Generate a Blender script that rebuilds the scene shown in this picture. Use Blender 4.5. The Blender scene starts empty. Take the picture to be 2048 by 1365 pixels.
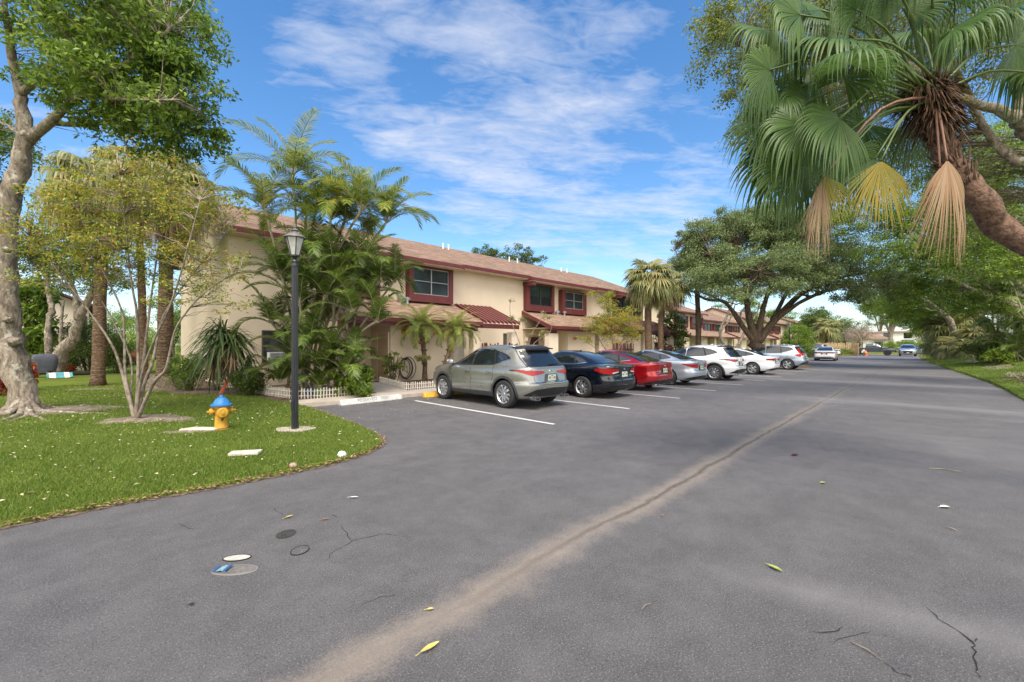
import bpy, bmesh, math, random
import numpy as np
from mathutils import Vector, Matrix
from mathutils.bvhtree import BVHTree
scene = bpy.context.scene
R = math.radians
H = 1.65
# ---------------------------------------------------------------- camera
cd = bpy.data.cameras.new("camera"); cam = bpy.data.objects.new("camera", cd)
scene.collection.objects.link(cam); scene.camera = cam
cd.sensor_width = 36.0; cd.lens = 14.96; cd.shift_y = 0.0037
cd.clip_start = 0.05; cd.clip_end = 3000
cam.location = (0, 0, H); cam.rotation_euler = (R(90), 0, R(-45))
# ---------------------------------------------------------------- world
SUN_EL, SUN_AZ = 60.0, 232.0      # azimuth of the sun measured from +X towards +Y
world = bpy.data.worlds.new("World"); scene.world = world; world.use_nodes = True
nt = world.node_tree; N = nt.nodes; Lk = nt.links; N.clear()
def nd(tree, typ, **kw):
    n = tree.nodes.new(typ)
    for k, v in kw.items():
        if k.startswith('i_'):
            n.inputs[int(k[2:])].default_value = v
        else: setattr(n, k, v)
    return n
out = nd(nt, 'ShaderNodeOutputWorld'); bg = nd(nt, 'ShaderNodeBackground'); bg.inputs[1].default_value = 0.10
sky = nd(nt, 'ShaderNodeTexSky', sky_type='NISHITA', sun_disc=False)
sky.sun_elevation = R(SUN_EL); sky.sun_rotation = R(90 - SUN_AZ); sky.air_density = 1.0; sky.dust_density = 0.3; sky.ozone_density = 2.2
hsv = nd(nt, 'ShaderNodeHueSaturation'); hsv.inputs[1].default_value = 1.24; hsv.inputs[2].default_value = 1.08
Lk.new(sky.outputs[0], hsv.inputs[4])
tc = nd(nt, 'ShaderNodeTexCoord'); sp = nd(nt, 'ShaderNodeSeparateXYZ'); Lk.new(tc.outputs[0], sp.inputs[0])
def wm(op, a, b=None, clamp=False):
    n = nd(nt, 'ShaderNodeMath', operation=op); n.use_clamp = clamp
    for i, v in enumerate((a, b)):
        if v is None: continue
        if isinstance(v, (int, float)): n.inputs[i].default_value = v
        else: Lk.new(v, n.inputs[i])
    return n.outputs[0]
zz = wm('ADD', wm('MAXIMUM', sp.outputs[2], 0.0), 0.10)
cmb = nd(nt, 'ShaderNodeCombineXYZ'); Lk.new(wm('DIVIDE', sp.outputs[0], zz), cmb.inputs[0]); Lk.new(wm('DIVIDE', sp.outputs[1], zz), cmb.inputs[1])
mp0 = nd(nt, 'ShaderNodeMapping'); mp0.inputs['Rotation'].default_value = (0, 0, R(38)); Lk.new(cmb.outputs[0], mp0.inputs[0])
mp = nd(nt, 'ShaderNodeMapping'); mp.inputs['Scale'].default_value = (.95, 1.9, 1.0); Lk.new(mp0.outputs[0], mp.inputs[0])
nz = nd(nt, 'ShaderNodeTexNoise'); nz.inputs['Scale'].default_value = 2.1; nz.inputs['Detail'].default_value = 9; nz.inputs['Roughness'].default_value = 0.58; nz.inputs['Distortion'].default_value = 0.35; Lk.new(mp.outputs[0], nz.inputs['Vector'])
nz2 = nd(nt, 'ShaderNodeTexNoise'); nz2.inputs['Scale'].default_value = 9.0; nz2.inputs['Detail'].default_value = 6; nz2.inputs['Roughness'].default_value = 0.6; nz2.inputs['Distortion'].default_value = 1.0; Lk.new(mp.outputs[0], nz2.inputs['Vector'])
def dirv(px, py):
    r = (px - 1024) / 851; v = (690 - py) / 851
    return Vector((.70711 * (1 + r), .70711 * (1 - r), v)).normalized()
masks = []
for px, py, w, k in ((1020, 60, 13, 1.0), (880, 200, 11, 1.05), (1040, 235, 9, .7), (1230, 95, 8, .5), (1180, 415, 9, 1.0), (1360, 425, 8, 1.0), (1010, 435, 6, .7), (1050, 300, 5, .6), (880, 290, 5, .7), (620, 35, 4.0, 1.0), (742, 15, 3.0, .8), (150, 330, 15, .5), (1440, 300, 8, .3), (150, 600, 10, .8)):
    d = dirv(px, py)
    vm = nd(nt, 'ShaderNodeVectorMath', operation='DISTANCE'); Lk.new(tc.outputs[0], vm.inputs[0]); vm.inputs[1].default_value = d
    g = wm('MULTIPLY', wm('SUBTRACT', 1.0, wm('DIVIDE', vm.outputs['Value'], 2 * math.sin(R(w))), True), k)
    masks.append(g)
m = masks[0]
for g in masks[1:]: m = wm('ADD', m, wm('MULTIPLY', g, wm('SUBTRACT', 1.0, m, True)))
dens = wm('ADD', wm('MULTIPLY', wm('SUBTRACT', nz.outputs[0], .5), 2.3), wm('MULTIPLY', wm('SUBTRACT', nz2.outputs[0], .5), .75))
dens = wm('SUBTRACT', wm('ADD', dens, wm('MULTIPLY', m, .95)), .60)
dens = wm('MULTIPLY', dens, 1.0, True)
dens = wm('MULTIPLY', dens, 0.92)
haze_h = wm('POWER', wm('SUBTRACT', 1.0, wm('MAXIMUM', sp.outputs[2], 0.0), True), 9.0)
mix0 = nd(nt, 'ShaderNodeMix', data_type='RGBA'); Lk.new(wm('MULTIPLY', haze_h, 0.45), mix0.inputs[0]); Lk.new(hsv.outputs[0], mix0.inputs[6]); mix0.inputs[7].default_value = (2.7, 3.6, 4.5, 1)
mix = nd(nt, 'ShaderNodeMix', data_type='RGBA'); Lk.new(dens, mix.inputs[0]); Lk.new(mix0.outputs[2], mix.inputs[6]); mix.inputs[7].default_value = (4.0, 4.15, 4.6, 1)
# added, out of view: broad bright cloud bank behind the photographer for soft fill
vmb = nd(nt, 'ShaderNodeVectorMath', operation='DOT_PRODUCT'); Lk.new(tc.outputs[0], vmb.inputs[0]); vmb.inputs[1].default_value = Vector((-.74, -.58, .34)).normalized()
bank = wm('MULTIPLY', wm('ADD', vmb.outputs['Value'], wm('MULTIPLY', wm('SUBTRACT', nz.outputs[0], .5), .5)), 1.0); bank = wm('MULTIPLY', wm('SUBTRACT', bank, .12), 2.2, True); bank = wm('MULTIPLY', bank, wm('MULTIPLY', wm('ADD', sp.outputs[2], .02), 12.0, True))
mixb = nd(nt, 'ShaderNodeMix', data_type='RGBA'); Lk.new(bank, mixb.inputs[0]); Lk.new(mix.outputs[2], mixb.inputs[6]); mixb.inputs[7].default_value = (11.5, 11.0, 10.4, 1)
Lk.new(mixb.outputs[2], bg.inputs[0]); Lk.new(bg.outputs[0], out.inputs[0])
# ---------------------------------------------------------------- sun
sd = bpy.data.lights.new("sun", 'SUN'); sun = bpy.data.objects.new("sun", sd); scene.collection.objects.link(sun)
sd.energy = 2.0; sd.angle = R(28); sd.color = (1.0, 0.93, 0.82)
sv = Vector((math.cos(R(SUN_AZ)) * math.cos(R(SUN_EL)), math.sin(R(SUN_AZ)) * math.cos(R(SUN_EL)), math.sin(R(SUN_EL))))
sun.rotation_euler = sv.to_track_quat('Z', 'Y').to_euler(); sun.location = (-20, -30, 60)
scene.view_settings.view_transform = 'Standard'; scene.view_settings.look = 'None'
scene.view_settings.exposure = 1.16; scene.view_settings.gamma = 1.0; scene.view_settings.use_curve_mapping = False
scene.render.engine = 'CYCLES'

# ---------------------------------------------------------------- helpers
col = scene.collection
def at(px, py, d):
    """a point of the place, given where it is seen and how many metres ahead it stands"""
    r = (px - 1024) / 851 * d
    return Vector(((d + r) * .70711, (d - r) * .70711, H + (690 - py) / 851 * d))
def gp(px, py):
    p = at(px, py, H * 851 / (py - 690)); p.z = 0; return p
def tag(o, label=None, cat=None, group=None, kind=None):
    if label: o['label'] = label
    if cat: o['category'] = cat
    if group: o['group'] = group
    if kind: o['kind'] = kind
    return o
def thing(name, label, cat, loc=(0, 0, 0), rotz=0, group=None):
    o = bpy.data.objects.new(name, None); col.objects.link(o)
    o.location = loc; o.rotation_euler = (0, 0, rotz); o.empty_display_size = .2
    return tag(o, label, cat, group)
def link(name, me, parent=None, loc=None, world=False):
    o = bpy.data.objects.new(name, me); col.objects.link(o)
    if parent is not None:
        o.parent = parent
        if world:      # mesh is given in world coordinates
            o.matrix_parent_inverse = (Matrix.Translation(parent.location) @ parent.rotation_euler.to_matrix().to_4x4()).inverted()
    if loc is not None: o.location = loc
    return o
def copy_tree(o, parent=None):
    c = o.copy(); col.objects.link(c)
    if parent is not None: c.parent = parent
    for ch in [x for x in bpy.data.objects if x.parent == o and x != c]: copy_tree(ch, c)
    return c
class MB:
    """collects polygons of several shapes into ONE mesh"""
    def __init__(s): s.v = []; s.f = []; s.m = []
    def add(s, vs, fs, mi=0):
        b = len(s.v); s.v.extend([tuple(v) for v in vs]); s.f.extend([tuple(b + i for i in f) for f in fs]); s.m.extend([mi] * len(fs)); return s
    def box(s, x0, x1, y0, y1, z0, z1, mi=0, M=None):
        vs = [Vector((x, y, z)) for x in (x0, x1) for y in (y0, y1) for z in (z0, z1)]
        if M is not None: vs = [M @ v for v in vs]
        return s.add(vs, [(0, 1, 3, 2), (4, 6, 7, 5), (0, 4, 5, 1), (2, 3, 7, 6), (0, 2, 6, 4), (1, 5, 7, 3)], mi)
    def prism(s, poly, z0, z1, mi=0, M=None):
        n = len(poly); vs = [Vector((p[0], p[1], z0)) for p in poly] + [Vector((p[0], p[1], z1)) for p in poly]
        if M is not None: vs = [M @ v for v in vs]
        return s.add(vs, [tuple(range(n))[::-1], tuple(range(n, 2 * n))] + [(i, (i + 1) % n, n + (i + 1) % n, n + i) for i in range(n)], mi)
    def tube(s, pts, rad, k=6, mi=0, cap=True):
        pts = [Vector(p) for p in pts]; n = len(pts)
        if isinstance(rad, (int, float)): rad = [rad] * n
        vs = []; up = Vector((0.13, 0.21, 1)).normalized()
        for i, p in enumerate(pts):
            t = (pts[min(i + 1, n - 1)] - pts[max(i - 1, 0)]).normalized()
            a = t.cross(up)
            if a.length < .05: a = t.cross(Vector((1, 0, 0)))
            a.normalize(); b = t.cross(a)
            for j in range(k):
                w = 2 * math.pi * j / k; vs.append(p + (a * math.cos(w) + b * math.sin(w)) * rad[i])
        fs = [(i * k + j, i * k + (j + 1) % k, (i + 1) * k + (j + 1) % k, (i + 1) * k + j) for i in range(n - 1) for j in range(k)]
        if cap: fs += [tuple(range(k))[::-1], tuple(range((n - 1) * k, n * k))]
        return s.add(vs, fs, mi)
    def lathe(s, prof, k=24, mi=0, M=None, cap=True):
        """prof: list of (radius, z)"""
        vs = []
        for r, z in prof:
            for j in range(k):
                a = 2 * math.pi * j / k; vs.append(Vector((r * math.cos(a), r * math.sin(a), z)))
        if M is not None: vs = [M @ v for v in vs]
        n = len(prof)
        fs = [(i * k + j, i * k + (j + 1) % k, (i + 1) * k + (j + 1) % k, (i + 1) * k + j) for i in range(n - 1) for j in range(k)]
        if cap: fs += [tuple(range(k))[::-1], tuple(range((n - 1) * k, n * k))]
        return s.add(vs, fs, mi)
    def mesh(s, name, mats, smooth=False, ang=None):
        me = bpy.data.meshes.new(name); me.from_pydata(s.v, [], s.f)
        if not isinstance(mats, (list, tuple)): mats = [mats]
        for m_ in mats: me.materials.append(m_)
        if len(mats) > 1: me.polygons.foreach_set('material_index', s.m)
        if smooth:
            me.polygons.foreach_set('use_smooth', [True] * len(me.polygons))
            if ang: me.set_sharp_from_angle(angle=R(ang))
        me.update(); return me
    def build(s, name, mats, parent=None, smooth=False, ang=None, world=False, bevel=0):
        o = link(name, s.mesh(name, mats, smooth, ang), parent, world=world)
        if bevel:
            b = o.modifiers.new('bevel', 'BEVEL'); b.width = bevel; b.segments = 2; b.limit_method = 'ANGLE'
        return o
class Fol:
    """collects many quads quickly (leaves, fronds, blades)"""
    def __init__(s): s.V = []; s.F = []; s.n = 0
    def add(s, V, F):
        V = np.asarray(V, dtype=np.float32).reshape(-1, 3); F = np.asarray(F, dtype=np.int32).reshape(-1, 4)
        s.V.append(V); s.F.append(F + s.n); s.n += len(V)
    def mesh(s, name, mats, smooth=False):
        V = np.concatenate(s.V); F = np.concatenate(s.F); me = bpy.data.meshes.new(name)
        me.vertices.add(len(V)); me.vertices.foreach_set('co', V.ravel())
        me.loops.add(F.size); me.loops.foreach_set('vertex_index', F.ravel())
        me.polygons.add(len(F)); me.polygons.foreach_set('loop_start', np.arange(0, F.size, 4, dtype=np.int32)); me.polygons.foreach_set('loop_total', np.full(len(F), 4, dtype=np.int32))
        if not isinstance(mats, (list, tuple)): mats = [mats]
        for m_ in mats: me.materials.append(m_)
        if smooth: me.polygons.foreach_set('use_smooth', np.ones(len(F), dtype=bool))
        me.update(calc_edges=True); me.validate(); return me
    def build(s, name, mats, parent=None, smooth=False, world=False):
        return link(name, s.mesh(name, mats, smooth), parent, world=world)
def nrm(a): return a / np.maximum(np.linalg.norm(a, axis=-1, keepdims=True), 1e-9)
def leaves(fol, C, D, L, W, rng, up=0.6):
    """diamond leaves: centres C, directions D, length L, width W"""
    n = len(C); D = nrm(D); Nn = nrm(rng.normal(size=(n, 3)) * .7 + np.array([0, 0, up])); S = nrm(np.cross(D, Nn))
    Nn = np.cross(S, D)
    L = (np.asarray(L) * (0.7 + .6 * rng.random(n)))[:, None]; W = L * W
    V = np.stack([C - D * L * .5, C - S * W * .5 + Nn * W * .18, C + D * L * .5 - np.array([0, 0, 1.]) * L * .12, C + S * W * .5 + Nn * W * .18], axis=1)
    fol.add(V, np.arange(n * 4).reshape(n, 4))
def frond(fol, stem, o, az, el, L, droop, n=36, ll=.45, w=.028, rng=None, vee=.3, r=.014, bare=.12, drp=.35):
    """feather palm frond"""
    m_ = 14; t = np.linspace(0, 1, m_); e = el - droop * t ** 1.4; h = np.array([math.cos(az), math.sin(az), 0.])
    d = np.cos(e)[:, None] * h + np.sin(e)[:, None] * np.array([0, 0, 1.])
    P = np.array(o)[None] + np.vstack([np.zeros(3), np.cumsum(d[:-1] * L / (m_ - 1), axis=0)])
    if stem is not None: stem.tube([P[i] for i in range(0, m_, 2)] + [P[-1]], [r * (1 - .85 * i / 7) for i in range(8)], 4, cap=False)
    tl = np.linspace(bare, .985, n); tl = np.repeat(tl, 2); sg = np.tile([1., -1.], n)
    idx = tl * (m_ - 1); i0 = np.floor(idx).astype(int); fr = (idx - i0)[:, None]
    B = P[i0] * (1 - fr) + P[np.minimum(i0 + 1, m_ - 1)] * fr; T = nrm(d[i0])
    S0 = np.array([-math.sin(az), math.cos(az), 0.]); S = S0[None] * sg[:, None]; U = nrm(np.cross(T, S) * sg[:, None])
    U = np.where(U[:, 2:3] < 0, -U, U)
    fwd = (.35 + .75 * tl)[:, None]
    dl = nrm(T * fwd + S * (1.0 - .25 * tl[:, None]) + U * vee + (rng.normal(size=(len(tl), 3)) * .07))
    lf = (ll * np.sin(np.pi * (.14 + .80 * tl)) ** .55 * (.9 + .2 * rng.random(len(tl))))[:, None]
    dn = np.array([0, 0, -1.])
    M1 = B + dl * lf * .5 + dn * lf * drp * .15; M2 = B + dl * lf * .97 + dn * lf * drp * .85
    wv = nrm(T - dl * np.sum(T * dl, axis=1, keepdims=True)) * w * .5
    V = np.stack([B - wv * .6, B + wv * .6, M1 + wv, M1 - wv, M2 + wv * .12, M2 - wv * .12], axis=1); k = len(tl)
    base = (np.arange(k) * 6)[:, None]
    F = np.concatenate([base + np.array([[0, 1, 2, 3]]), base + np.array([[3, 2, 4, 5]])])
    fol.add(V, F)
def fan(fol, o, F_, Up, Rr, n=36, spread=2.5, droop=.4, split=.5, rng=None, sec=7, wid=1.0, curl=0.0):
    """fan palm blade: o = hastula, F_ = forward direction, Up = blade normal"""
    o = np.array(o, float); F_ = nrm(np.array(F_, float)); Up = np.array(Up, float); S = nrm(np.cross(F_, Up)); Up = np.cross(S, F_)
    a = np.linspace(-spread, spread, n) + rng.normal(size=n) * .012; da = 2 * spread / (n - 1)
    t = np.linspace(0.02, 1, sec); Rl = Rr * (1 - .28 * (np.abs(a) / spread) ** 2) * (.93 + .14 * rng.random(n))
    D = np.cos(a)[:, None] * F_ + np.sin(a)[:, None] * S; Wd = -np.sin(a)[:, None] * F_ + np.cos(a)[:, None] * S
    rr = Rl[:, None] * t[None, :]
    hw = np.where(t[None, :] <= split, rr * da * .53, Rl[:, None] * split * da * .53 * np.clip((1 - t[None, :]) / (1 - split), .03, 1) ** .8) * wid
    x = np.clip((t - split * .8) / (1 - split * .8), 0, 1)[None, :]; kd = np.clip(droop * (1.1 + .9 * rng.random((n, 1))), 0, 1.25); s_ = Rl[:, None] * np.clip(t - split * .8, 0, 1)[None, :]
    dz = -kd * s_ * x ** .8 * 1.05 - .10 * droop * rr
    cup = -curl * rr * (t[None, :]) * (np.abs(np.sin(a))[:, None])
    C = o + D[:, None, :] * (rr - s_ * np.clip(.62 * kd * x ** .9, 0, .9))[..., None] + np.array([0, 0, 1.]) * dz[..., None] + Up * cup[..., None]
    C = C + Wd[:, None, :] * (rng.normal(size=(n, 1)) * .04 * Rr * x ** 1.5)[..., None]
    ple = (hw * .55)[..., None] * Up
    Lf = C - Wd[:, None, :] * hw[..., None] - ple * .5; Rt = C + Wd[:, None, :] * hw[..., None] - ple * .5; Md = C + ple * .5
    V = np.stack([Lf, Md, Rt], axis=2); idx = np.arange(n * sec * 3).reshape(n, sec, 3)
    q1 = np.stack([idx[:, :-1, 0], idx[:, :-1, 1], idx[:, 1:, 1], idx[:, 1:, 0]], axis=-1); q2 = np.stack([idx[:, :-1, 1], idx[:, :-1, 2], idx[:, 1:, 2], idx[:, 1:, 1]], axis=-1)
    fol.add(V, np.concatenate([q1.reshape(-1, 4), q2.reshape(-1, 4)]))
# ---------------------------------------------------------------- materials
def base_mat(name):
    m_ = bpy.data.materials.new(name); m_.use_nodes = True; t = m_.node_tree; b = t.nodes['Principled BSDF']; return m_, t, b
def mat(name, c, rough=.6, metal=0., var=.12, vs=3., bump=0., bs=60., spec=.5, coat=0., c2=None, obj=True, dirt=0.):
    m_, t, b = base_mat(name); b.inputs['Roughness'].default_value = rough; b.inputs['Metallic'].default_value = metal
    b.inputs['Specular IOR Level'].default_value = spec
    if coat: b.inputs['Coat Weight'].default_value = coat; b.inputs['Coat Roughness'].default_value = .04
    tcn = nd(t, 'ShaderNodeTexCoord')
    if var or c2:
        n = nd(t, 'ShaderNodeTexNoise'); n.inputs['Scale'].default_value = vs; n.inputs['Detail'].default_value = 6; n.inputs['Roughness'].default_value = .65
        t.links.new(tcn.outputs['Object'], n.inputs['Vector'])
        rp = nd(t, 'ShaderNodeValToRGB'); rp.color_ramp.elements[0].position = .35; rp.color_ramp.elements[1].position = .65
        a = [x * (1 - var) for x in c]; z = list(c2) if c2 else [min(1, x * (1 + var)) for x in c]
        rp.color_ramp.elements[0].color = (*a, 1); rp.color_ramp.elements[1].color = (*z, 1)
        t.links.new(n.outputs[0], rp.inputs[0]); t.links.new(rp.outputs[0], b.inputs['Base Color'])
    else: b.inputs['Base Color'].default_value = (*c, 1)
    if bump:
        n2 = nd(t, 'ShaderNodeTexNoise'); n2.inputs['Scale'].default_value = bs; n2.inputs['Detail'].default_value = 5
        t.links.new(tcn.outputs['Object'], n2.inputs['Vector']); bp = nd(t, 'ShaderNodeBump'); bp.inputs['Strength'].default_value = bump; bp.inputs['Distance'].default_value = .02
        t.links.new(n2.outputs[0], bp.inputs['Height']); t.links.new(bp.outputs[0], b.inputs['Normal'])
    return m_
def leafmat(name, cols, trans=.35, rough=.45, big=0.5, rnd=.55):
    m_, t, b = base_mat(name); b.inputs['Roughness'].default_value = rough; b.inputs['Specular IOR Level'].default_value = .35
    g = nd(t, 'ShaderNodeNewGeometry'); tcn = nd(t, 'ShaderNodeTexCoord'); n = nd(t, 'ShaderNodeTexNoise'); n.inputs['Scale'].default_value = big; n.inputs['Detail'].default_value = 3
    t.links.new(tcn.outputs['Object'], n.inputs['Vector'])
    mx = nd(t, 'ShaderNodeMath', operation='ADD'); a = nd(t, 'ShaderNodeMath', operation='MULTIPLY'); a.inputs[1].default_value = rnd; t.links.new(g.outputs['Random Per Island'], a.inputs[0])
    a2 = nd(t, 'ShaderNodeMath', operation='MULTIPLY'); a2.inputs[1].default_value = 1.05 - rnd; t.links.new(n.outputs[0], a2.inputs[0])
    t.links.new(a.outputs[0], mx.inputs[0]); t.links.new(a2.outputs[0], mx.inputs[1])
    rp = nd(t, 'ShaderNodeValToRGB'); cr = rp.color_ramp
    while len(cr.elements) < len(cols): cr.elements.new(.5)
    for i, c in enumerate(cols): cr.elements[i].position = .12 + .76 * i / max(1, len(cols) - 1); cr.elements[i].color = (*c, 1)
    t.links.new(mx.outputs[0], rp.inputs[0]); t.links.new(rp.outputs[0], b.inputs['Base Color'])
    tr = nd(t, 'ShaderNodeBsdfTranslucent'); hs = nd(t, 'ShaderNodeHueSaturation'); hs.inputs[2].default_value = 1.5; hs.inputs[0].default_value = .49
    t.links.new(rp.outputs[0], hs.inputs[4]); t.links.new(hs.outputs[0], tr.inputs[0]); ms = nd(t, 'ShaderNodeMixShader'); ms.inputs[0].default_value = trans
    t.links.new(b.outputs[0], ms.inputs[1]); t.links.new(tr.outputs[0], ms.inputs[2]); t.links.new(ms.outputs[0], t.nodes['Material Output'].inputs[0]); return m_
def car_paint(name, c, metal=.5, rough=.28):
    m_, t, b = base_mat(name); b.inputs['Base Color'].default_value = (*c, 1); b.inputs['Metallic'].default_value = metal; b.inputs['Roughness'].default_value = rough
    b.inputs['Coat Weight'].default_value = 1.0; b.inputs['Coat Roughness'].default_value = .03
    tcn = nd(t, 'ShaderNodeTexCoord'); n = nd(t, 'ShaderNodeTexNoise'); n.inputs['Scale'].default_value = 3; n.inputs['Detail'].default_value = 8
    t.links.new(tcn.outputs['Object'], n.inputs['Vector']); mr = nd(t, 'ShaderNodeMapRange'); mr.inputs[3].default_value = rough * .85; mr.inputs[4].default_value = rough * 1.35
    t.links.new(n.outputs[0], mr.inputs[0]); t.links.new(mr.outputs[0], b.inputs['Roughness']); return m_
def brickmat(name, c1, c2, c3, w, h, sx='X', sy='Z', offs=.5, bump=.5, rough=.9, mortar=.02, scale=1.0):
    """rows of shingles on a slope: rows run along object X"""
    m_, t, b = base_mat(name); b.inputs['Roughness'].default_value = rough; b.inputs['Specular IOR Level'].default_value = .2
    tcn = nd(t, 'ShaderNodeTexCoord'); s = nd(t, 'ShaderNodeSeparateXYZ'); c = nd(t, 'ShaderNodeCombineXYZ'); t.links.new(tcn.outputs['Object'], s.inputs[0])
    t.links.new(s.outputs[sx], c.inputs[0]); t.links.new(s.outputs[sy], c.inputs[1])
    br = nd(t, 'ShaderNodeTexBrick'); br.offset = offs; br.inputs['Scale'].default_value = 1; br.inputs['Brick Width'].default_value = w; br.inputs['Row Height'].default_value = h
    br.inputs['Mortar Size'].default_value = mortar * h; br.inputs['Mortar Smooth'].default_value = .3; br.inputs['Bias'].default_value = 0
    br.inputs['Color1'].default_value = (*c1, 1); br.inputs['Color2'].default_value = (*c2, 1); br.inputs['Mortar'].default_value = (*[x * .45 for x in c1], 1)
    t.links.new(c.outputs[0], br.inputs['Vector'])
    n = nd(t, 'ShaderNodeTexNoise'); n.inputs['Scale'].default_value = 3.2; n.inputs['Detail'].default_value = 9; n.inputs['Roughness'].default_value = .8; t.links.new(tcn.outputs['Object'], n.inputs['Vector'])
    rp = nd(t, 'ShaderNodeValToRGB'); rp.color_ramp.elements[0].position = .42; rp.color_ramp.elements[1].position = .68; t.links.new(n.outputs[0], rp.inputs[0])
    mx = nd(t, 'ShaderNodeMix', data_type='RGBA'); t.links.new(rp.outputs[0], mx.inputs[0]); t.links.new(br.outputs[0], mx.inputs[6]); mx.inputs[7].default_value = (*c3, 1)
    mx2 = nd(t, 'ShaderNodeMix', data_type='RGBA'); mx2.inputs[0].default_value = .75; t.links.new(br.outputs[0], mx2.inputs[6]); t.links.new(mx.outputs[2], mx2.inputs[7])
    t.links.new(mx2.outputs[2], b.inputs['Base Color'])
    bp = nd(t, 'ShaderNodeBump'); bp.inputs['Strength'].default_value = bump; bp.inputs['Distance'].default_value = .02; bp.invert = True
    n3 = nd(t, 'ShaderNodeTexNoise'); n3.inputs['Scale'].default_value = 40; t.links.new(tcn.outputs['Object'], n3.inputs['Vector']); ad = nd(t, 'ShaderNodeMath', operation='ADD')
    t.links.new(br.outputs['Fac'], ad.inputs[0]); t.links.new(n3.outputs[0], ad.inputs[1]); t.links.new(ad.outputs[0], bp.inputs['Height']); t.links.new(bp.outputs[0], b.inputs['Normal']); return m_
M = {}
M['stucco'] = mat('cream_stucco', (.68, .565, .425), .9, var=.05, vs=.7, bump=.35, bs=45, spec=.2)
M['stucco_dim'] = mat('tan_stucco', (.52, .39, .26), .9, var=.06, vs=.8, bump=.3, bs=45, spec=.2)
M['white_stucco'] = mat('pale_stucco', (.70, .60, .48), .9, var=.05, vs=.7, bump=.3, bs=45, spec=.2)
M['maroon'] = mat('maroon_paint', (.115, .022, .022), .55, var=.18, vs=6, bump=.1, bs=30)
M['maroon_dark'] = mat('old_maroon_paint', (.07, .026, .027), .65, var=.25, vs=6, bump=.15, bs=30)
M['roof'] = brickmat('brown_shingles', (.175, .11, .078), (.32, .21, .15), (.11, .078, .06), .42, .14, 'X', 'Y')
M['roof_low'] = brickmat('worn_brown_shingles', (.20, .13, .09), (.36, .245, .175), (.17, .115, .08), .42, .14, 'X', 'Y')
M['roof_red'] = brickmat('red_brown_shingles', (.13, .065, .052), (.21, .10, .08), (.11, .065, .055), .45, .14, 'X', 'Y')
M['white'] = mat('white_paint', (.78, .77, .73), .5, var=.06, vs=8)
M['offwhite'] = mat('weathered_white_paint', (.72, .66, .57), .7, var=.14, vs=9)
M['concrete'] = mat('pale_concrete', (.42, .36, .30), .9, var=.14, vs=2.2, bump=.25, bs=50)
M['beige_door'] = mat('beige_door_paint', (.56, .42, .27), .55, var=.03)
M['dark'] = mat('near_black_plastic', (.012, .012, .013), .45, var=.1)
M['black_metal'] = mat('black_painted_metal', (.018, .019, .024), .38, var=.3, vs=5, bump=.05, bs=40)
M['grey_metal'] = mat('galvanised_metal', (.45, .46, .48), .35, metal=.8, var=.15)
M['chrome'] = mat('chrome', (.75, .76, .78), .12, metal=1., var=0)
M['alu'] = mat('machined_alloy', (.52, .53, .55), .28, metal=.85, var=.05)
M['rubber'] = mat('tyre_rubber', (.02, .02, .022), .75, var=.2, vs=20, bump=.1, bs=80)
M['clad'] = mat('textured_grey_plastic', (.045, .048, .052), .6, var=.1, vs=10)
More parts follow.
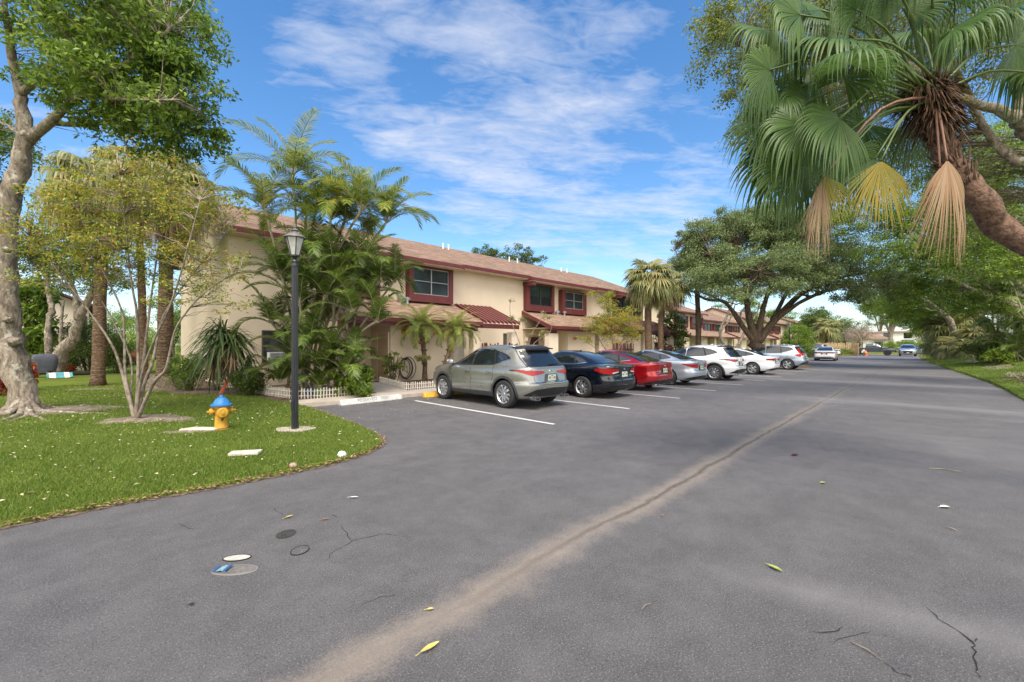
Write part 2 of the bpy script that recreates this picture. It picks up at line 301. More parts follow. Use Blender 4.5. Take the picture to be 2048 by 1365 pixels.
def bark(name, c1, c2, c3, sc=(7, 7, 2.2), rings=0., bd=.05, lich=.58):
    m_, t, b = base_mat(name); b.inputs['Roughness'].default_value = .95; b.inputs['Specular IOR Level'].default_value = .15; L = t.links; tcn = nd(t, 'ShaderNodeTexCoord')
    mp_ = nd(t, 'ShaderNodeMapping'); mp_.inputs['Scale'].default_value = sc; L.new(tcn.outputs['Object'], mp_.inputs[0])
    n1 = nd(t, 'ShaderNodeTexNoise'); n1.inputs['Scale'].default_value = 1.6; n1.inputs['Detail'].default_value = 9; n1.inputs['Roughness'].default_value = .72; n1.inputs['Distortion'].default_value = .6; L.new(mp_.outputs[0], n1.inputs['Vector'])
    r1 = nd(t, 'ShaderNodeValToRGB'); r1.color_ramp.elements[0].position = .38; r1.color_ramp.elements[1].position = .62; r1.color_ramp.elements[0].color = (*c1, 1); r1.color_ramp.elements[1].color = (*c2, 1); L.new(n1.outputs[0], r1.inputs[0])
    n2 = nd(t, 'ShaderNodeTexNoise'); n2.inputs['Scale'].default_value = 5.5; n2.inputs['Detail'].default_value = 7; n2.inputs['Roughness'].default_value = .7; L.new(tcn.outputs['Object'], n2.inputs['Vector'])
    r2 = nd(t, 'ShaderNodeValToRGB'); r2.color_ramp.elements[0].position = lich - .04; r2.color_ramp.elements[1].position = lich + .05; L.new(n2.outputs[0], r2.inputs[0])
    mx = nd(t, 'ShaderNodeMix', data_type='RGBA'); L.new(r2.outputs[0], mx.inputs[0]); L.new(r1.outputs[0], mx.inputs[6]); mx.inputs[7].default_value = (*c3, 1); last = mx.outputs[2]; hgt = n1.outputs[0]
    if rings:
        w = nd(t, 'ShaderNodeTexWave', bands_direction='Z'); w.inputs['Scale'].default_value = rings; w.inputs['Distortion'].default_value = 5; w.inputs['Detail'].default_value = 4; w.inputs['Detail Scale'].default_value = 2.; L.new(tcn.outputs['Object'], w.inputs['Vector'])
        ad = nd(t, 'ShaderNodeMath', operation='ADD'); L.new(w.outputs['Fac'], ad.inputs[0]); L.new(n1.outputs[0], ad.inputs[1]); hgt = ad.outputs[0]
        m2 = nd(t, 'ShaderNodeMix', data_type='RGBA', blend_type='MULTIPLY'); m2.inputs[0].default_value = .55; L.new(last, m2.inputs[6]); L.new(w.outputs['Color'], m2.inputs[7]); last = m2.outputs[2]
    L.new(last, b.inputs['Base Color']); bp = nd(t, 'ShaderNodeBump'); bp.inputs['Strength'].default_value = 1.; bp.inputs['Distance'].default_value = bd; L.new(hgt, bp.inputs['Height']); L.new(bp.outputs[0], b.inputs['Normal']); return m_
M['bark_grey'] = bark('grey_mottled_bark', (.12, .095, .075), (.36, .30, .24), (.44, .42, .35))
M['bark_brown'] = bark('brown_bark', (.055, .04, .028), (.20, .15, .105), (.24, .20, .16), lich=.66)
M['bark_palm'] = bark('ringed_palm_bark', (.16, .10, .065), (.38, .26, .17), (.36, .31, .24), sc=(5, 5, 9), rings=6., lich=.64)
M['bark_areca'] = mat('pale_ringed_stem', (.28, .25, .15), .8, var=.2, vs=6, bump=.3, bs=12, c2=(.42, .38, .25))
M['twig'] = mat('pale_twig_bark', (.15, .115, .085), .9, var=.3, vs=7, c2=(.32, .265, .21))
M['mulch'] = mat('brown_mulch', (.09, .06, .045), 1., var=.5, vs=14, bump=1., bs=40, c2=(.22, .15, .11))
M['dirt'] = mat('sandy_dirt', (.13, .095, .07), 1., var=.3, vs=6, bump=1., bs=22, c2=(.30, .24, .185))
def mat_pane(name, tint=(.03, .035, .04), rough=.03):
    m_, t, b = base_mat(name); b.inputs['Base Color'].default_value = (*tint, 1); b.inputs['Roughness'].default_value = rough; b.inputs['Specular IOR Level'].default_value = .9
    tr = nd(t, 'ShaderNodeBsdfTransparent'); tr.inputs[0].default_value = (.72, .76, .78, 1); ms = nd(t, 'ShaderNodeMixShader'); ms.inputs[0].default_value = .66
    t.links.new(b.outputs[0], ms.inputs[1]); t.links.new(tr.outputs[0], ms.inputs[2]); t.links.new(ms.outputs[0], t.nodes['Material Output'].inputs[0]); return m_
M['pane'] = mat_pane('window_glass')
M['carglass'] = mat('tinted_car_glass', (.010, .013, .016), .02, var=0, spec=1.0)
M['red_lens'] = mat('red_lens', (.30, .004, .005), .18, var=.05, spec=.5, coat=.4)
M['clear_lens'] = mat('clear_lens', (.55, .55, .55), .1, var=0, spec=.9)
M['plate'] = mat('plate_white', (.46, .50, .46), .4, var=0)
M['green_ink'] = mat('plate_green', (.03, .16, .07), .5, var=0)
M['orange_ink'] = mat('plate_orange', (.7, .25, .04), .5, var=0)
M['blinds'] = brickmat('window_blinds', (.58, .58, .55), (.66, .65, .62), (.52, .51, .49), 9., .05, mortar=.3, bump=.6, rough=.6)
M['room'] = mat('dim_room', (.035, .034, .033), .9, var=.5, vs=3, c2=(.10, .10, .09))
LM = {}
LM['green'] = leafmat('leaf_mid_green', [(.035, .072, .010), (.085, .155, .020), (.17, .26, .036), (.31, .39, .075)])
LM['deep'] = leafmat('leaf_deep_green', [(.028, .045, .010), (.060, .095, .018), (.11, .165, .032), (.19, .25, .06)])
LM['oak'] = leafmat('leaf_oak_green', [(.055, .080, .034), (.11, .155, .060), (.20, .26, .10), (.32, .385, .17)])
LM['bright'] = leafmat('leaf_bright_green', [(.055, .10, .012), (.12, .20, .025), (.22, .32, .042), (.36, .45, .085)])
LM['myrtle'] = leafmat('leaf_spring_mix', [(.06, .10, .015), (.13, .19, .025), (.24, .30, .04), (.42, .36, .05), (.50, .20, .045)], big=.8)
LM['ficus'] = leafmat('leaf_olive_green', [(.045, .068, .016), (.11, .15, .030), (.20, .245, .05), (.34, .35, .09)])
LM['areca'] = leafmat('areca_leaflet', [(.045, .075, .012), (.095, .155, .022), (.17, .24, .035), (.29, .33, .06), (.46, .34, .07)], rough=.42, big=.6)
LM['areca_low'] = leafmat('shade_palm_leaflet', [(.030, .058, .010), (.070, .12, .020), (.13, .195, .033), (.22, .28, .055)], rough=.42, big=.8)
LM['sabal'] = leafmat('cabbage_palm_leaf', [(.07, .085, .032), (.14, .165, .06), (.23, .25, .09), (.36, .34, .15), (.38, .27, .13)], rough=.5)
LM['fan'] = leafmat('fountain_palm_leaf', [(.020, .050, .012), (.045, .095, .020), (.085, .155, .035), (.16, .235, .065)], rough=.42, big=.9, rnd=.3)
LM['fan_yellow'] = leafmat('yellowing_palm_leaf', [(.10, .13, .02), (.20, .20, .025), (.32, .25, .03), (.42, .22, .03)], rough=.4, big=2., rnd=.3)
LM['dead'] = leafmat('dead_palm_leaf', [(.15, .085, .045), (.27, .175, .105), (.38, .27, .17), (.28, .13, .06)], trans=.15, rough=.7)
LM['yucca'] = leafmat('yucca_leaf', [(.03, .05, .018), (.055, .09, .03), (.09, .14, .045), (.15, .20, .065)], trans=.1, rough=.42)
LM['pink'] = leafmat('pinkish_sparse_leaf', [(.30, .22, .19), (.40, .30, .26), (.46, .38, .32)])
LM['redleaf'] = leafmat('red_croton_leaf', [(.14, .02, .02), (.30, .05, .04), (.40, .12, .05), (.10, .12, .03)])
LM['pale_leaf'] = leafmat('pale_fallen_leaf', [(.40, .33, .18), (.52, .45, .28), (.58, .54, .40)], trans=.1, rough=.8)
LM['grass'] = leafmat('grass_blade', [(.050, .090, .012), (.10, .16, .020), (.165, .235, .034), (.29, .33, .075)], trans=.4, rough=.5, big=.35)
# ================================================================ THE SETTING
rs = np.random.default_rng(7); rnd = random.Random(11)
def asphalt_mat():
    m_, t, b = base_mat('weathered_asphalt'); b.inputs['Roughness'].default_value = .72; b.inputs['Specular IOR Level'].default_value = .45
    tcn = nd(t, 'ShaderNodeTexCoord'); L = t.links
    def noise(s, d=6, r=.6, dist=0., vec=None):
        n = nd(t, 'ShaderNodeTexNoise'); n.inputs['Scale'].default_value = s; n.inputs['Detail'].default_value = d; n.inputs['Roughness'].default_value = r; n.inputs['Distortion'].default_value = dist
        L.new(vec or tcn.outputs['Object'], n.inputs['Vector']); return n.outputs[0]
    def ramp(f, p0, p1, c0, c1):
        r = nd(t, 'ShaderNodeValToRGB'); r.color_ramp.elements[0].position = p0; r.color_ramp.elements[1].position = p1; r.color_ramp.elements[0].color = (*c0, 1); r.color_ramp.elements[1].color = (*c1, 1); L.new(f, r.inputs[0]); return r.outputs[0]
    def mth(op, a, b_=None, clamp=False):
        n = nd(t, 'ShaderNodeMath', operation=op); n.use_clamp = clamp
        for i, v in enumerate((a, b_)):
            if v is None: continue
            if isinstance(v, (int, float)): n.inputs[i].default_value = v
            else: L.new(v, n.inputs[i])
        return n.outputs[0]
    def mixc(f, a, c, mode='MIX'):
        n = nd(t, 'ShaderNodeMix', data_type='RGBA', blend_type=mode)
        if isinstance(f, (int, float)): n.inputs[0].default_value = f
        else: L.new(f, n.inputs[0])
        for i, v in ((6, a), (7, c)):
            if isinstance(v, tuple): n.inputs[i].default_value = (*v, 1)
            else: L.new(v, n.inputs[i])
        return n.outputs[2]
    mpn = nd(t, 'ShaderNodeMapping'); mpn.inputs['Scale'].default_value = (.35, 1.0, 1); L.new(tcn.outputs['Object'], mpn.inputs[0])
    bc = ramp(noise(.45, 5, .6, .4, mpn.outputs[0]), .36, .66, (.082, .077, .080), (.118, .111, .114))
    bc = mixc(.4, bc, ramp(noise(2.2, 11, .82), .40, .62, (.055, .052, .054), (.155, .146, .148)))
    mpn2 = nd(t, 'ShaderNodeMapping'); mpn2.inputs['Location'].default_value = (3.7, 9.1, 2.2); L.new(tcn.outputs['Object'], mpn2.inputs[0])
    sp_ = noise(95, 5, .85); bc = mixc(mth('MULTIPLY', ramp(sp_, .54, .64, (0, 0, 0), (1, 1, 1)), .9), bc, (.36, .34, .33))
    sp2 = noise(70, 5, .85, 0., mpn2.outputs[0]); bc = mixc(mth('MULTIPLY', ramp(sp2, .36, .46, (1, 1, 1), (0, 0, 0)), .92), bc, (.012, .011, .012))
    # worn streaks: the sandy line along the middle of the lane and a paler curved band on the right
    s = nd(t, 'ShaderNodeSeparateXYZ'); L.new(tcn.outputs['Object'], s.inputs[0]); x, y = s.outputs[0], s.outputs[1]
    wob = mth('MULTIPLY', mth('SUBTRACT', noise(.35, 3), .5), .30); wob2 = mth('MULTIPLY', mth('SUBTRACT', noise(6, 4), .5), .10)
    yc = mth('ADD', mth('ADD', mth('MULTIPLY', x, .0155), 2.11), mth('ADD', wob, wob2)); dy = mth('ABSOLUTE', mth('SUBTRACT', y, yc))
    band = mth('MULTIPLY', mth('SUBTRACT', 1.0, mth('DIVIDE', dy, mth('ADD', .14, mth('MULTIPLY', noise(.9, 6, .75), .40))), True), 1.0)
    fade = mth('SUBTRACT', 1.0, mth('DIVIDE', x, 26.0), True)
    gr_ = mth('ADD', mth('MULTIPLY', mth('SUBTRACT', noise(42, 6, .85), .5), 2.4), mth('MULTIPLY', mth('SUBTRACT', noise(3.5, 8, .75), .5), 2.0))
    bf = mth('MULTIPLY', mth('SUBTRACT', mth('ADD', mth('MULTIPLY', band, 1.35), mth('MULTIPLY', gr_, .75)), .50), 1.1, True)
    bc = mixc(mth('MULTIPLY', bf, mth('ADD', mth('MULTIPLY', fade, .72), .06), True), bc, (.31, .255, .205))
    line = mth('SUBTRACT', 1.0, mth('DIVIDE', dy, mth('ADD', .012, mth('MULTIPLY', noise(1.6, 6, .8), .075))), True)
    bc = mixc(mth('MULTIPLY', line, mth('MULTIPLY', mth('MULTIPLY', noise(7, 7, .85), 1.15), mth('ADD', .3, mth('MULTIPLY', mth('SUBTRACT', x, 1.5), .4, True))), True), bc, (.040, .032, .027))
    yb = mth('ADD', mth('MULTIPLY', mth('POWER', mth('ABSOLUTE', mth('SUBTRACT', x, 5.3)), 2.0), .10), mth('ADD', -1.1, wob)); 
    # curved pale band: circle-like arc from (3.4,1.2) towards (4,-2)
    dx = mth('SUBTRACT', x, mth('ADD', 3.35, mth('MULTIPLY', wob, 1.5))); db = mth('ABSOLUTE', mth('ADD', dx, mth('MULTIPLY', mth('SUBTRACT', y, .9), .22)))
    msk = mth('MULTIPLY', mth('SUBTRACT', 1.0, mth('DIVIDE', db, .28), True), mth('SUBTRACT', 1.0, mth('MAXIMUM', mth('MULTIPLY', mth('SUBTRACT', y, .6), 1.5), 0.0), True))
    bc = mixc(mth('MULTIPLY', msk, mth('MULTIPLY', noise(2.5, 6, .7), .75), True), bc, (.27, .255, .26))
    # pale patches far down the lane, stretched across it
    pp = nd(t, 'ShaderNodeMapping'); pp.inputs['Scale'].default_value = (.35, .09, 1); L.new(tcn.outputs['Object'], pp.inputs[0])
    pf = mth('MULTIPLY', ramp(noise(1.0, 5, .6, .3, pp.outputs[0]), .52, .64, (0, 0, 0), (1, 1, 1)), mth('DIVIDE', mth('SUBTRACT', x, 6.0), 10.0, True))
    bc = mixc(mth('MULTIPLY', pf, .42), bc, (.24, .225, .23))
    oil = mth('MULTIPLY', ramp(noise(.9, 6, .7, .5), .60, .72, (0, 0, 0), (1, 1, 1)), mth('MULTIPLY', mth('SUBTRACT', y, 6.5), .5, True))
    bc = mixc(mth('MULTIPLY', oil, .7), bc, (.035, .033, .034))
    L.new(bc, b.inputs['Base Color'])
    L.new(mth('ADD', .58, mth('MULTIPLY', noise(1.2, 5), .28)), b.inputs['Roughness'])
    bp = nd(t, 'ShaderNodeBump'); bp.inputs['Strength'].default_value = .8; bp.inputs['Distance'].default_value = .012
    L.new(mth('ADD', sp_, mth('MULTIPLY', noise(60, 4), .7)), bp.inputs['Height']); L.new(bp.outputs[0], b.inputs['Normal']); return m_
M['asphalt'] = asphalt_mat()
def grass_mat():
    m_, t, b = base_mat('lawn_ground'); b.inputs['Roughness'].default_value = .95; b.inputs['Specular IOR Level'].default_value = .1; L = t.links
    tcn = nd(t, 'ShaderNodeTexCoord'); cols = []
    for sc, det, p0, p1, a, c in ((.6, 6, .35, .68, (.075, .105, .014), (.15, .19, .028)), (22, 6, .38, .66, (.05, .07, .010), (.20, .25, .04))):
        n = nd(t, 'ShaderNodeTexNoise'); n.inputs['Scale'].default_value = sc; n.inputs['Detail'].default_value = det; n.inputs['Roughness'].default_value = .7; L.new(tcn.outputs['Object'], n.inputs['Vector'])
        r = nd(t, 'ShaderNodeValToRGB'); r.color_ramp.elements[0].position = p0; r.color_ramp.elements[1].position = p1; r.color_ramp.elements[0].color = (*a, 1); r.color_ramp.elements[1].color = (*c, 1); L.new(n.outputs[0], r.inputs[0]); cols.append(r.outputs[0])
    n = nd(t, 'ShaderNodeTexNoise'); n.inputs['Scale'].default_value = .9; n.inputs['Detail'].default_value = 8; n.inputs['Roughness'].default_value = .75; L.new(tcn.outputs['Object'], n.inputs['Vector'])
    r = nd(t, 'ShaderNodeValToRGB'); r.color_ramp.elements[0].position = .60; r.color_ramp.elements[1].position = .72; L.new(n.outputs[0], r.inputs[0])
    mx = nd(t, 'ShaderNodeMix', data_type='RGBA'); mx.inputs[0].default_value = .5; L.new(cols[0], mx.inputs[6]); L.new(cols[1], mx.inputs[7])
    m2 = nd(t, 'ShaderNodeMix', data_type='RGBA'); L.new(r.outputs[0], m2.inputs[0]); L.new(mx.outputs[2], m2.inputs[6]); m2.inputs[7].default_value = (.20, .19, .07, 1)
    L.new(m2.outputs[2], b.inputs['Base Color'])
    bp = nd(t, 'ShaderNodeBump'); bp.inputs['Strength'].default_value = .8; bp.inputs['Distance'].default_value = .03; n3 = nd(t, 'ShaderNodeTexNoise'); n3.inputs['Scale'].default_value = 45; n3.inputs['Detail'].default_value = 4; L.new(tcn.outputs['Object'], n3.inputs['Vector']); L.new(n3.outputs[0], bp.inputs['Height']); L.new(bp.outputs[0], b.inputs['Normal'])
    return m_
M['lawn'] = grass_mat()
def sheet(name, poly, z, m_, thick=.03, label=None):
    mb = MB(); mb.prism(poly, z - thick, z); o = mb.build(name, m_); o['kind'] = 'structure'
    if label: o['label'] = label
    return o
mb = MB(); mb.add([(-600, -600, -.06), (900, -600, -.06), (900, 900, -.06), (-600, 900, -.06)], [(0, 1, 2, 3)]); tag(mb.build('ground', M['lawn']), kind='structure')
mb = MB(); mb.add([(-60, -14, 0), (92, -14, 0), (92, 11.75, 0), (-60, 11.75, 0)], [(0, 1, 2, 3)]); mb.add([(84, -60, -.004), (92, -60, -.004), (92, 60, -.004), (84, 60, -.004)], [(0, 1, 2, 3)])
tag(mb.build('road', M['asphalt']), kind='structure')
# lawn on the left with its rounded corner
LZ = .045
edge = [(-60, 6.1), (-8, 6.05), (-.55, 5.97), (.3, 5.99), (1.13, 5.88), (1.75, 5.88), (2.2, 5.9), (2.6, 5.96), (3.08, 6.16), (3.42, 6.45), (3.62, 6.85), (3.75, 7.4), (3.88, 8.4), (3.95, 9.6), (4.02, 10.8), (4.1, 12.0), (4.15, 12.6)]
lawn_poly = edge + [(3.85, 13.4), (3.75, 16.0), (2.0, 18.9), (2.2, 34), (40, 36), (40, 60), (-60, 60)]
sheet('lawn', lawn_poly, LZ, M['lawn'], .10)
def band_sheet(name, pts, w0, w1, z, m_, seed):
    P = np.array(pts, float); d = np.r_[0, np.cumsum(np.linalg.norm(np.diff(P, axis=0), axis=1))]; t = np.linspace(0, d[-1], int(d[-1] / .06)); Q = np.stack([np.interp(t, d, P[:, i]) for i in (0, 1)], 1); T = np.gradient(Q, axis=0); T /= np.linalg.norm(T, axis=1, keepdims=True); Nn = np.stack([T[:, 1], -T[:, 0]], 1); g = np.random.default_rng(seed)
    r = (w0 + (w1 - w0) * g.random(len(Q)))[:, None]; A = Q - Nn * .06; B_ = Q + Nn * r; V = [(x, y, z) for a_, b_ in zip(A, B_) for x, y in (a_, b_)]; mb = MB(); mb.add(V, [(2 * i, 2 * i + 1, 2 * i + 3, 2 * i + 2) for i in range(len(Q) - 1)]); tag(mb.build(name, m_), kind='structure')
band_sheet('soil_edge', edge[1:], .02, .10, .005, M['mulch'], 4)
# soil bed along the building
sheet('mulch_bed', [(3.85, 13.4), (4.15, 12.75), (6.55, 12.75), (6.8, 18.7), (3.75, 18.7)], .05, M['mulch'], .06)
sheet('mulch_bed', [(2.0, 17.2), (3.78, 15.6), (3.72, 18.9), (3.72, 30.0), (1.9, 30.0), (1.5, 20.0)], .055, M['mulch'], .06)
sheet('mulch_bed', [(7.65, 12.85), (11.5, 12.9), (35, 12.9), (35, 16.9), (8.7, 16.9)], .05, M['mulch'], .06)
sheet('sidewalk', [(3.98, 12.72), (4.0, 11.9), (5.0, 11.78), (34.5, 11.78), (34.5, 12.78)], .10, M['concrete'], .12)
sheet('walkway', [(6.62, 12.74), (7.72, 12.74), (8.75, 16.6), (9.3, 16.75), (9.3, 18.5), (6.9, 18.5), (6.9, 16.0)], .106, M['concrete'], .12)
# island, verges and planted strip beyond the parking
sheet('island_bed', [(36.0, 11.75), (35.9, 8.2), (36.3, 7.0), (37.1, 6.45), (38.1, 6.5), (38.8, 7.2), (39.2, 8.4), (39.2, 11.75)], .09, M['mulch'], .12)
sheet('front_yard', [(34.5, 11.8), (150, 14.2), (150, 60), (34.5, 60)], .05, M['lawn'], .08)
sheet('fence_yard', [(76.5, 14.3), (76.5, 9.7), (82.4, 8.6), (83.5, 8.6), (83.5, 14.5)], .045, M['lawn'], .08)
sheet('far_yard', [(92.2, -60), (300, -60), (300, 60), (92.2, 60)], .06, M['dirt'], .08)
sheet('far_lawn', [(98, -60), (300, -60), (300, 60), (98, 60)], .10, M['lawn'], .08)
# right-hand verge: a low grassy bank, one terrain mesh
vx = [-30, -5, 5, 10, 15, 20, 24, 28, 33, 38, 44, 50, 57, 64, 72, 80, 88, 92]; ve = [-6, -3.2, -2.4, -2.1, -1.92, -1.8, -1.7, -1.55, -1.15, -.75, -.3, .2, .7, 1.1, 1.5, 1.8, 2.0, 2.1]
mb = MB(); offs = [0, .06, .35, 1.0, 2.0, 3.5, 6, 10, 20, 60]; hs = [-.03, .04, .06, .12, .28, .55, .9, 1.2, 1.4, 1.4]
xs = np.linspace(-30, 92, 150); ee = np.interp(xs, vx, ve); V = []
for i, x in enumerate(xs):
    for j, o_ in enumerate(offs):
        V.append((x, ee[i] - o_ + (.05 * math.sin(x * 3.1) if j < 3 else 0), hs[j] * (1 if j < 3 else (.75 + .25 * math.sin(x * .31 + j))) + (rs.random() * .05 if j > 2 else 0)))
k = len(offs); mb.add(V, [(i * k + j, i * k + j + 1, (i + 1) * k + j + 1, (i + 1) * k + j) for i in range(len(xs) - 1) for j in range(k - 1)])
verge = mb.build('verge', M['lawn'], smooth=True); tag(verge, kind='structure')
def patch_ground(name, c, rx, ry, z, m_, seed, h=.02, n=28, rot=0.):
    r_ = random.Random(seed); ring = []
    for i in range(n):
        a = 2 * math.pi * i / n; q = 1 + .16 * math.sin(3 * a + seed) + .10 * math.sin(7 * a + 2 * seed) + r_.uniform(-.07, .07)
        x, y = rx * q * math.cos(a), ry * q * math.sin(a); ring.append((c[0] + x * math.cos(rot) - y * math.sin(rot), c[1] + x * math.sin(rot) + y * math.cos(rot)))
    mb = MB(); vs = [(c[0], c[1], z + h)] + [(c[0] + (p[0] - c[0]) * .7, c[1] + (p[1] - c[1]) * .7, z + h * .7) for p in ring] + [(p[0], p[1], z - .02) for p in ring]
    fs = [(0, 1 + i, 1 + (i + 1) % n) for i in range(n)] + [(1 + i, 1 + n + i, 1 + n + (i + 1) % n, 1 + (i + 1) % n) for i in range(n)]
    mb.add(vs, fs); return tag(mb.build(name, m_, smooth=True), kind='structure')
patch_ground('bare_soil', (.95, 12.0), 1.05, .62, LZ, M['dirt'], 2, .05, rot=R(-45))
patch_ground('bare_soil', (-.6, 15.3), 1.7, .8, LZ, M['dirt'], 5, .05, rot=R(-40))
patch_ground('bare_soil', (1.3, 9.75), .55, .16, LZ, M['dirt'], 7, .03, rot=R(-38))
patch_ground('bare_soil', (.2, 21.5), 1.1, .5, LZ, M['dirt'], 9, .03, rot=R(-38))
def vz(x, y):
    e = np.interp(x, vx, ve) - y; return np.interp(e, offs, hs)
VSOIL = [((24.0, -2.55), 3.2, .42), ((30.5, -2.75), 4.0, .55), ((40.0, -2.6), 5.0, .75), ((50, -2.0), 4.0, .6)]
for (cx, cy), rx, ry in VSOIL:
    V = [(cx, cy, float(vz(cx, cy)) + .05)]; n = 36; K = 6
    for k_ in range(1, K + 1):
        for i in range(n):
            a = 2 * math.pi * i / n; q = (1 + .16 * math.sin(3 * a + cx) + .10 * math.sin(7 * a + 2 * cx)) * k_ / K; x, y = cx + rx * q * math.cos(a), cy + ry * q * math.sin(a); V.append((x, y, float(vz(x, y)) + (.045 if k_ < K else -.03) + rnd.uniform(-.012, .012)))
    F = [(0, 1 + i, 1 + (i + 1) % n) for i in range(n)] + [(1 + (k_ - 1) * n + i, 1 + k_ * n + i, 1 + k_ * n + (i + 1) % n, 1 + (k_ - 1) * n + (i + 1) % n) for k_ in range(1, K) for i in range(n)]
    mb = MB(); mb.add(V, F); tag(mb.build('bare_soil', M['dirt'], smooth=True), kind='structure')
# painted stall lines
mb0 = MB()
def paint_mat():
    m_ = mat('worn_white_road_paint', (.72, .72, .70), .6, var=.12, vs=18, c2=(.52, .51, .50)); return m_
M['paint'] = paint_mat()
for i in range(11):
    x = 6.86 + 3.035 * i
    if i == 10: continue
    mb = MB(); seg = 14; V = []
    for j in range(seg + 1):
        y = 5.62 + (10.9 - 5.62) * j / seg; w = .05 + rnd.uniform(-.006, .006); V += [(x - w, y, .004), (x + w, y, .004)]
    mb.add(V, [(2 * j, 2 * j + 1, 2 * j + 3, 2 * j + 2) for j in range(seg)]); tag(mb.build('parking_line', M['paint']), kind='structure')
for i in range(6):
    x = 56 + 3.03 * i; mb = MB(); mb.add([(x - .05, 8.6, .004), (x + .05, 8.6, .004), (x + .05, 11.7, .004), (x - .05, 11.7, .004)], [(0, 1, 2, 3)]); tag(mb.build('parking_line', M['paint']), kind='structure')
# cracks in the asphalt
M['crack'] = mat('crack_shadow', (.012, .011, .011), 1., var=.2)
def crack(pts, w, seed):
    r_ = random.Random(seed); P = []
    for a, b_ in zip(pts[:-1], pts[1:]):
        n = max(4, int((Vector(b_) - Vector(a)).length / .05))
        for i in range(n): P.append(Vector(a).lerp(Vector(b_), i / n))
    Q = []; off = 0
    for i, p in enumerate(P):
        off = off * .8 + r_.uniform(-.014, .014); d = (P[min(i + 1, len(P) - 1)] - P[max(i - 1, 0)]).normalized(); nn = Vector((-d.y, d.x))
        ww = w * (r_.uniform(.35, 1.3)) * min(1, 4 * min(i + .5, len(P) - i) / len(P)); c = p + nn * off; Q += [(c.x - nn.x * ww, c.y - nn.y * ww, .0035), (c.x + nn.x * ww, c.y + nn.y * ww, .0035)]
    mb = MB(); mb.add(Q, [(2 * i, 2 * i + 1, 2 * i + 3, 2 * i + 2) for i in range(len(P) - 1)]); tag(mb.build('crack', M['crack']), kind='structure')
def g2(px, py):
    p = gp(px, py); return (p.x, p.y)
for pts, w, s in (([(1845, 1208), (1880, 1240), (1945, 1285), (1950, 1310), (1968, 1345), (1960, 1365)], .0045, 1), ([(1945, 1285), (1965, 1280)], .003, 2), ([(1770, 1325), (1800, 1345), (1835, 1364)], .003, 3),
                  ([(645, 1128), (662, 1108), (705, 1082), (765, 1070), (830, 1078)], .0028, 4), ([(705, 1082), (692, 1062), (684, 1048)], .0028, 5), ([(1620, 1268), (1665, 1262), (1690, 1252)], .003, 6), ([(1660, 1290), (1710, 1262), (1740, 1258)], .0025, 7),
                  ([(550, 1016), (572, 1035)], .003, 8), ([(663, 1030), (690, 1036)], .003, 9), ([(355, 1048), (372, 1058), (400, 1060)], .003, 10), ([(720, 1215), (760, 1195), (800, 1185)], .002, 11)):
    crack([g2(*p) for p in pts], w, s)
# flat covers in the road
def disc(name, label, cat, px, py, rx, ry, m_, rot, z=.006, rim=None, th=.006):
    c = gp(px, py); t_ = thing(name, label, cat, (c.x, c.y, 0)); mb = MB(); n = 28
    ring = [(rx * math.cos(2 * math.pi * i / n), ry * math.sin(2 * math.pi * i / n)) for i in range(n)]
    Mx = Matrix.Rotation(rot, 4, 'Z'); mb.prism(ring, 0.001, z, M=Mx); mb.build('cover', m_, t_)
    if rim:
        r2 = MB(); V = [Mx @ Vector((p[0] * q, p[1] * (1 + (q - 1) * rx / ry), z_)) for q, z_ in ((1.0, z + .001), (1.07, z + .002), (1.09, .001)) for p in ring]
        r2.add(V, [(a * n + i, a * n + (i + 1) % n, (a + 1) * n + (i + 1) % n, (a + 1) * n + i) for a in range(2) for i in range(n)]); r2.build('rim', rim, t_)
    return t_
DK = mat('dark_iron_cover', (.035, .032, .03), .9, var=.5, vs=40, bump=.8, bs=90)
disc('utility_cover', 'rough dark round cover sunk in the asphalt, farthest of the four', 'cover', 572, 1069, .088, .075, DK, R(45))
disc('utility_cover', 'oval asphalt plug outlined by a black ring in the road', 'cover', 600, 1102, .075, .06, M['asphalt'], R(45), rim=M['crack'])
disc('utility_cover', 'small oval off-white cover set in the asphalt beside the blue one', 'cover', 474, 1117, .095, .045, mat('dull_cap', (.40, .38, .34), .8, var=.15, vs=30), R(-38), rim=M['crack'])
t_ = disc('utility_cover', 'oval road cover with a pale blue flap half over it, nearest of the four', 'cover', 470, 1141, .15, .06, mat('dull_cover', (.13, .12, .11), .8, var=.3, vs=30), R(-42), rim=mat('worn_rim', (.17, .16, .155), .8))
mb = MB(); mb.add([(-.15, -.05, .008), (-.02, -.06, .012), (-.01, .055, .016), (-.13, .05, .01), (-.07, -.055, .02), (-.07, .055, .022)], [(0, 4, 5, 3), (4, 1, 2, 5)])
mb.box(-.155, -.125, -.05, .05, .012, .019, 1); mb.box(-.045, -.015, -.055, .055, .018, .023, 1)
mb.v = [(v[0] * .72 - .03, v[1] * .72, v[2]) for v in mb.v]
fl = mb.build('flap', [mat('pale_blue_cloth', (.15, .27, .31), .8, var=.3, vs=30), mat('blue_cloth', (.03, .08, .22), .7)], t_, ); fl.rotation_euler = (0, 0, R(-42))
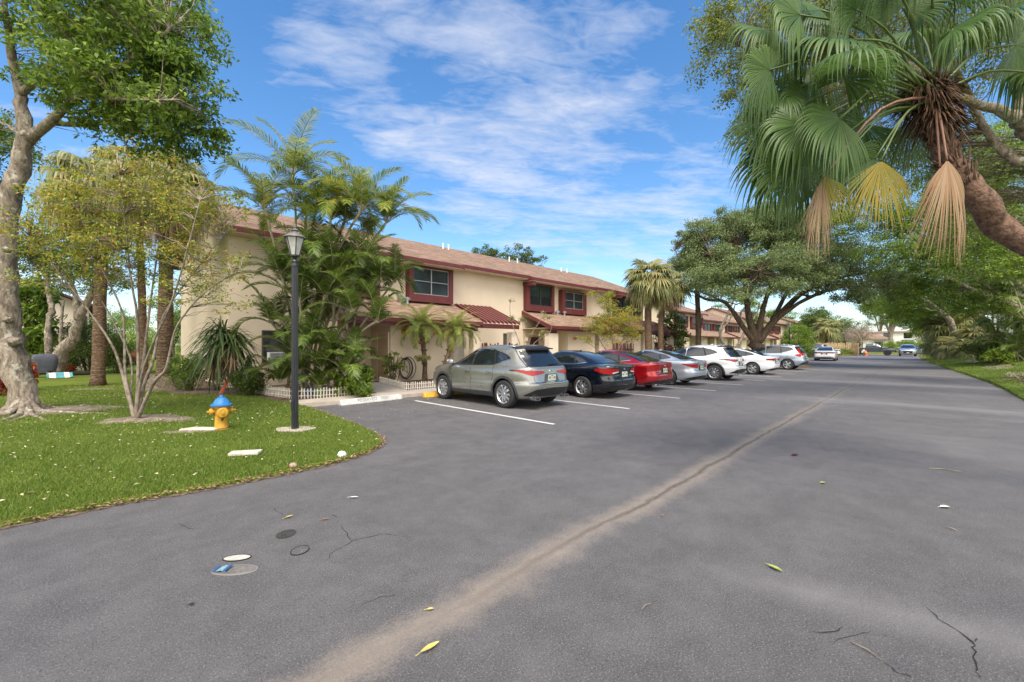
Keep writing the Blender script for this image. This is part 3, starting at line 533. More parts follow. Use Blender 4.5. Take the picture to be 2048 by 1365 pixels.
# ================================================================ BUILDINGS
def text_mesh(s, size, m_, depth=.004):
    cu = bpy.data.curves.new('t', 'FONT'); cu.body = s; cu.size = size; cu.extrude = depth; cu.align_x = 'CENTER'; cu.align_y = 'CENTER'
    o = bpy.data.objects.new('t', cu); col.objects.link(o); dg = bpy.context.evaluated_depsgraph_get(); me = bpy.data.meshes.new_from_object(o.evaluated_get(dg))
    bpy.data.objects.remove(o); bpy.data.curves.remove(cu); me.materials.clear(); me.materials.append(m_); return me
def gable_wall(mb, x0, x1, ya, yb, ze, zr, mi=0):
    ym = (ya + yb) / 2; P = [(ya, 0), (yb, 0), (yb, ze), (ym, zr), (ya, ze)]; n = 5
    vs = [(x0, y, z) for y, z in P] + [(x1, y, z) for y, z in P]
    mb.add(vs, [tuple(range(n))[::-1], tuple(range(n, 2 * n))] + [(i, (i + 1) % n, n + (i + 1) % n, n + i) for i in range(n)], mi)
def slab(mb, x0, x1, ya, za, yb, zb, th=.10, mi=0):
    """sloping slab between (ya,za) and (yb,zb) extruded along x"""
    vs = [(x, y, z) for x in (x0, x1) for y, z in ((ya, za), (yb, zb), (yb, zb - th), (ya, za - th))]
    mb.add(vs, [(3, 2, 1, 0), (4, 5, 6, 7), (0, 1, 5, 4), (1, 2, 6, 5), (2, 3, 7, 6), (3, 0, 4, 7)], mi)
M['frame_dark'] = mat('dark_bronze_frame', (.05, .045, .045), .4, var=.1)
M['frame_grey'] = mat('grey_alu_frame', (.35, .35, .34), .4, metal=.4, var=.1)
def window_box(par, x0, x1, z0, z1, yw, dep=.36, side=.26, bot=.38, top=.1, vert=(.5,), horiz=(.5,), fm=None, sm=None, curtain=None, name='window'):
    sm = sm or M['maroon']; fm = fm or M['frame_grey']; mb = MB(); yf = yw - dep
    mb.box(x0, x0 + side, yf, yw + .02, z0, z1); mb.box(x1 - side, x1, yf, yw + .02, z0, z1)
    mb.box(x0 + side, x1 - side, yf + .004, yw + .02, z0 + .002, z0 + bot); mb.box(x0 + side, x1 - side, yf + .004, yw + .02, z1 - top, z1 - .002)
    w = mb.build(name, sm, par, world=True)
    a, b_, c, d = x0 + side, x1 - side, z0 + bot, z1 - top; yg = yf + .10
    f = MB(); t_ = .045
    f.box(a, a + t_, yg - .03, yg + .03, c, d); f.box(b_ - t_, b_, yg - .03, yg + .03, c, d); f.box(a + t_, b_ - t_, yg - .03, yg + .03, c, c + t_); f.box(a + t_, b_ - t_, yg - .03, yg + .03, d - t_, d)
    for v in vert: xx = a + (b_ - a) * v; f.box(xx - .03, xx + .03, yg - .028, yg + .028, c + t_, d - t_)
    vs = [0] + list(vert) + [1]
    for h in horiz:
        zz_ = c + (d - c) * h
        for p, q in zip(vs[:-1], vs[1:]): f.box(a + (b_ - a) * p + .046, a + (b_ - a) * q - .046, yg - .026, yg + .026, zz_ - .02, zz_ + .02)
    link('frame', f.mesh('frame', fm), w)
    g = MB(); g.box(a + .01, b_ - .01, yg - .006, yg + .006, c + .01, d - .01); link('pane', g.mesh('pane', M['pane']), w)
    g = MB(); g.box(a, b_, yw - .05, yw + .01, c, d, 0); xm = a + (b_ - a) * .5
    cm = curtain or M['blinds']; g.box(a + .03, b_ - .03, yg + .07, yg + .09, c + (d - c) * (.02 if curtain is None else .45), d - .01, 1)
    link('blinds', g.mesh('blinds', [M['room'], cm]), w); return w
def fascia(mb, x0, x1, y, z, h=.22, th=.035, mi=0):
    h *= .78; mb.box(x0, x1, y - th, y, z - h, z, mi)
def rake(mb, x, ya, za, yb, zb, h=.24, th=.04, mi=0):
    vs = [(xx, y, z) for xx in (x - th, x) for y, z in ((ya, za), (yb, zb), (yb, zb - h), (ya, za - h))]
    mb.add(vs, [(3, 2, 1, 0), (4, 5, 6, 7), (0, 1, 5, 4), (1, 2, 6, 5), (2, 3, 7, 6), (3, 0, 4, 7)], mi)
def low_wall(mb, x0, x1, y0, y1, z0=2.82, z1=3.55, mi=0):
    vs = [(x, y, z) for x in (x0, x1) for y, z in ((y0, 0), (y1, 0), (y1, z1), (y0, z0))]
    mb.add(vs, [(3, 2, 1, 0), (4, 5, 6, 7), (0, 1, 5, 4), (1, 2, 6, 5), (2, 3, 7, 6), (3, 0, 4, 7)], mi)
M['sunlit_maroon'] = mat('sunlit_maroon_edge', (.30, .12, .11), .8, var=.15)  # paler rafter tops and tips: sunlight on the edges put into the colour
def pergola(par, x0, x1, ya, za, yb, zb, n, m_):
    mb = MB()
    for i in range(n):
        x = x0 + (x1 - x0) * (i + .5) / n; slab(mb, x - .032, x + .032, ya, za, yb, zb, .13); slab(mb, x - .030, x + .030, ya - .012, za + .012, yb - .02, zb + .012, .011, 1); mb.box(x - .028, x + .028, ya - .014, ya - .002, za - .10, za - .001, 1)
    mb.box(x0, x1, ya + .18, ya + .30, za - .36, za - .13); mb.box(x0, x1, yb - .06, yb - .01, zb - .25, zb - .02)
    return mb.build('pergola', [m_, M['sunlit_maroon']], par, world=True)
YW, YE, ZE, YR, ZR = 18.6, 18.0, 5.97, 24.2, 8.42
th1 = thing('townhouse_row', 'long two-storey cream stucco townhouse row with maroon window boxes behind the nearest parked cars', 'townhouses', (3.7, YW, 0))
mb = MB(); gable_wall(mb, 3.72, 35.15, YW, 29.8, 5.83, 8.17); mb.build('wall', M['stucco'], th1, world=True)
rf = MB(); fs = MB(); so = MB(); sl = (ZR - ZE) / (YR - YE)
secs = [(3.35, 6.6, 18.0), (6.6, 14.1, 17.72), (14.1, 19.55, 18.0), (19.55, 26.5, 17.72), (26.5, 29.85, 18.0), (29.85, 35.5, 17.72)]
for x0, x1, ye in secs:
    ze = ZE - (YE - ye) * sl; slab(rf, x0, x1, ye, ze, YR, ZR, .10); fascia(fs, x0, x1, ye + .001, ze - .012, .24)
    so.box(x0 + .001, x1 - .001, ye + .002, YW - .002, ze - .235, ze - .205)
    if ye < 17.9:
        for xx in (x0, x1 + .05): rake(fs, xx, ye - .034, ze + .0, 18.0, ze + .28 * sl, .24, .05)
        for xx in (x0 + .02, ): fs.box(xx, xx + .28, ye + .01, YW, ze - .50, ze - .24)
slab(rf, 3.35, 35.5, 30.4, ZE, YR + .001, ZR - .001, .10)
roof = rf.build('roof', M['roof'], th1, world=True)
for x, sgn in ((3.35, 1), (35.54, 1)):
    rake(fs, x, 18.0, ZE - .01, YR, ZR - .01, .26); rake(fs, x, 30.4, ZE - .01, YR, ZR - .01, .26)
fs.build('fascia', M['maroon'], th1, world=True); so.build('soffit', M['stucco'], th1, world=True)
for x in (16.8, 17.25, 23.0, 23.9, 29.4, 30.2):
    mb = MB(); mb.lathe([(.05, 7.85), (.05, 8.42), (.035, 8.42), (.035, 8.3)], 10, M=Matrix.Translation((x, 23.3, 0)), cap=False); o = mb.build('vent_pipe', M['white'], roof); 
# lower shed roofs
for (x0, x1, m_, name) in ((7.0, 14.1, 'roof_low', 'porch_roof'), (19.5, 26.6, 'roof_low', 'porch_roof'), (29.6, 34.7, 'roof_red', 'porch_roof')):
    mb = MB(); slab(mb, x0, x1, 16.2, 2.80, YW - .003, 3.82, .09); pr = mb.build(name, M[m_], th1, world=True)
    mb = MB(); fascia(mb, x0 + .001, x1 - .001, 16.2, 2.79, .20); rake(mb, x0, 16.165, 2.785, YW - .004, 3.80, .24); rake(mb, x1 + .04, 16.165, 2.785, YW - .004, 3.80, .24)
    mb.box(x0 + .05, x0 + .9, 16.5, 16.75, 2.34, 2.60); mb.box(x1 - .9, x1 - .05, 16.5, 16.75, 2.34, 2.60); mb.box(x0 + .02, x1 - .02, 16.25, 16.29, 2.5, 2.62)
    link('trim', mb.mesh('trim', M['maroon' if m_ == 'roof_low' else 'maroon_dark']), pr)
    sf = MB(); sf.box(x0 + .03, x1 - .03, 16.3, YW - .01, 2.655, 2.675); link('ceiling', sf.mesh('ceiling', M['stucco']), pr)
# walls under the porch roofs
def pw(par, m_, *a):
    mb = MB(); low_wall(mb, *a); return mb.build('porch_wall', m_, par, world=True)
pw(th1, M['stucco'], 9.34, 12.36, 16.8, YW + .01, 2.64, 2.66); pw(th1, M['stucco'], 12.36, 14.08, 17.7, YW + .01, 2.64, 2.66); pw(th1, M['stucco'], 7.02, 7.25, 16.8, YW, 2.6, 2.6)
pw(th1, M['stucco'], 21.9, 24.95, 16.8, YW + .01, 2.64, 2.66); pw(th1, M['stucco'], 25.45, 26.58, 16.8, YW + .01, 2.64, 2.66)
pw(th1, M['stucco'], 29.55, 31.35, 16.8, YW + .01, 2.64, 2.66); pw(th1, M['stucco'], 31.95, 33.2, 16.85, YW + .01, 2.64, 2.66)
for x in (13.72, 19.62, 16.42, 32.55, 36.2):
    mb = MB(); mb.box(x, x + (.85 if x == 19.62 else .42), 16.45, 16.83, 0, 2.34); mb.build('pillar', M['white_stucco'] if x > 16 else M['stucco'], th1, world=True)
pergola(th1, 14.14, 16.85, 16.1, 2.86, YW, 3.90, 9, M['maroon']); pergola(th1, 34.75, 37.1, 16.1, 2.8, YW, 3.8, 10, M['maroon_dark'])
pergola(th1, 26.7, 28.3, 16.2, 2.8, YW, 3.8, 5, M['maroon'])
# upper windows
window_box(th1, 7.0, 9.62, 3.80, 5.62, YW)
window_box(th1, 11.15, 13.82, 3.80, 5.62, YW)
GR = mat('green_curtain', (.16, .30, .22), .8, var=.1)
window_box(th1, 19.62, 22.3, 3.80, 5.62, YW, horiz=(), fm=M['frame_dark'], curtain=GR)
window_box(th1, 23.15, 26.0, 3.80, 5.45, YW, side=.34)
window_box(th1, 30.0, 32.55, 3.86, 5.6, YW, fm=M['frame_dark'], sm=M['maroon_dark'], horiz=(), side=.2)
window_box(th1, 33.1, 34.75, 3.95, 5.55, YW, dep=.12, side=.08, bot=.08, vert=(), horiz=(), fm=M['frame_dark'], sm=M['stucco_dim'])
# ground-floor window with the air conditioner
w = window_box(th1, 4.82, 6.15, .95, 2.22, YW, dep=.10, side=.06, bot=.06, top=.06, vert=(), horiz=(.45,), fm=M['frame_dark'], sm=M['frame_dark'])
mb = MB(); mb.box(4.98, 5.55, 18.22, 18.5, 1.02, 1.36)
for i in range(7): mb.box(5.02, 5.51, 18.208, 18.222, 1.06 + i * .042, 1.075 + i * .042, 1)
mb.build('air_conditioner', [M['white'], M['clad']], th1, world=True)
window_box(th1, 17.85, 18.2, 1.55, 2.35, YW, dep=.06, side=.04, bot=.04, top=.04, vert=(), horiz=(), fm=M['frame_dark'], sm=M['frame_dark'])
# doors
def door_y(par, x0, x1, y, z0, z1, m_, name='door', handle=True, trim=None):
    mb = MB(); mb.box(x0, x1, y - .04, y + .01, z0, z1); 
    for (a, b_, c, d) in ((.12, .88, .08, .42), (.12, .88, .5, .92)): mb.box(x0 + (x1 - x0) * a, x0 + (x1 - x0) * b_, y - .052, y - .04, z0 + (z1 - z0) * c, z0 + (z1 - z0) * d)
    o = mb.build(name, m_, par, world=True)
    if handle: h = MB(); h.lathe([(.012, 0), (.012, .05), (.032, .05), (.032, .09), (.01, .1)], 12, M=Matrix.Translation((x0 + .08, y - .04, z0 + 1.0)) @ Matrix.Rotation(R(90), 4, 'X')); link('handle', h.mesh('handle', M['dark'], True), o)
    if trim: t_ = MB(); t_.box(x0 - .06, x0, y - .05, y + .01, z0, z1 + .06); t_.box(x1, x1 + .06, y - .05, y + .01, z0, z1 + .06); t_.box(x0, x1, y - .05, y + .01, z1, z1 + .06); link('trim', t_.mesh('trim', trim), o)
    return o
mb = MB(); mb.box(9.30, 9.36, 16.98, 17.86, .11, 2.14); d = mb.build('door', M['beige_door'], th1, world=True)
h = MB(); h.lathe([(.012, 0), (.012, .05), (.034, .05), (.034, .09), (.01, .1)], 12, M=Matrix.Translation((9.30, 17.76, 1.12)) @ Matrix.Rotation(R(-90), 4, 'Y')); link('handle', h.mesh('handle', M['dark'], True), d)
h = MB(); h.box(9.28, 9.345, 17.86, 17.93, .11, 2.2); h.box(9.28, 9.345, 16.91, 16.98, .11, 2.2); h.box(9.28, 9.345, 16.98, 17.86, 2.14, 2.2); link('trim', h.mesh('trim', M['white_stucco']), d)
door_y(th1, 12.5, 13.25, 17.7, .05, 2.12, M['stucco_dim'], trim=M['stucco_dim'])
mb = MB(); mb.box(13.32, 14.06, 17.62, 17.66, .05, 2.2)
for i in range(9): mb.box(13.34 + i * .08, 13.40 + i * .08, 17.595, 17.62, .1, 2.16)
mb.build('vertical_blinds', M['offwhite'], th1, world=True)
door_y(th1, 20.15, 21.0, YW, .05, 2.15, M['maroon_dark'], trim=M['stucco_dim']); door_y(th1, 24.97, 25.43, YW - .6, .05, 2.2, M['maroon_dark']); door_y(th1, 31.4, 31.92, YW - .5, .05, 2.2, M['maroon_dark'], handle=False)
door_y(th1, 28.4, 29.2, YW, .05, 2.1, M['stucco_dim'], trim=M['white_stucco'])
# utility box, lamps, meters
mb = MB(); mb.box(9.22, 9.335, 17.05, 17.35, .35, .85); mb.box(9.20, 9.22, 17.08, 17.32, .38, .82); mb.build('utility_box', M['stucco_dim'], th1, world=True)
for x, y in ((21.0 - 1.15, YW), (21.45, YW), (13.0, 17.7), (28.0, YW)):
    mb = MB(); mb.box(x - .06, x + .06, y - .03, y, 1.95, 2.05); mb.lathe([(.03, 1.86), (.075, 1.90), (.085, 2.06), (.03, 2.12)], 8, M=Matrix.Translation((x, y - .10, 0))); mb.build('wall_lamp', M['offwhite'], th1, world=True)
# mushroom vents on the porch roofs
for x in (11.05, 22.65, 23.4, 10.7):
    t_ = MB(); z0 = 3.68; t_.lathe([(.09, z0 - .1), (.09, z0 + .14), (.17, z0 + .14), (.18, z0 + .22), (.12, z0 + .29), (.01, z0 + .31)], 16, M=Matrix.Translation((x, 18.28, 0))); t_.build('roof_vent', M['grey_metal'], th1, smooth=True, ang=40, world=True)
# house number plaques and the round red sign
M['plaque'] = mat('amber_plaque', (.62, .30, .04), .5, var=.1, vs=20); M['ink'] = mat('dark_brown_numerals', (.06, .03, .01), .6, var=0)
def plaque(x, y, z, txt, label, w=.42, h=.22):
    t_ = thing('number_plaque', label, 'house number', (x, y, z)); mb = MB(); mb.box(-w / 2, w / 2, -.06, 0, -h / 2, h / 2); mb.build('board', [M['plaque']], t_, bevel=.012)
    me = text_mesh(txt, h * .72, M['ink']); o = link('numerals', me, t_, (0, -.064, 0)); o.rotation_euler = (R(90), 0, 0)
plaque(10.06, 16.79, 2.24, '2733', 'amber house number plaque reading 2733 above the coiled hose')
plaque(11.75, 16.79, 2.22, '2731', 'amber house number plaque half hidden by the leaning small palm')
plaque(22.55, 16.79, 2.06, '2729', 'amber house number plaque left of its pair on the wall behind the black sedan', .36, .2)
plaque(24.2, 16.79, 2.04, '2727', 'amber house number plaque nearest the little autumn-coloured tree', .36, .2)
t_ = thing('wall_sign', 'small red octagonal sign with a pale cross on the cream wall by the palm', 'sign', (10.83, 16.78, 1.78)); mb = MB()
mb.prism([(.115 * math.cos(R(22.5 + 45 * i)), .115 * math.sin(R(22.5 + 45 * i))) for i in range(8)], 0, .012, M=Matrix.Rotation(R(90), 4, 'X')); mb.build('plate', mat('faded_red_sign', (.45, .03, .04), .5), t_)
mb = MB(); 
for a in (45, -45): mb.box(-.055, .055, -.012, .012, .013, .015, M=Matrix.Rotation(R(90), 4, 'X') @ Matrix.Rotation(R(a), 4, 'Z'))
mb.build('cross', M['offwhite'], t_)

def rowhouse(label, x0, x1, yw, secs_, ze=5.97, dep=11.2, porch=True, wallm='stucco', roofm='roof', frames='maroon', group='far townhouse rows', winz=(3.9, 5.45)):
    """a townhouse block farther down the row: x0..x1, front wall at yw; secs_: x ranges with windows + porch roofs"""
    t_ = thing('townhouse', label, 'townhouse', (x0, yw, 0), group=group); zr = ze + 2.45; ym = yw + dep / 2
    mb = MB(); gable_wall(mb, x0, x1, yw, yw + dep, ze - .14, zr - .25); mb.build('wall', M[wallm], t_, world=True)
    rf_ = MB(); slab(rf_, x0 - .3, x1 + .3, yw - .6, ze, ym, zr); slab(rf_, x0 - .3, x1 + .3, yw + dep + .6, ze, ym + .001, zr - .001); rf_.build('roof', M[roofm], t_, world=True)
    fa = MB(); fascia(fa, x0 - .3, x1 + .3, yw - .6, ze - .01, .22)
    for x in (x0 - .3, x1 + .34): rake(fa, x, yw - .6, ze - .01, ym, zr - .01, .24); rake(fa, x, yw + dep + .6, ze - .01, ym, zr - .01, .24)
    fa.build('fascia', M[frames], t_, world=True)
    for (a, b_) in secs_:
        w_ = (b_ - a); window_box(t_, a + .2, a + w_ * .42, winz[0], winz[1], yw, sm=M[frames], fm=M['frame_dark']); window_box(t_, a + w_ * .55, b_ - .3, winz[0], winz[1], yw, sm=M[frames], fm=M['frame_dark'])
        if porch:
            mb = MB(); slab(mb, a, b_, yw - 2.4, 2.8, yw - .003, 3.82, .09); p = mb.build('porch_roof', M['roof_low' if roofm == 'roof' else 'roof_red'], t_, world=True)
            mb = MB(); fascia(mb, a, b_, yw - 2.4, 2.79, .2); rake(mb, a, yw - 2.43, 2.785, yw - .004, 3.8, .24); rake(mb, b_ + .04, yw - 2.43, 2.785, yw - .004, 3.8, .24); link('trim', mb.mesh('trim', M[frames]), p)
            pw(t_, M[wallm], a + w_ * .35, b_ - w_ * .3, yw - 1.8, yw + .01, 2.62, 2.66); pw(t_, M[wallm], a + .05, a + .5, yw - 1.9, yw - 1.4, 2.58, 2.6); pw(t_, M[wallm], b_ - .5, b_ - .05, yw - 1.9, yw - 1.4, 2.58, 2.6)
            door_y(t_, a + w_ * .12, a + w_ * .12 + .9, yw, .05, 2.1, M['stucco_dim'], handle=False)
    return t_
rowhouse('second cream townhouse block, its gable roof starting right of the tall palm trunks', 51.8, 62, 23.6, [(52.3, 61.6)])
rowhouse('lower cream townhouse block between the two gabled ones, behind the crooked pale trees', 62.4, 79.6, 24.2, [(63.0, 70.5), (72.5, 79.2)], ze=5.3, winz=(3.3, 4.8))
rowhouse('cream townhouse block showing a broad blank gable wall behind the big shade tree', 80, 109, 23.2, [(82, 89.5), (93.5, 101.5)])
rowhouse('farthest cream townhouse gable, just left of the round bush and the far lamp', 118, 134, 21.8, [(120, 127)])
# far white houses closing the street
def far_house(label, c, rot, w, d, h, ze, winrows, roofm='roof_red', cat='house'):
    t_ = thing('house', label, cat, c, rot, group='white houses at the end of the street')
    mb = MB(); mb.box(-w / 2, w / 2, 0, d, 0, h); mb.build('wall', M['white_stucco'] if 'tan' in label else M['white'], t_)
    mb = MB(); zr = h + ze; P = [(-w / 2 - .5, -.5, h), (w / 2 + .5, -.5, h), (w / 2 + .5, d + .5, h), (-w / 2 - .5, d + .5, h), (-w / 2 + d / 2, d / 2, zr), (w / 2 - d / 2, d / 2, zr)]
    mb.add(P, [(0, 1, 5, 4), (1, 2, 5), (2, 3, 4, 5), (3, 0, 4), (3, 2, 1, 0)]); mb.build('roof', M[roofm], t_)
    for z in winrows:
        n = int(w / 4)
        for i in range(n):
            x = -w / 2 + w * (i + .5) / n; mb = MB(); mb.box(x - .8, x + .8, -.06, .02, z, z + 1.4); f = mb.build('window', M['frame_dark'], t_); mb = MB(); mb.box(x - .72, x - .04, -.075, -.05, z + .08, z + 1.32); mb.box(x + .04, x + .72, -.075, -.05, z + .08, z + 1.32); link('pane', mb.mesh('pane', M['carglass']), f)
            if z < 2: mb = MB(); mb.box(x - 1.3, x + 1.3, -1.2, -.01, z + 1.9, z + 2.02); mb.build('awning', M['grey_metal'], t_)
    return t_
far_house('white two-storey house with small awnings, right of the bare pinkish tree', tuple(gp(1795, 702.6)), R(-82), 16, 9, 4.9, .5, (1.0, 3.3), roofm='roof_low')
far_house('low white house with grey roof behind the far timber fence', tuple(gp(1672, 702.2)), R(-80), 22, 9, 3.2, 2.0, (1.0,), roofm='roof_low')
far_house('white house half hidden behind the hedge at the right end of the street', tuple(gp(1900, 702.2)), R(-88), 18, 9, 5.2, 2.2, (1.0, 3.6))
# neighbouring building far left, seen between the left trunks
c = at(95, 700, 26.0); c.z = 0
t_ = thing('townhouse', 'cream gable-ended house with maroon eaves at the far left behind the big trunk', 'townhouse', c, R(3))
mb = MB(); P = [(-7.5, 0), (1.8, 0), (1.8, 4.15), (-2.8, 6.1), (-7.5, 4.3)]; vs = [(x, 0, z) for x, z in P] + [(x, 5, z) for x, z in P]
mb.add(vs, [(0, 1, 2, 3, 4), (9, 8, 7, 6, 5)] + [((i + 1) % 5, i, 5 + i, 5 + (i + 1) % 5) for i in range(5)]); mb.build('wall', M['white_stucco'], t_)
mb = MB()
for (xa, za, xb, zb) in ((-8.1, 4.06, -2.8, 6.3), (2.4, 4.06, -2.8, 6.3)):
    vs = [(xa, -.5, za), (xb, -.5, zb), (xb, 5.4, zb), (xa, 5.4, za)]; vs += [(v[0], v[1], v[2] - .14) for v in vs]
    mb.add(vs, [(0, 1, 2, 3), (7, 6, 5, 4), (0, 4, 5, 1), (1, 5, 6, 2), (2, 6, 7, 3), (3, 7, 4, 0)])
mb.build('roof', M['maroon_dark'], t_)
mb = MB(); vs = [(-4.4, -.9, 3.75), (-1.4, -.9, 3.35), (-1.4, 0, 3.75), (-4.4, 0, 4.15)]; vs += [(v[0], v[1], v[2] - .3) for v in vs]; mb.add(vs, [(0, 1, 2, 3), (7, 6, 5, 4), (0, 4, 5, 1), (1, 5, 6, 2), (2, 6, 7, 3), (3, 7, 4, 0)]); mb.build('awning', M['maroon'], t_)
for x0, x1, z0, z1 in ((-3.2, -2.2, 2.2, 3.4), (1.25, 1.7, 2.0, 3.5), (-2.9, -1.2, .3, 1.4), (-.9, 1.2, .3, 1.3)):
    mb = MB(); mb.box(x0, x1, -.08, .02, z0, z1); w = mb.build('window', M['maroon_dark'], t_); mb = MB(); mb.box(x0 + .1, x1 - .1, -.1, -.05, z0 + .1, z1 - .1); link('pane', mb.mesh('pane', M['carglass']), w)
c = at(150, 700, 30.0); c.z = 0
t_ = thing('townhouse', 'pale wing with shutters behind the twin crooked trunks at the far left', 'townhouse', c, R(0))
mb = MB(); mb.box(-1.5, .6, 0, 6, 0, 3.9); mb.build('wall', M['white_stucco'], t_); mb = MB(); mb.box(-1.9, .9, -.4, 6.3, 3.9, 4.1); mb.build('roof', M['maroon_dark'], t_)
for x in (-.9, -.2): mb = MB(); mb.box(x, x + .5, -.06, .02, 2.1, 3.4); mb.build('shutter', M['maroon_dark'], t_)
# ================================================================ CARS
def resample(pl, n):
    P = np.array(pl, float); d = np.r_[0, np.cumsum(np.linalg.norm(np.diff(P, axis=0), axis=1))]; t = np.linspace(0, d[-1], n)
    return np.stack([np.interp(t, d, P[:, i]) for i in range(P.shape[1])], 1)
ROWS = {
 'suv': dict(L=4.64, W=1.87, Hh=1.645, wb=2.66, rax=-1.36, wr=.365, rows=[(.25, -1.95, 2.0, .76), (.27, -2.1, 2.16, .85), (.35, -2.22, 2.26, .90), (.50, -2.29, 2.31, .925), (.60, -2.315, 2.32, .93), (.665, -2.31, 2.32, .925), (.70, -2.245, 2.31, .922), (.80, -2.225, 2.27, .932), (.90, -2.205, 2.20, .935), (.98, -2.195, 2.05, .925), (1.03, -2.19, 1.85, .905), (1.07, -2.17, 1.5, .880), (1.10, -2.14, 1.16, .850), (1.2, -2.06, 1.0, .81), (1.3, -1.98, .84, .775), (1.4, -1.89, .63, .735), (1.49, -1.81, .38, .69), (1.555, -1.80, .12, .64), (1.60, -1.70, -.1, .565), (1.63, -1.45, -.28, .46), (1.645, -1.05, -.45, .22)],
   fw=([(.98, 1.085), (.02, 1.115)], [(.93, 1.105), (.55, 1.39), (.28, 1.49), (.02, 1.53)]), rw=([(-.07, 1.115), (-.93, 1.15)], [(-.07, 1.53), (-.5, 1.535), (-.80, 1.50)]), qw=([(-1.0, 1.155), (-1.43, 1.29)], [(-.87, 1.485), (-1.15, 1.42), (-1.43, 1.31)]),
   bk=([(-.70, 1.10), (.70, 1.10)], [(-.60, 1.49), (.60, 1.49)]), ws=([(-.72, 1.13), (.72, 1.13)], [(-.56, 1.5), (.56, 1.5)])),
 'sedan': dict(L=4.75, W=1.84, Hh=1.45, wb=2.76, rax=-1.33, wr=.335, rows=[(.20, -2.02, 2.08, .76), (.22, -2.16, 2.22, .84), (.31, -2.30, 2.33, .885), (.45, -2.36, 2.37, .908), (.58, -2.365, 2.37, .912), (.66, -2.32, 2.34, .908), (.78, -2.31, 2.22, .915), (.88, -2.325, 1.95, .910), (.94, -2.34, 1.65, .895), (.985, -2.33, 1.38, .872), (1.005, -2.25, 1.18, .850), (1.025, -1.98, 1.04, .815), (1.09, -1.76, .88, .775), (1.17, -1.55, .72, .735), (1.25, -1.30, .54, .695), (1.33, -1.01, .32, .645), (1.39, -.74, .12, .575), (1.43, -.5, -.02, .46), (1.447, -.28, -.12, .22)],
   fw=([(.86, 1.01), (-.10, 1.035)], [(.82, 1.03), (.42, 1.28), (.15, 1.355), (-.10, 1.375)]), rw=([(-.17, 1.035), (-.96, 1.06)], [(-.17, 1.375), (-.5, 1.36), (-.84, 1.29)]), qw=([(-1.02, 1.065), (-1.36, 1.10)], [(-.92, 1.265), (-1.12, 1.21), (-1.36, 1.12)]),
   bk=([(-.66, 1.06), (.66, 1.06)], [(-.50, 1.38), (.50, 1.38)]), ws=([(-.68, 1.05), (.68, 1.05)], [(-.5, 1.375), (.5, 1.375)])),
 'wagon': dict(L=4.55, W=1.83, Hh=1.66, wb=2.62, rax=-1.33, wr=.35, rows=[(.26, -1.95, 1.98, .76), (.28, -2.08, 2.12, .85), (.36, -2.18, 2.21, .89), (.50, -2.25, 2.26, .908), (.62, -2.27, 2.27, .912), (.70, -2.24, 2.26, .910), (.80, -2.19, 2.22, .915), (.92, -2.17, 2.10, .912), (1.0, -2.15, 1.9, .895), (1.05, -2.13, 1.55, .875), (1.09, -2.11, 1.18, .85), (1.2, -2.03, 1.0, .815), (1.3, -1.96, .84, .78), (1.4, -1.88, .63, .745), (1.49, -1.81, .38, .70), (1.565, -1.78, .12, .65), (1.61, -1.68, -.1, .57), (1.645, -1.4, -.3, .46), (1.66, -1.0, -.45, .22)],
   fw=([(.98, 1.075), (.02, 1.095)], [(.93, 1.095), (.55, 1.38), (.28, 1.49), (.02, 1.535)]), rw=([(-.07, 1.095), (-.93, 1.115)], [(-.07, 1.535), (-.5, 1.54), (-.88, 1.52)]), qw=([(-1.0, 1.12), (-1.66, 1.36)], [(-.94, 1.51), (-1.3, 1.48), (-1.66, 1.40)]),
   bk=([(-.66, 1.12), (.66, 1.12)], [(-.58, 1.5), (.58, 1.5)]), ws=([(-.72, 1.12), (.72, 1.12)], [(-.56, 1.5), (.56, 1.5)])),
}
def body_mesh(S, sx, sy, sz, ncirc=72):
    rows = np.array(S['rows']); t = np.arange(len(rows)); tt = np.linspace(0, len(rows) - 1, (len(rows) - 1) * 2 + 1)
    # gentle smoothing between key rows
    def cr(k):
        y = rows[:, k]; o = []
        for v in tt:
            i = min(int(v), len(y) - 2); f = v - i; p0, p1, p2, p3 = y[max(i - 1, 0)], y[i], y[i + 1], y[min(i + 2, len(y) - 1)]
            m1, m2 = (p2 - p0) / 2, (p3 - p1) / 2
            if (p2 - p1) * m1 <= 0: m1 = 0
            if (p2 - p1) * m2 <= 0: m2 = 0
            m1 = math.copysign(min(abs(m1), 2 * abs(p2 - p1)), m1); m2 = math.copysign(min(abs(m2), 2 * abs(p2 - p1)), m2)
            o.append((2 * f**3 - 3 * f**2 + 1) * p1 + (f**3 - 2 * f**2 + f) * m1 + (-2 * f**3 + 3 * f**2) * p2 + (f**3 - f**2) * m2)
        return np.array(o)
    z, xr, xf, w = cr(0) * sz, cr(1) * sx, cr(2) * sx, cr(3) * sy
    V = []; zmid = 1.05 * sz
    for i in range(len(z)):
        e = min(1, max(0, (z[i] - zmid) / .25)); nn = 6.5 * (1 - e) + 4.2 * e; xc = (xr[i] + xf[i]) / 2; a = (xf[i] - xr[i]) / 2
        for j in range(ncirc):
            th = 2 * math.pi * j / ncirc; c, s = math.cos(th), math.sin(th); nf = nn if c < 0 else nn * .62
            # blend exponents at the side so that front and rear halves join
            x = xc + a * math.copysign(abs(c) ** (2 / nf), c); y = w[i] * math.copysign(abs(s) ** (2 / nf), s)
            V.append((x, y, z[i]))
    n = len(z); k = ncirc; F = [(i * k + j, i * k + (j + 1) % k, (i + 1) * k + (j + 1) % k, (i + 1) * k + j) for i in range(n - 1) for j in range(k)]
    F += [tuple(range(k))[::-1], tuple(range((n - 1) * k, n * k))]; return V, F
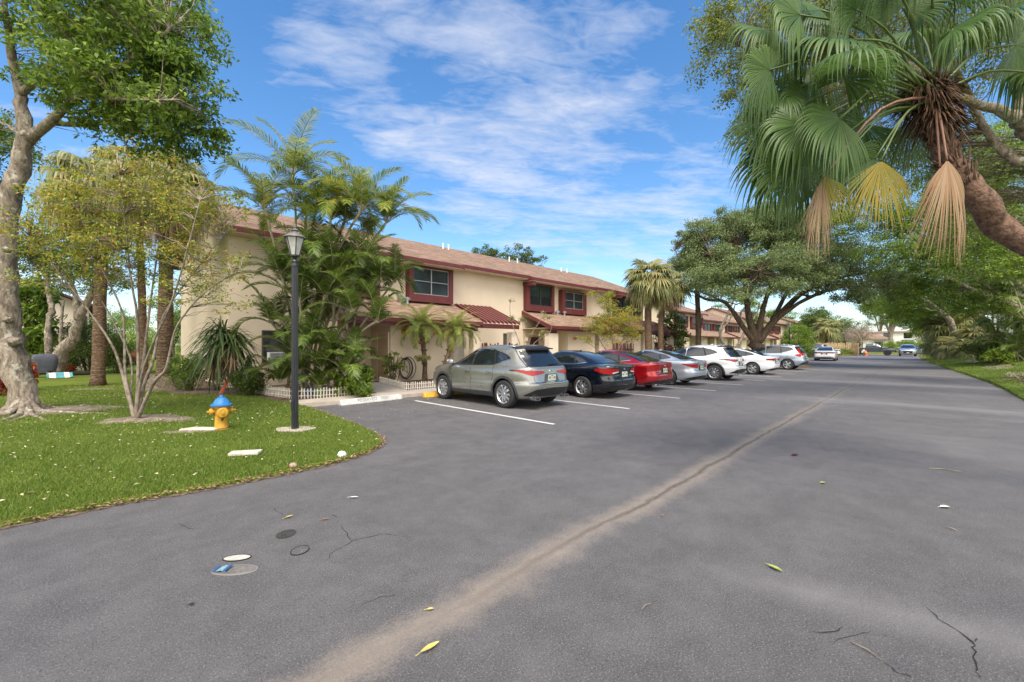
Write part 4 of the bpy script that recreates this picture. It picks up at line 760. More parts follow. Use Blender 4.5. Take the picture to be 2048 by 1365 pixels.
def patch(mb, bvh, kind, lo, up, n, m_, eps, mi=0, cen=(0, 0)):
    lo, up = resample(lo, n + 1), resample(up, n + 1); vs = []; pts = []
    for i in range(n + 1):
        for j in range(m_ + 1):
            f = j / m_; a, b_ = lo[i] * (1 - f) + up[i] * f
            if kind == 'left': o, d = Vector((a, 3, b_)), Vector((0, -1, 0))
            elif kind == 'right': o, d = Vector((a, -3, b_)), Vector((0, 1, 0))
            elif kind == 'rear': o, d = Vector((-5, a, b_)), Vector((1, 0, 0))
            elif kind == 'front': o, d = Vector((5, a, b_)), Vector((-1, 0, 0))
            elif kind == 'top': o, d = Vector((b_, a, 4)), Vector((0, 0, -1))
            elif kind == 'polar': o = Vector((cen[0] + 4 * math.cos(R(a)), cen[1] + 4 * math.sin(R(a)), b_)); d = (Vector((cen[0], cen[1], b_)) - o).normalized()
            h, nn, _, _ = bvh.ray_cast(o, d)
            if h is None: h, nn, _, _ = bvh.find_nearest(Vector((cen[0], 0, b_)) + (o - Vector((cen[0], 0, b_))).normalized() * 1.5)
            if nn.dot(d) > 0: nn = -nn
            vs.append(h + nn * eps)
    fs = []
    for i in range(n):
        for j in range(m_):
            q = (i * (m_ + 1) + j, (i + 1) * (m_ + 1) + j, (i + 1) * (m_ + 1) + j + 1, i * (m_ + 1) + j + 1)
            nq = (vs[q[1]] - vs[q[0]]).cross(vs[q[3]] - vs[q[0]])
            o_ = vs[q[0]] - Vector((cen[0] * .2, 0, .6)); fs.append(q if nq.dot(o_) > 0 else q[::-1])
    mb.add(vs, fs, mi)
def ribbon(mb, bvh, kind, pts, w, eps, mi=0, cen=(0, 0), n=24):
    P = resample(pts, n + 1); T = np.gradient(P, axis=0)
    sc = 60. if kind == 'polar' else 1.
    Tn = T / np.array([sc, 1]); Tn = Tn / np.maximum(np.linalg.norm(Tn, axis=1, keepdims=True), 1e-9); Nn = np.stack([-Tn[:, 1] * sc, Tn[:, 0]], 1)
    patch(mb, bvh, kind, [tuple(p) for p in P - Nn * w / 2], [tuple(p) for p in P + Nn * w / 2], n, 1, eps, mi, cen)
WHEELS = {}
def wheel_meshes(wr, style, dark):
    key = (round(wr, 3), style, dark)
    if key in WHEELS: return WHEELS[key]
    My = Matrix.Rotation(R(-90), 4, 'X')     # lathe axis z -> y
    t_ = MB(); rr = wr * .655
    t_.lathe([(rr, -.105), (wr * .80, -.112), (wr * .93, -.105), (wr * .985, -.085), (wr, -.05), (wr, .05), (wr * .985, .085), (wr * .93, .105), (wr * .80, .112), (rr, .105)], 40, M=My, cap=False)
    tyre = t_.mesh('tyre', M['rubber'], True, 50)
    r_ = MB(); r_.lathe([(rr * .86, -.10), (rr * .86, .03), (rr * .93, .085), (rr * 1.0, .108), (rr * 1.03, .108), (rr * 1.03, .09)], 40, M=My, cap=False, mi=0)
    r_.lathe([(rr * .9, .02), (.001, .02)], 24, M=My, mi=1); r_.lathe([(rr * .62, .028), (rr * .62, .034), (.01, .034)], 24, M=My, mi=2)
    r_.lathe([(.001, .10), (.035, .10), (.06, .085), (.062, .05), (.06, .03)], 20, M=My, mi=0, cap=False)
    ns = {'ten': 10, 'twin': 5, 'many': 18, 'star': 5, 'five': 5}[style]
    for i in range(ns):
        angs = {'ten': [(0, .9, 1.0)], 'twin': [(-.17, .65, .8), (.17, .65, .8)], 'many': [(0, .35, .45)], 'star': [(-.12, 1.0, .5), (.12, 1.0, .5)], 'five': [(0, 1.5, 1.3)]}[style]
        for da, w0, w1 in angs:
            a0 = 2 * math.pi * i / ns; a1 = a0 + da * (2.2 if style == 'star' else 1); w0_, w1_ = .030 * w0, .036 * w1
            p0 = Vector((math.cos(a0 + da * .6) * .045, math.sin(a0 + da * .6) * .045)); p1 = Vector((math.cos(a1) * rr * .93, math.sin(a1) * rr * .93)); d = (p1 - p0).normalized(); nn = Vector((-d.y, d.x))
            pts = [(p0, w0_, .088), (p0.lerp(p1, .6), (w0_ + w1_) / 2, .098), (p1, w1_, .085)]; vs = []
            for p, w_, zt in pts:
                for s_, zq in ((-1, zt - .03), (-.72, zt), (.72, zt), (1, zt - .03)):
                    q = p + nn * w_ * s_; vs.append(My @ Vector((q.x, q.y, zq)))
            r_.add(vs, [(i_ * 4 + j, (i_ + 1) * 4 + j, (i_ + 1) * 4 + j + 1, i_ * 4 + j + 1) for i_ in range(2) for j in range(3)], 0)
    rim = r_.mesh('rim', [M['chrome'] if dark == 2 else M['alu'], M['dark'], M['grey_metal']], False)
    WHEELS[key] = (tyre, rim); return WHEELS[key]
def plate_mesh(par, x, z, tilt=0.):
    mb = MB(); mb.box(-.008, .004, -.155, .155, -.078, .078); p = mb.build('license_plate', M['plate'], par); p.location = (x, 0, z); p.rotation_euler = (0, tilt, 0)
    g = MB(); g.box(-.011, -.0085, -.04, .04, .046, .062, 0); g.box(-.011, -.0085, -.02, .02, -.03, .03, 1)
    for i, y in enumerate((-.125, -.095, -.065, .065, .095, .125)):
        g.box(-.011, -.0085, y - .009, y - .003, -.03, .03, 0); g.box(-.011, -.0085, y + .003, y + .009, -.03, .03, 0); g.box(-.0112, -.0087, y - .003, y + .003, (-.004 if i % 2 else .022), (.004 if i % 2 else .03), 0)
    link('letters', g.mesh('letters', [M['green_ink'], M['orange_ink']]), p); return p
def make_car(label, cat, loc, rotz, typ, paint, L=None, Hh=None, W=None, style='ten', clad=False, tail='wing', group=None, dark_rim=0, frontal=False, wr=None, tint=None, roofp=None, extra=()):
    S = ROWS[typ]; sx = (L or S['L']) / S['L']; sy = (W or S['W']) / S['W']; sz = (Hh or S['Hh']) / S['Hh']; wr = wr or S['wr']
    root = thing('parked_car', label, cat, loc, rotz, group)
    V, F = body_mesh(S, sx, sy, sz); bvh = BVHTree.FromPolygons([Vector(v) for v in V], F)
    me = bpy.data.meshes.new('body'); me.from_pydata(V, [], F); 
    for m_ in (paint, M['dark'], M['clad']): me.materials.append(m_)
    body = link('body', me, root); rax = S['rax'] * sx; fax = rax + S['wb'] * sx; Ra = wr + .055; wy = (S['W'] * sy) / 2 - .125
    cut = MB()
    for ax in (rax, fax): 
        for sgn in (1, -1): cut.lathe([(Ra, 0), (Ra, .75)], 40, M=Matrix.Translation((ax, sgn * (S['W'] * sy / 2 - .30), wr)) @ Matrix.Rotation(R(-90 * sgn), 4, 'X'))
    cme = cut.mesh('cut', M['dark']); co = bpy.data.objects.new('cut', cme); col.objects.link(co)
    # bring the cutter into the car's frame
    co.location = root.location; co.rotation_euler = root.rotation_euler
    bm_ = body.modifiers.new('arch', 'BOOLEAN'); bm_.operation = 'DIFFERENCE'; bm_.object = co; bm_.solver = 'EXACT'
    bpy.context.view_layer.update(); dg = bpy.context.evaluated_depsgraph_get(); nm = bpy.data.meshes.new_from_object(body.evaluated_get(dg)); body.modifiers.clear(); body.data = nm; bpy.data.objects.remove(co)
    nm.polygons.foreach_set('use_smooth', [True] * len(nm.polygons)); mi = []
    for p in nm.polygons:
        c = p.center; q = 0
        for ax in (rax, fax):
            if math.hypot(c.x - ax, c.z - wr) < Ra + .004 and abs(c.y) < S['W'] * sy / 2 - .005: 
                if abs(p.normal.y) < .5 or abs(c.y) < S['W'] * sy / 2 - .2: q = 1
        if c.z < S['rows'][1][0] * sz + .01: q = 1
        mi.append(q)
    nm.polygons.foreach_set('material_index', mi); nm.set_sharp_from_angle(angle=R(38))
    def sc(pl): return [(a * sx, b_ * sz) for a, b_ in pl]
    def sr(pl): return [(a * sy, b_ * sz) for a, b_ in pl]
    cr = (rax, 0)
    # glass house: black surround, then the panes with their bright trim
    for side in ('left', 'right'):
        lo = sc([S['fw'][0][0], S['rw'][0][0], S['rw'][0][1], S['qw'][0][1]]); upp = sc(S['fw'][1] + S['rw'][1] + S['qw'][1])
        for nm_, key in (('front_door_window', 'fw'), ('rear_door_window', 'rw'), ('quarter_window', 'qw')):
            mb = MB(); a, b_ = sc(S[key][0]), sc(S[key][1])
            al = resample(a, 9); bl = resample(b_, 9); cen_ = (al.mean(0) + bl.mean(0)) / 2
            ex = lambda P: [tuple(cen_ + (p - cen_) * np.array([1 + .035 / max(.05, abs(p - cen_)[0]) if abs(p - cen_)[0] > .05 else 1, 1 + .028 / max(.05, abs(p - cen_)[1]) if abs(p - cen_)[1] > .02 else 1])) for p in P]
            patch(mb, bvh, side, ex(al), ex(bl), 12, 5, .003, 1); patch(mb, bvh, side, a, b_, 12, 5, .007, 0)
            w = mb.build(nm_, [M['carglass'], M['dark']], root, smooth=True)
        mb = MB(); ribbon(mb, bvh, side, sc([(S['fw'][0][0][0] + .02, S['fw'][0][0][1] - .035), (S['rw'][0][1][0], S['rw'][0][1][1] - .035), (S['qw'][0][1][0] - .05, S['qw'][0][1][1] - .02)]), .014, .008, 0)
        mb.build('window_trim', M['chrome'] if tail != 'k5' else M['dark'], root, smooth=True)
        # door shut lines
        mb = MB(); zb = .34 * sz
        for pts in ([(fax - Ra - .06, zb), (fax - Ra - .04, .75 * sz), (S['fw'][0][0][0] * sx, S['fw'][0][0][1] * sz - .05)], [(-.03 * sx, zb), (-.03 * sx, 1.09 * sz - .04)], [(rax + Ra + .12, zb), (rax + Ra + .05, .62 * sz), (S['rw'][0][1][0] * sx - .04, .85 * sz), (S['rw'][0][1][0] * sx - .03, S['rw'][0][1][1] * sz - .04)], [(fax - Ra - .06, zb), (rax + Ra + .12, zb)]):
            ribbon(mb, bvh, side, pts, .009, .0025)
        mb.build('door_seams', M['dark'], root)
        for x in (.08 * sx, -.82 * sx):
            zc = (.93 if typ != 'sedan' else .875) * sz; h, nn, _, _ = bvh.ray_cast(Vector((x, 3 if side == 'left' else -3, zc)), Vector((0, -1 if side == 'left' else 1, 0)))
            mb = MB(); mb.lathe([(.001, -.10), (.012, -.095), (.016, -.05), (.016, .05), (.012, .095), (.001, .10)], 10, M=Matrix.Translation((x, h.y + math.copysign(.028, h.y), zc)) @ Matrix.Rotation(R(90), 4, 'Y') @ Matrix.Scale(1.0, 4))
            mb.box(x - .085, x - .06, min(h.y - .01, h.y + math.copysign(.03, h.y)), max(h.y - .01, h.y + math.copysign(.03, h.y)), zc - .010, zc + .010); mb.box(x + .06, x + .085, min(h.y, h.y + math.copysign(.03, h.y)), max(h.y, h.y + math.copysign(.03, h.y)), zc - .010, zc + .010)
            mb.build('door_handle', paint, root, smooth=True, ang=40)
        # mirror
        sg = 1 if side == 'left' else -1; mz = (S['fw'][0][0][1] + .08) * sz; mx_ = (S['fw'][0][0][0] - .14) * sx; my_ = sg * (S['W'] * sy / 2 + .07)
        mb = MB(); mb.lathe([(.001, -.10), (.05, -.085), (.075, -.03), (.078, .03), (.055, .08), (.001, .095)], 14, M=Matrix.Translation((mx_, my_, mz)) @ Matrix.Rotation(R(90), 4, 'X') @ Matrix.Diagonal((.8, 1, 1.05, 1)), mi=0)
        mb.tube([(mx_ + .02, my_ - sg * .08, mz - .05), (mx_ + .04, my_ - sg * .20, mz - .09)], .022, 6, 1); mb.box(mx_ - .066, mx_ - .058, my_ - .075, my_ + .075, mz - .045, mz + .045, 2)
        mb.build('mirror', [paint, M['dark'], M['chrome']], root, smooth=True, ang=45)
        if clad:
            mb = MB()
            for ax in (rax, fax):
                an = np.linspace(-12, 192, 25); lo_ = [(ax + (Ra - .002) * math.cos(R(a)), max(.27 * sz, wr + (Ra - .002) * math.sin(R(a)))) for a in an]; up_ = [(ax + (Ra + .062) * math.cos(R(a)), max(.27 * sz, wr + (Ra + .062) * math.sin(R(a)))) for a in an]
                patch(mb, bvh, side, lo_, up_, 24, 2, .010)
            patch(mb, bvh, side, [(rax + Ra, .275 * sz), (fax - Ra, .275 * sz)], [(rax + Ra, .40 * sz), (fax - Ra, .38 * sz)], 16, 2, .008)
            mb.build('arch_cladding', M['clad'], root, smooth=True)
        else:
            mb = MB(); patch(mb, bvh, side, [(rax + Ra, .235 * sz), (fax - Ra, .235 * sz)], [(rax + Ra, .275 * sz), (fax - Ra, .275 * sz)], 14, 1, .006); mb.build('sill', M['dark'], root)
    mb = MB(); a, b_ = sr(S['bk'][0]), sr(S['bk'][1]); patch(mb, bvh, 'rear', [(a[0][0] * 1.05, a[0][1] - .015), (a[1][0] * 1.05, a[1][1] - .015)], [(b_[0][0] * 1.05, b_[0][1] + .02), (b_[1][0] * 1.05, b_[1][1] + .02)], 14, 10, .004, 1); patch(mb, bvh, 'rear', a, b_, 14, 10, .009, 0)
    mb.build('rear_window', [M['carglass'], M['dark']], root, smooth=True)
    mb = MB(); patch(mb, bvh, 'front', sr(S['ws'][0]), sr(S['ws'][1]), 14, 10, .008, 0); mb.build('windscreen', M['carglass'], root, smooth=True)
    zt = (.90 if typ == 'suv' else .99 if typ == 'wagon' else .84) * sz
    red = M['red_lens']; P = lambda pl: [(a, b_ * sz) for a, b_ in pl]
    for s_ in (1, -1):
        Q = lambda pl: [(a if s_ > 0 else 360 - a, b_ * sz) for a, b_ in pl]
        mb = MB()
        if tail == 'wing':       # pointed lamp running back along the flank
            patch(mb, bvh, 'polar', Q([(112, .985), (128, .93), (140, .865), (152, .895), (163, .925)]), Q([(112, 1.0), (128, 1.0), (140, .995), (152, .985), (163, .965)]), 16, 4, .012, 0, cr)
            patch(mb, bvh, 'polar', Q([(104, .985), (118, .975), (130, .96)]), Q([(104, 1.008), (118, 1.012), (130, 1.006)]), 8, 2, .010, 1, cr)
        elif tail == 'block':
            patch(mb, bvh, 'polar', Q([(118, .84), (130, .78), (145, .74), (160, .80)]), Q([(118, .90), (130, .915), (145, .92), (160, .90)]), 16, 4, .012, 0, cr)
            patch(mb, bvh, 'polar', Q([(146, .76), (160, .80)]), Q([(146, .80), (160, .825)]), 8, 2, .015, 2, cr)
        elif tail == 'slim':
            patch(mb, bvh, 'polar', Q([(120, .85), (140, .80), (165, .82)]), Q([(120, .885), (140, .90), (165, .895)]), 16, 3, .012, 0, cr); patch(mb, bvh, 'polar', Q([(165, .835), (178, .84)]), Q([(165, .875), (178, .87)]), 8, 2, .012, 0, cr)
        elif tail == 'arrow':
            patch(mb, bvh, 'polar', Q([(124, .88), (140, .76), (158, .70), (162, .74)]), Q([(124, .90), (140, .875), (158, .885), (162, .90)]), 14, 4, .012, 0, cr)
        elif tail == 'tall':
            patch(mb, bvh, 'polar', Q([(116, .97), (126, .88), (148, .86), (154, .87)]), Q([(116, .99), (126, 1.06), (146, 1.12), (154, 1.08)]), 12, 4, .014, 0, cr)
            patch(mb, bvh, 'polar', Q([(122, 1.02), (138, 1.08), (138, 1.08)]), Q([(134, 1.42), (140, 1.52), (144, 1.50)]), 8, 10, .014, 0, cr); patch(mb, bvh, 'polar', Q([(134, .87), (148, .865)]), Q([(134, .93), (148, .935)]), 6, 2, .017, 2, cr)
        elif tail == 'bar':
            patch(mb, bvh, 'polar', Q([(128, .83), (150, .79), (168, .82)]), Q([(128, .90), (150, .905), (168, .90)]), 14, 3, .012, 0, cr)
        mb.build('tail_light', [red, M['dark'], M['clear_lens']], root, smooth=True)
        mb = MB(); hz = (.74 if typ != 'sedan' else .68) * sz; cf = (fax, 0); Qf = lambda pl: [(a * s_, b_ * sz) for a, b_ in pl]
        hz0 = (.76, .86) if typ != 'sedan' else (.66, .75)
        patch(mb, bvh, 'polar', Qf([(26, hz0[0]), (44, hz0[0] + .01), (60, hz0[0] + .07)]), Qf([(26, hz0[1] - .03), (44, hz0[1]), (60, hz0[1])]), 12, 3, .012, 0, cf); mb.build('headlight', M['clear_lens'], root, smooth=True)
    # rear details: gate outline, bumper, recess, plate, badge
    mb = MB(); bl = dict(suv=(.36, .545), wagon=(.36, .56), sedan=(.27, .40))[typ]
    patch(mb, bvh, 'polar', P([(128, bl[0]), (180, bl[0] - .03), (232, bl[0])]), P([(128, bl[0] + .02), (145, bl[1] - .02), (180, bl[1]), (215, bl[1] - .02), (232, bl[0] + .02)]), 36, 4, .008, 0, cr)
    mb.build('lower_bumper', M['dark'], root, smooth=True)
    mb = MB(); gw = .56 * sy; zl, zu = ((.64, 1.07) if typ != 'sedan' else (.60, .97)); pz = (.80 if typ != 'sedan' else .73) * sz
    ribbon(mb, bvh, 'rear', [(-gw - .10, zu * sz), (-gw - .06, (zl + .08) * sz), (-gw + .05, zl * sz), (gw - .05, zl * sz), (gw + .06, (zl + .08) * sz), (gw + .10, zu * sz)], .010, .003, n=40); mb.build('gate_seam', M['dark'], root)
    mb = MB(); patch(mb, bvh, 'rear', [(-.30, pz - .10), (.30, pz - .10)], [(-.24, pz + .095), (.24, pz + .095)], 8, 3, .003); mb.build('plate_recess', M['dark'] if paint.name != 'silver_paint' else M['clad'], root)
    xr_ = bvh.ray_cast(Vector((-5, 0, pz)), Vector((1, 0, 0)))[0].x
    plate_mesh(root, xr_ - .018, pz, R(-6 if typ != 'sedan' else 4))
    bz = pz + (.165 if typ != 'sedan' else .155) * sz; xb = bvh.ray_cast(Vector((-5, 0, bz)), Vector((1, 0, 0)))[0].x
    mb = MB(); mb.lathe([(.040, 0), (.040, .010), (.030, .013), (.030, .004)], 20, M=Matrix.Translation((xb, 0, bz)) @ Matrix.Rotation(R(-90), 4, 'Y') @ Matrix.Diagonal((.8, 1.15, 1, 1)), cap=False); mb.box(xb - .012, xb - .004, -.006, .006, bz - .022, bz + .022); mb.build('badge', M['chrome'], root)
    if tail in ('wing', 'slim'):
        mb = MB(); ribbon(mb, bvh, 'rear', [(-.62 * sy, (.69 if typ == 'suv' else .63) * sz), (.62 * sy, (.69 if typ == 'suv' else .63) * sz)], .02, .006, n=20); mb.build('bumper_strip', M['chrome'], root)
    for s_ in (1, -1):     # exhaust tips and reflectors
        x = -(S['L'] * sx) / 2 + .10; y = s_ * .58 * sy; z = (.29 if typ != 'sedan' else .24) * sz; mb = MB()
        if typ == 'suv' or 'tips' in extra:
            Mx = Matrix.Translation((x, y, z)) @ Matrix.Rotation(R(-90), 4, 'Y'); w_, h_ = .095, .035
            ring = [(-h_, -w_), (-h_ * .2, -w_ * 1.15), (h_, -w_ * .8), (h_, w_ * .9), (h_ * .1, w_ * 1.15), (-h_, w_ * .8)]; mb.prism(ring, -.12, .05, 0, Mx); mb.prism([(a * .72, b_ * .85) for a, b_ in ring], .04, .053, 1, Mx); mb.build('exhaust_tip', [M['chrome'], M['dark']], root)
    if typ in ('suv', 'wagon'):
        mb = MB(); zt_ = (1.555 if typ == 'suv' else 1.565) * sz; patch(mb, bvh, 'rear', [(-.62 * sy, 1.53 * sz), (0, 1.535 * sz), (.62 * sy, 1.53 * sz)], [(-.60 * sy, 1.59 * sz), (0, 1.60 * sz), (.60 * sy, 1.59 * sz)], 14, 3, .02)
        xs_ = -(1.80 if typ == 'suv' else 1.78) * sx; mb.add([(xs_ + .30, -.54, zt_ + .035), (xs_ + .30, .54, zt_ + .035), (xs_ - .10, .46, zt_ + .005), (xs_ - .10, -.46, zt_ + .005), (xs_ + .30, -.54, zt_ - .01), (xs_ + .30, .54, zt_ - .01), (xs_ - .10, .46, zt_ - .025), (xs_ - .10, -.46, zt_ - .025)], [(0, 1, 2, 3), (7, 6, 5, 4), (2, 6, 7, 3), (0, 3, 7, 4), (1, 5, 6, 2), (0, 4, 5, 1)]); mb.build('spoiler', M['dark'] if tail == 'wing' else paint, root)
        mb = MB(); xw = bvh.ray_cast(Vector((-5, 0, 1.14 * sz)), Vector((1, 0, 0)))[0].x; mb.tube([(xw - .03, .02, 1.13 * sz), (xw - .035, -.15, 1.15 * sz), (xw - .03, -.36, 1.155 * sz)], [.022, .012, .007], 6); mb.build('rear_wiper', M['dark'], root)
        for s_ in (1, -1):
            mb = MB(); pts = []
            for x in np.linspace(.25, -1.45, 9):
                h = bvh.ray_cast(Vector((x * sx, s_ * .56 * sy, 4)), Vector((0, 0, -1)))[0]; pts.append((h.x, h.y, h.z + .035 * min(1, 4 * min(abs(x - .3), abs(x + 1.5)))))
            mb.tube(pts, .013, 6); mb.build('roof_rail', M['grey_metal'], root, smooth=True)
    h = bvh.ray_cast(Vector((-.95 * sx if typ != 'sedan' else -.62 * sx, 0, 4)), Vector((0, 0, -1)))[0]
    mb = MB(); mb.add([(h.x + .10, 0, h.z), (h.x - .05, -.02, h.z - .01), (h.x - .05, .02, h.z - .01), (h.x - .045, 0, h.z + .055)], [(0, 1, 3), (1, 2, 3), (2, 0, 3), (0, 2, 1)]); mb.build('aerial_fin', paint, root)
    # front face (only seen on cars that face the camera, or in reflections)
    mb = MB(); g0, g1 = ((.42, .76) if typ != 'sedan' else (.32, .60)); patch(mb, bvh, 'front', sr([(-.42, g0), (.42, g0)]), sr([(-.52, g1), (.52, g1)]), 12, 4, .008); mb.build('grille', M['dark'], root)
    if frontal:
        mb = MB(); mb.box(2.30 * sx, 2.345 * sx, -.15, .15, .46, .56); mb.build('front_plate', M['plate'], root)
    tyre, rim = wheel_meshes(wr, style, dark_rim)
    for ax in (rax, fax):
        for s_ in (1, -1):
            w = link('wheel', tyre, root, (ax, s_ * wy, wr)); w.rotation_euler = (0, 0, 0 if s_ > 0 else math.pi); link('rim', rim, w)
    return root
PG = 'cars parked nose-in along the townhouses'
silver = car_paint('silver_paint', (.31, .31, .29), .7, .26); black = car_paint('midnight_blue_paint', (.004, .006, .012), .2, .12); redp = car_paint('deep_red_paint', (.36, .008, .014), .45, .16)
grey = car_paint('pale_grey_paint', (.42, .46, .52), .5, .22); white = car_paint('white_paint_gloss', (.70, .72, .75), .05, .2); bluish = car_paint('silver_blue_paint', (.36, .42, .50), .6, .24); dgrey = car_paint('dark_grey_paint', (.06, .075, .095), .5, .22)
make_car('silver grey SUV nearest the camera with pointed red tail lights and twin exhausts', 'car', (8.58, 9.35, 0), R(90), 'suv', silver, style='ten', clad=True, tail='wing', group=PG, dark_rim=0)
make_car('dark navy sedan parked between the silver SUV and the red sedan', 'car', (11.82, 9.15, 0), R(90), 'sedan', black, Hh=1.47, L=4.65, style='star', tail='block', group=PG)
make_car('glossy red sedan with many-spoked wheels, third in the parked row', 'car', (14.72, 9.35, 0), R(90), 'sedan', redp, L=4.95, Hh=1.46, W=1.86, wr=.355, style='many', tail='slim', group=PG, extra=('tips',))
make_car('pale grey fastback sedan between the red sedan and the white SUV', 'car', (17.75, 9.2, 0), R(90), 'sedan', grey, L=4.9, Hh=1.45, W=1.86, style='twin', tail='arrow', group=PG)
make_car('white SUV with grey wheel-arch cladding beside the pale grey sedan', 'car', (21.35, 8.65, 0), R(90), 'suv', white, style='ten', clad=True, tail='wing', group=PG)
make_car('white sedan parked between the white SUV and the silver-blue hatchback SUV', 'car', (26.95, 8.55, 0), R(90), 'sedan', white, L=4.65, style='twin', tail='bar', group=PG)
make_car('silver-blue SUV with tall red tail lights next to the planted island', 'car', (33.65, 8.35, 0), R(90), 'wagon', bluish, style='five', tail='tall', group=PG)
make_car('white sedan seen square from behind beyond the planted island', 'car', (55.2, 8.3, 0), R(4), 'sedan', white, L=4.65, style='twin', tail='slim')
make_car('dark grey SUV parked behind the white sedan that shows its back', 'car', (66.5, 12.0, 0), R(90), 'wagon', dgrey, Hh=1.75, L=4.9, style='five', tail='bar', group='far cars parked beyond the island')
make_car('red sedan parked beyond the dark grey SUV, left of the timber fence', 'car', (70.6, 11.8, 0), R(90), 'sedan', redp, style='twin', tail='bar', group='far cars parked beyond the island')
make_car('white car parked beside the red one, last before the timber fence', 'car', (74.2, 11.9, 0), R(90), 'sedan', white, style='twin', tail='bar', group='far cars parked beyond the island')
make_car('silver-blue SUV facing the camera at the far right edge of the road', 'car', (85.0, 3.1, 0), R(183), 'wagon', bluish, Hh=1.75, L=4.7, W=1.9, style='five', tail='tall', frontal=True)
make_car('small grey car half hidden behind the SUV at the far right', 'car', (93.5, 2.2, 0), R(-105), 'sedan', car_paint('sage_grey_paint', (.20, .25, .26), .4, .25), style='twin', tail='bar')
# pickup crossing at the end of the street
def pickup(label, loc, rotz, paint):
    root = thing('pickup_truck', label, 'pickup truck', loc, rotz)
    def loft(sec, m_, name):
        mb = MB(); vs = []
        for x, z0, z1, w, wt in sec: vs += [(x, -w, z0), (x, -w, (z0 + z1) / 2), (x, -wt, z1), (x, wt, z1), (x, w, (z0 + z1) / 2), (x, w, z0)]
        n = len(sec); mb.add(vs, [(i * 6 + j, i * 6 + (j + 1) % 6, (i + 1) * 6 + (j + 1) % 6, (i + 1) * 6 + j) for i in range(n - 1) for j in range(6)] + [tuple(range(6))[::-1], tuple(range(6 * n - 6, 6 * n))])
        return mb.build(name, m_, root, bevel=.03)
    loft([(-2.7, .62, 1.18, .93, .92), (-.75, .60, 1.2, .95, .93), (-.72, .55, 1.2, .95, .93), (1.1, .55, 1.2, .96, .93), (2.3, .58, 1.15, .95, .88), (2.65, .62, 1.0, .86, .80)], paint, 'body')
    loft([(-.85, 1.19, 1.25, .88, .80), (-.72, 1.19, 1.78, .88, .68), (.15, 1.19, 1.84, .88, .68), (.5, 1.19, 1.78, .88, .66), (1.25, 1.19, 1.22, .88, .80)], paint, 'cab')
    for s_ in (1, -1):
        for x0, x1, xt0, xt1 in ((-.62, .12, -.6, .12), (.2, 1.0, .2, .50)):
            mb = MB(); mb.add([(x0, s_ * .90, 1.26), (x1, s_ * .90, 1.26), (xt1, s_ * .77, 1.72), (xt0, s_ * .77, 1.72)], [(0, 1, 2, 3)]); mb.build('side_window', M['carglass'], root)
        mb = MB(); mb.box(1.0, 1.15, s_ * 1.0 - .08, s_ * 1.0 + .08, 1.2, 1.38); mb.build('mirror', M['dark'], root, bevel=.02)
        for x in (-1.75, 1.75): 
            mb = MB(); mb.lathe([(.46, 0), (.46, .06), (.40, .07)], 24, M=Matrix.Translation((x, s_ * .92, .46)) @ Matrix.Rotation(R(-90 * s_), 4, 'X')); mb.build('arch', M['dark'], root)
    mb = MB(); mb.box(2.6, 2.75, -.9, .9, .5, .8); mb.build('front_bumper', M['dark'], root, bevel=.03); mb = MB(); mb.box(-2.82, -2.7, -.9, .9, .5, .72); mb.build('rear_bumper', M['grey_metal'], root, bevel=.03)
    tyre, rim = wheel_meshes(.42, 'five', 0)
    for x in (-1.75, 1.75):
        for s_ in (1, -1): w = link('wheel', tyre, root, (x, s_ * .88, .42)); w.rotation_euler = (0, 0, 0 if s_ > 0 else math.pi); link('rim', rim, w)
pickup('dark slate pickup truck crossing sideways at the end of the road', (87.3, 7.2, 0), R(-88), dgrey)
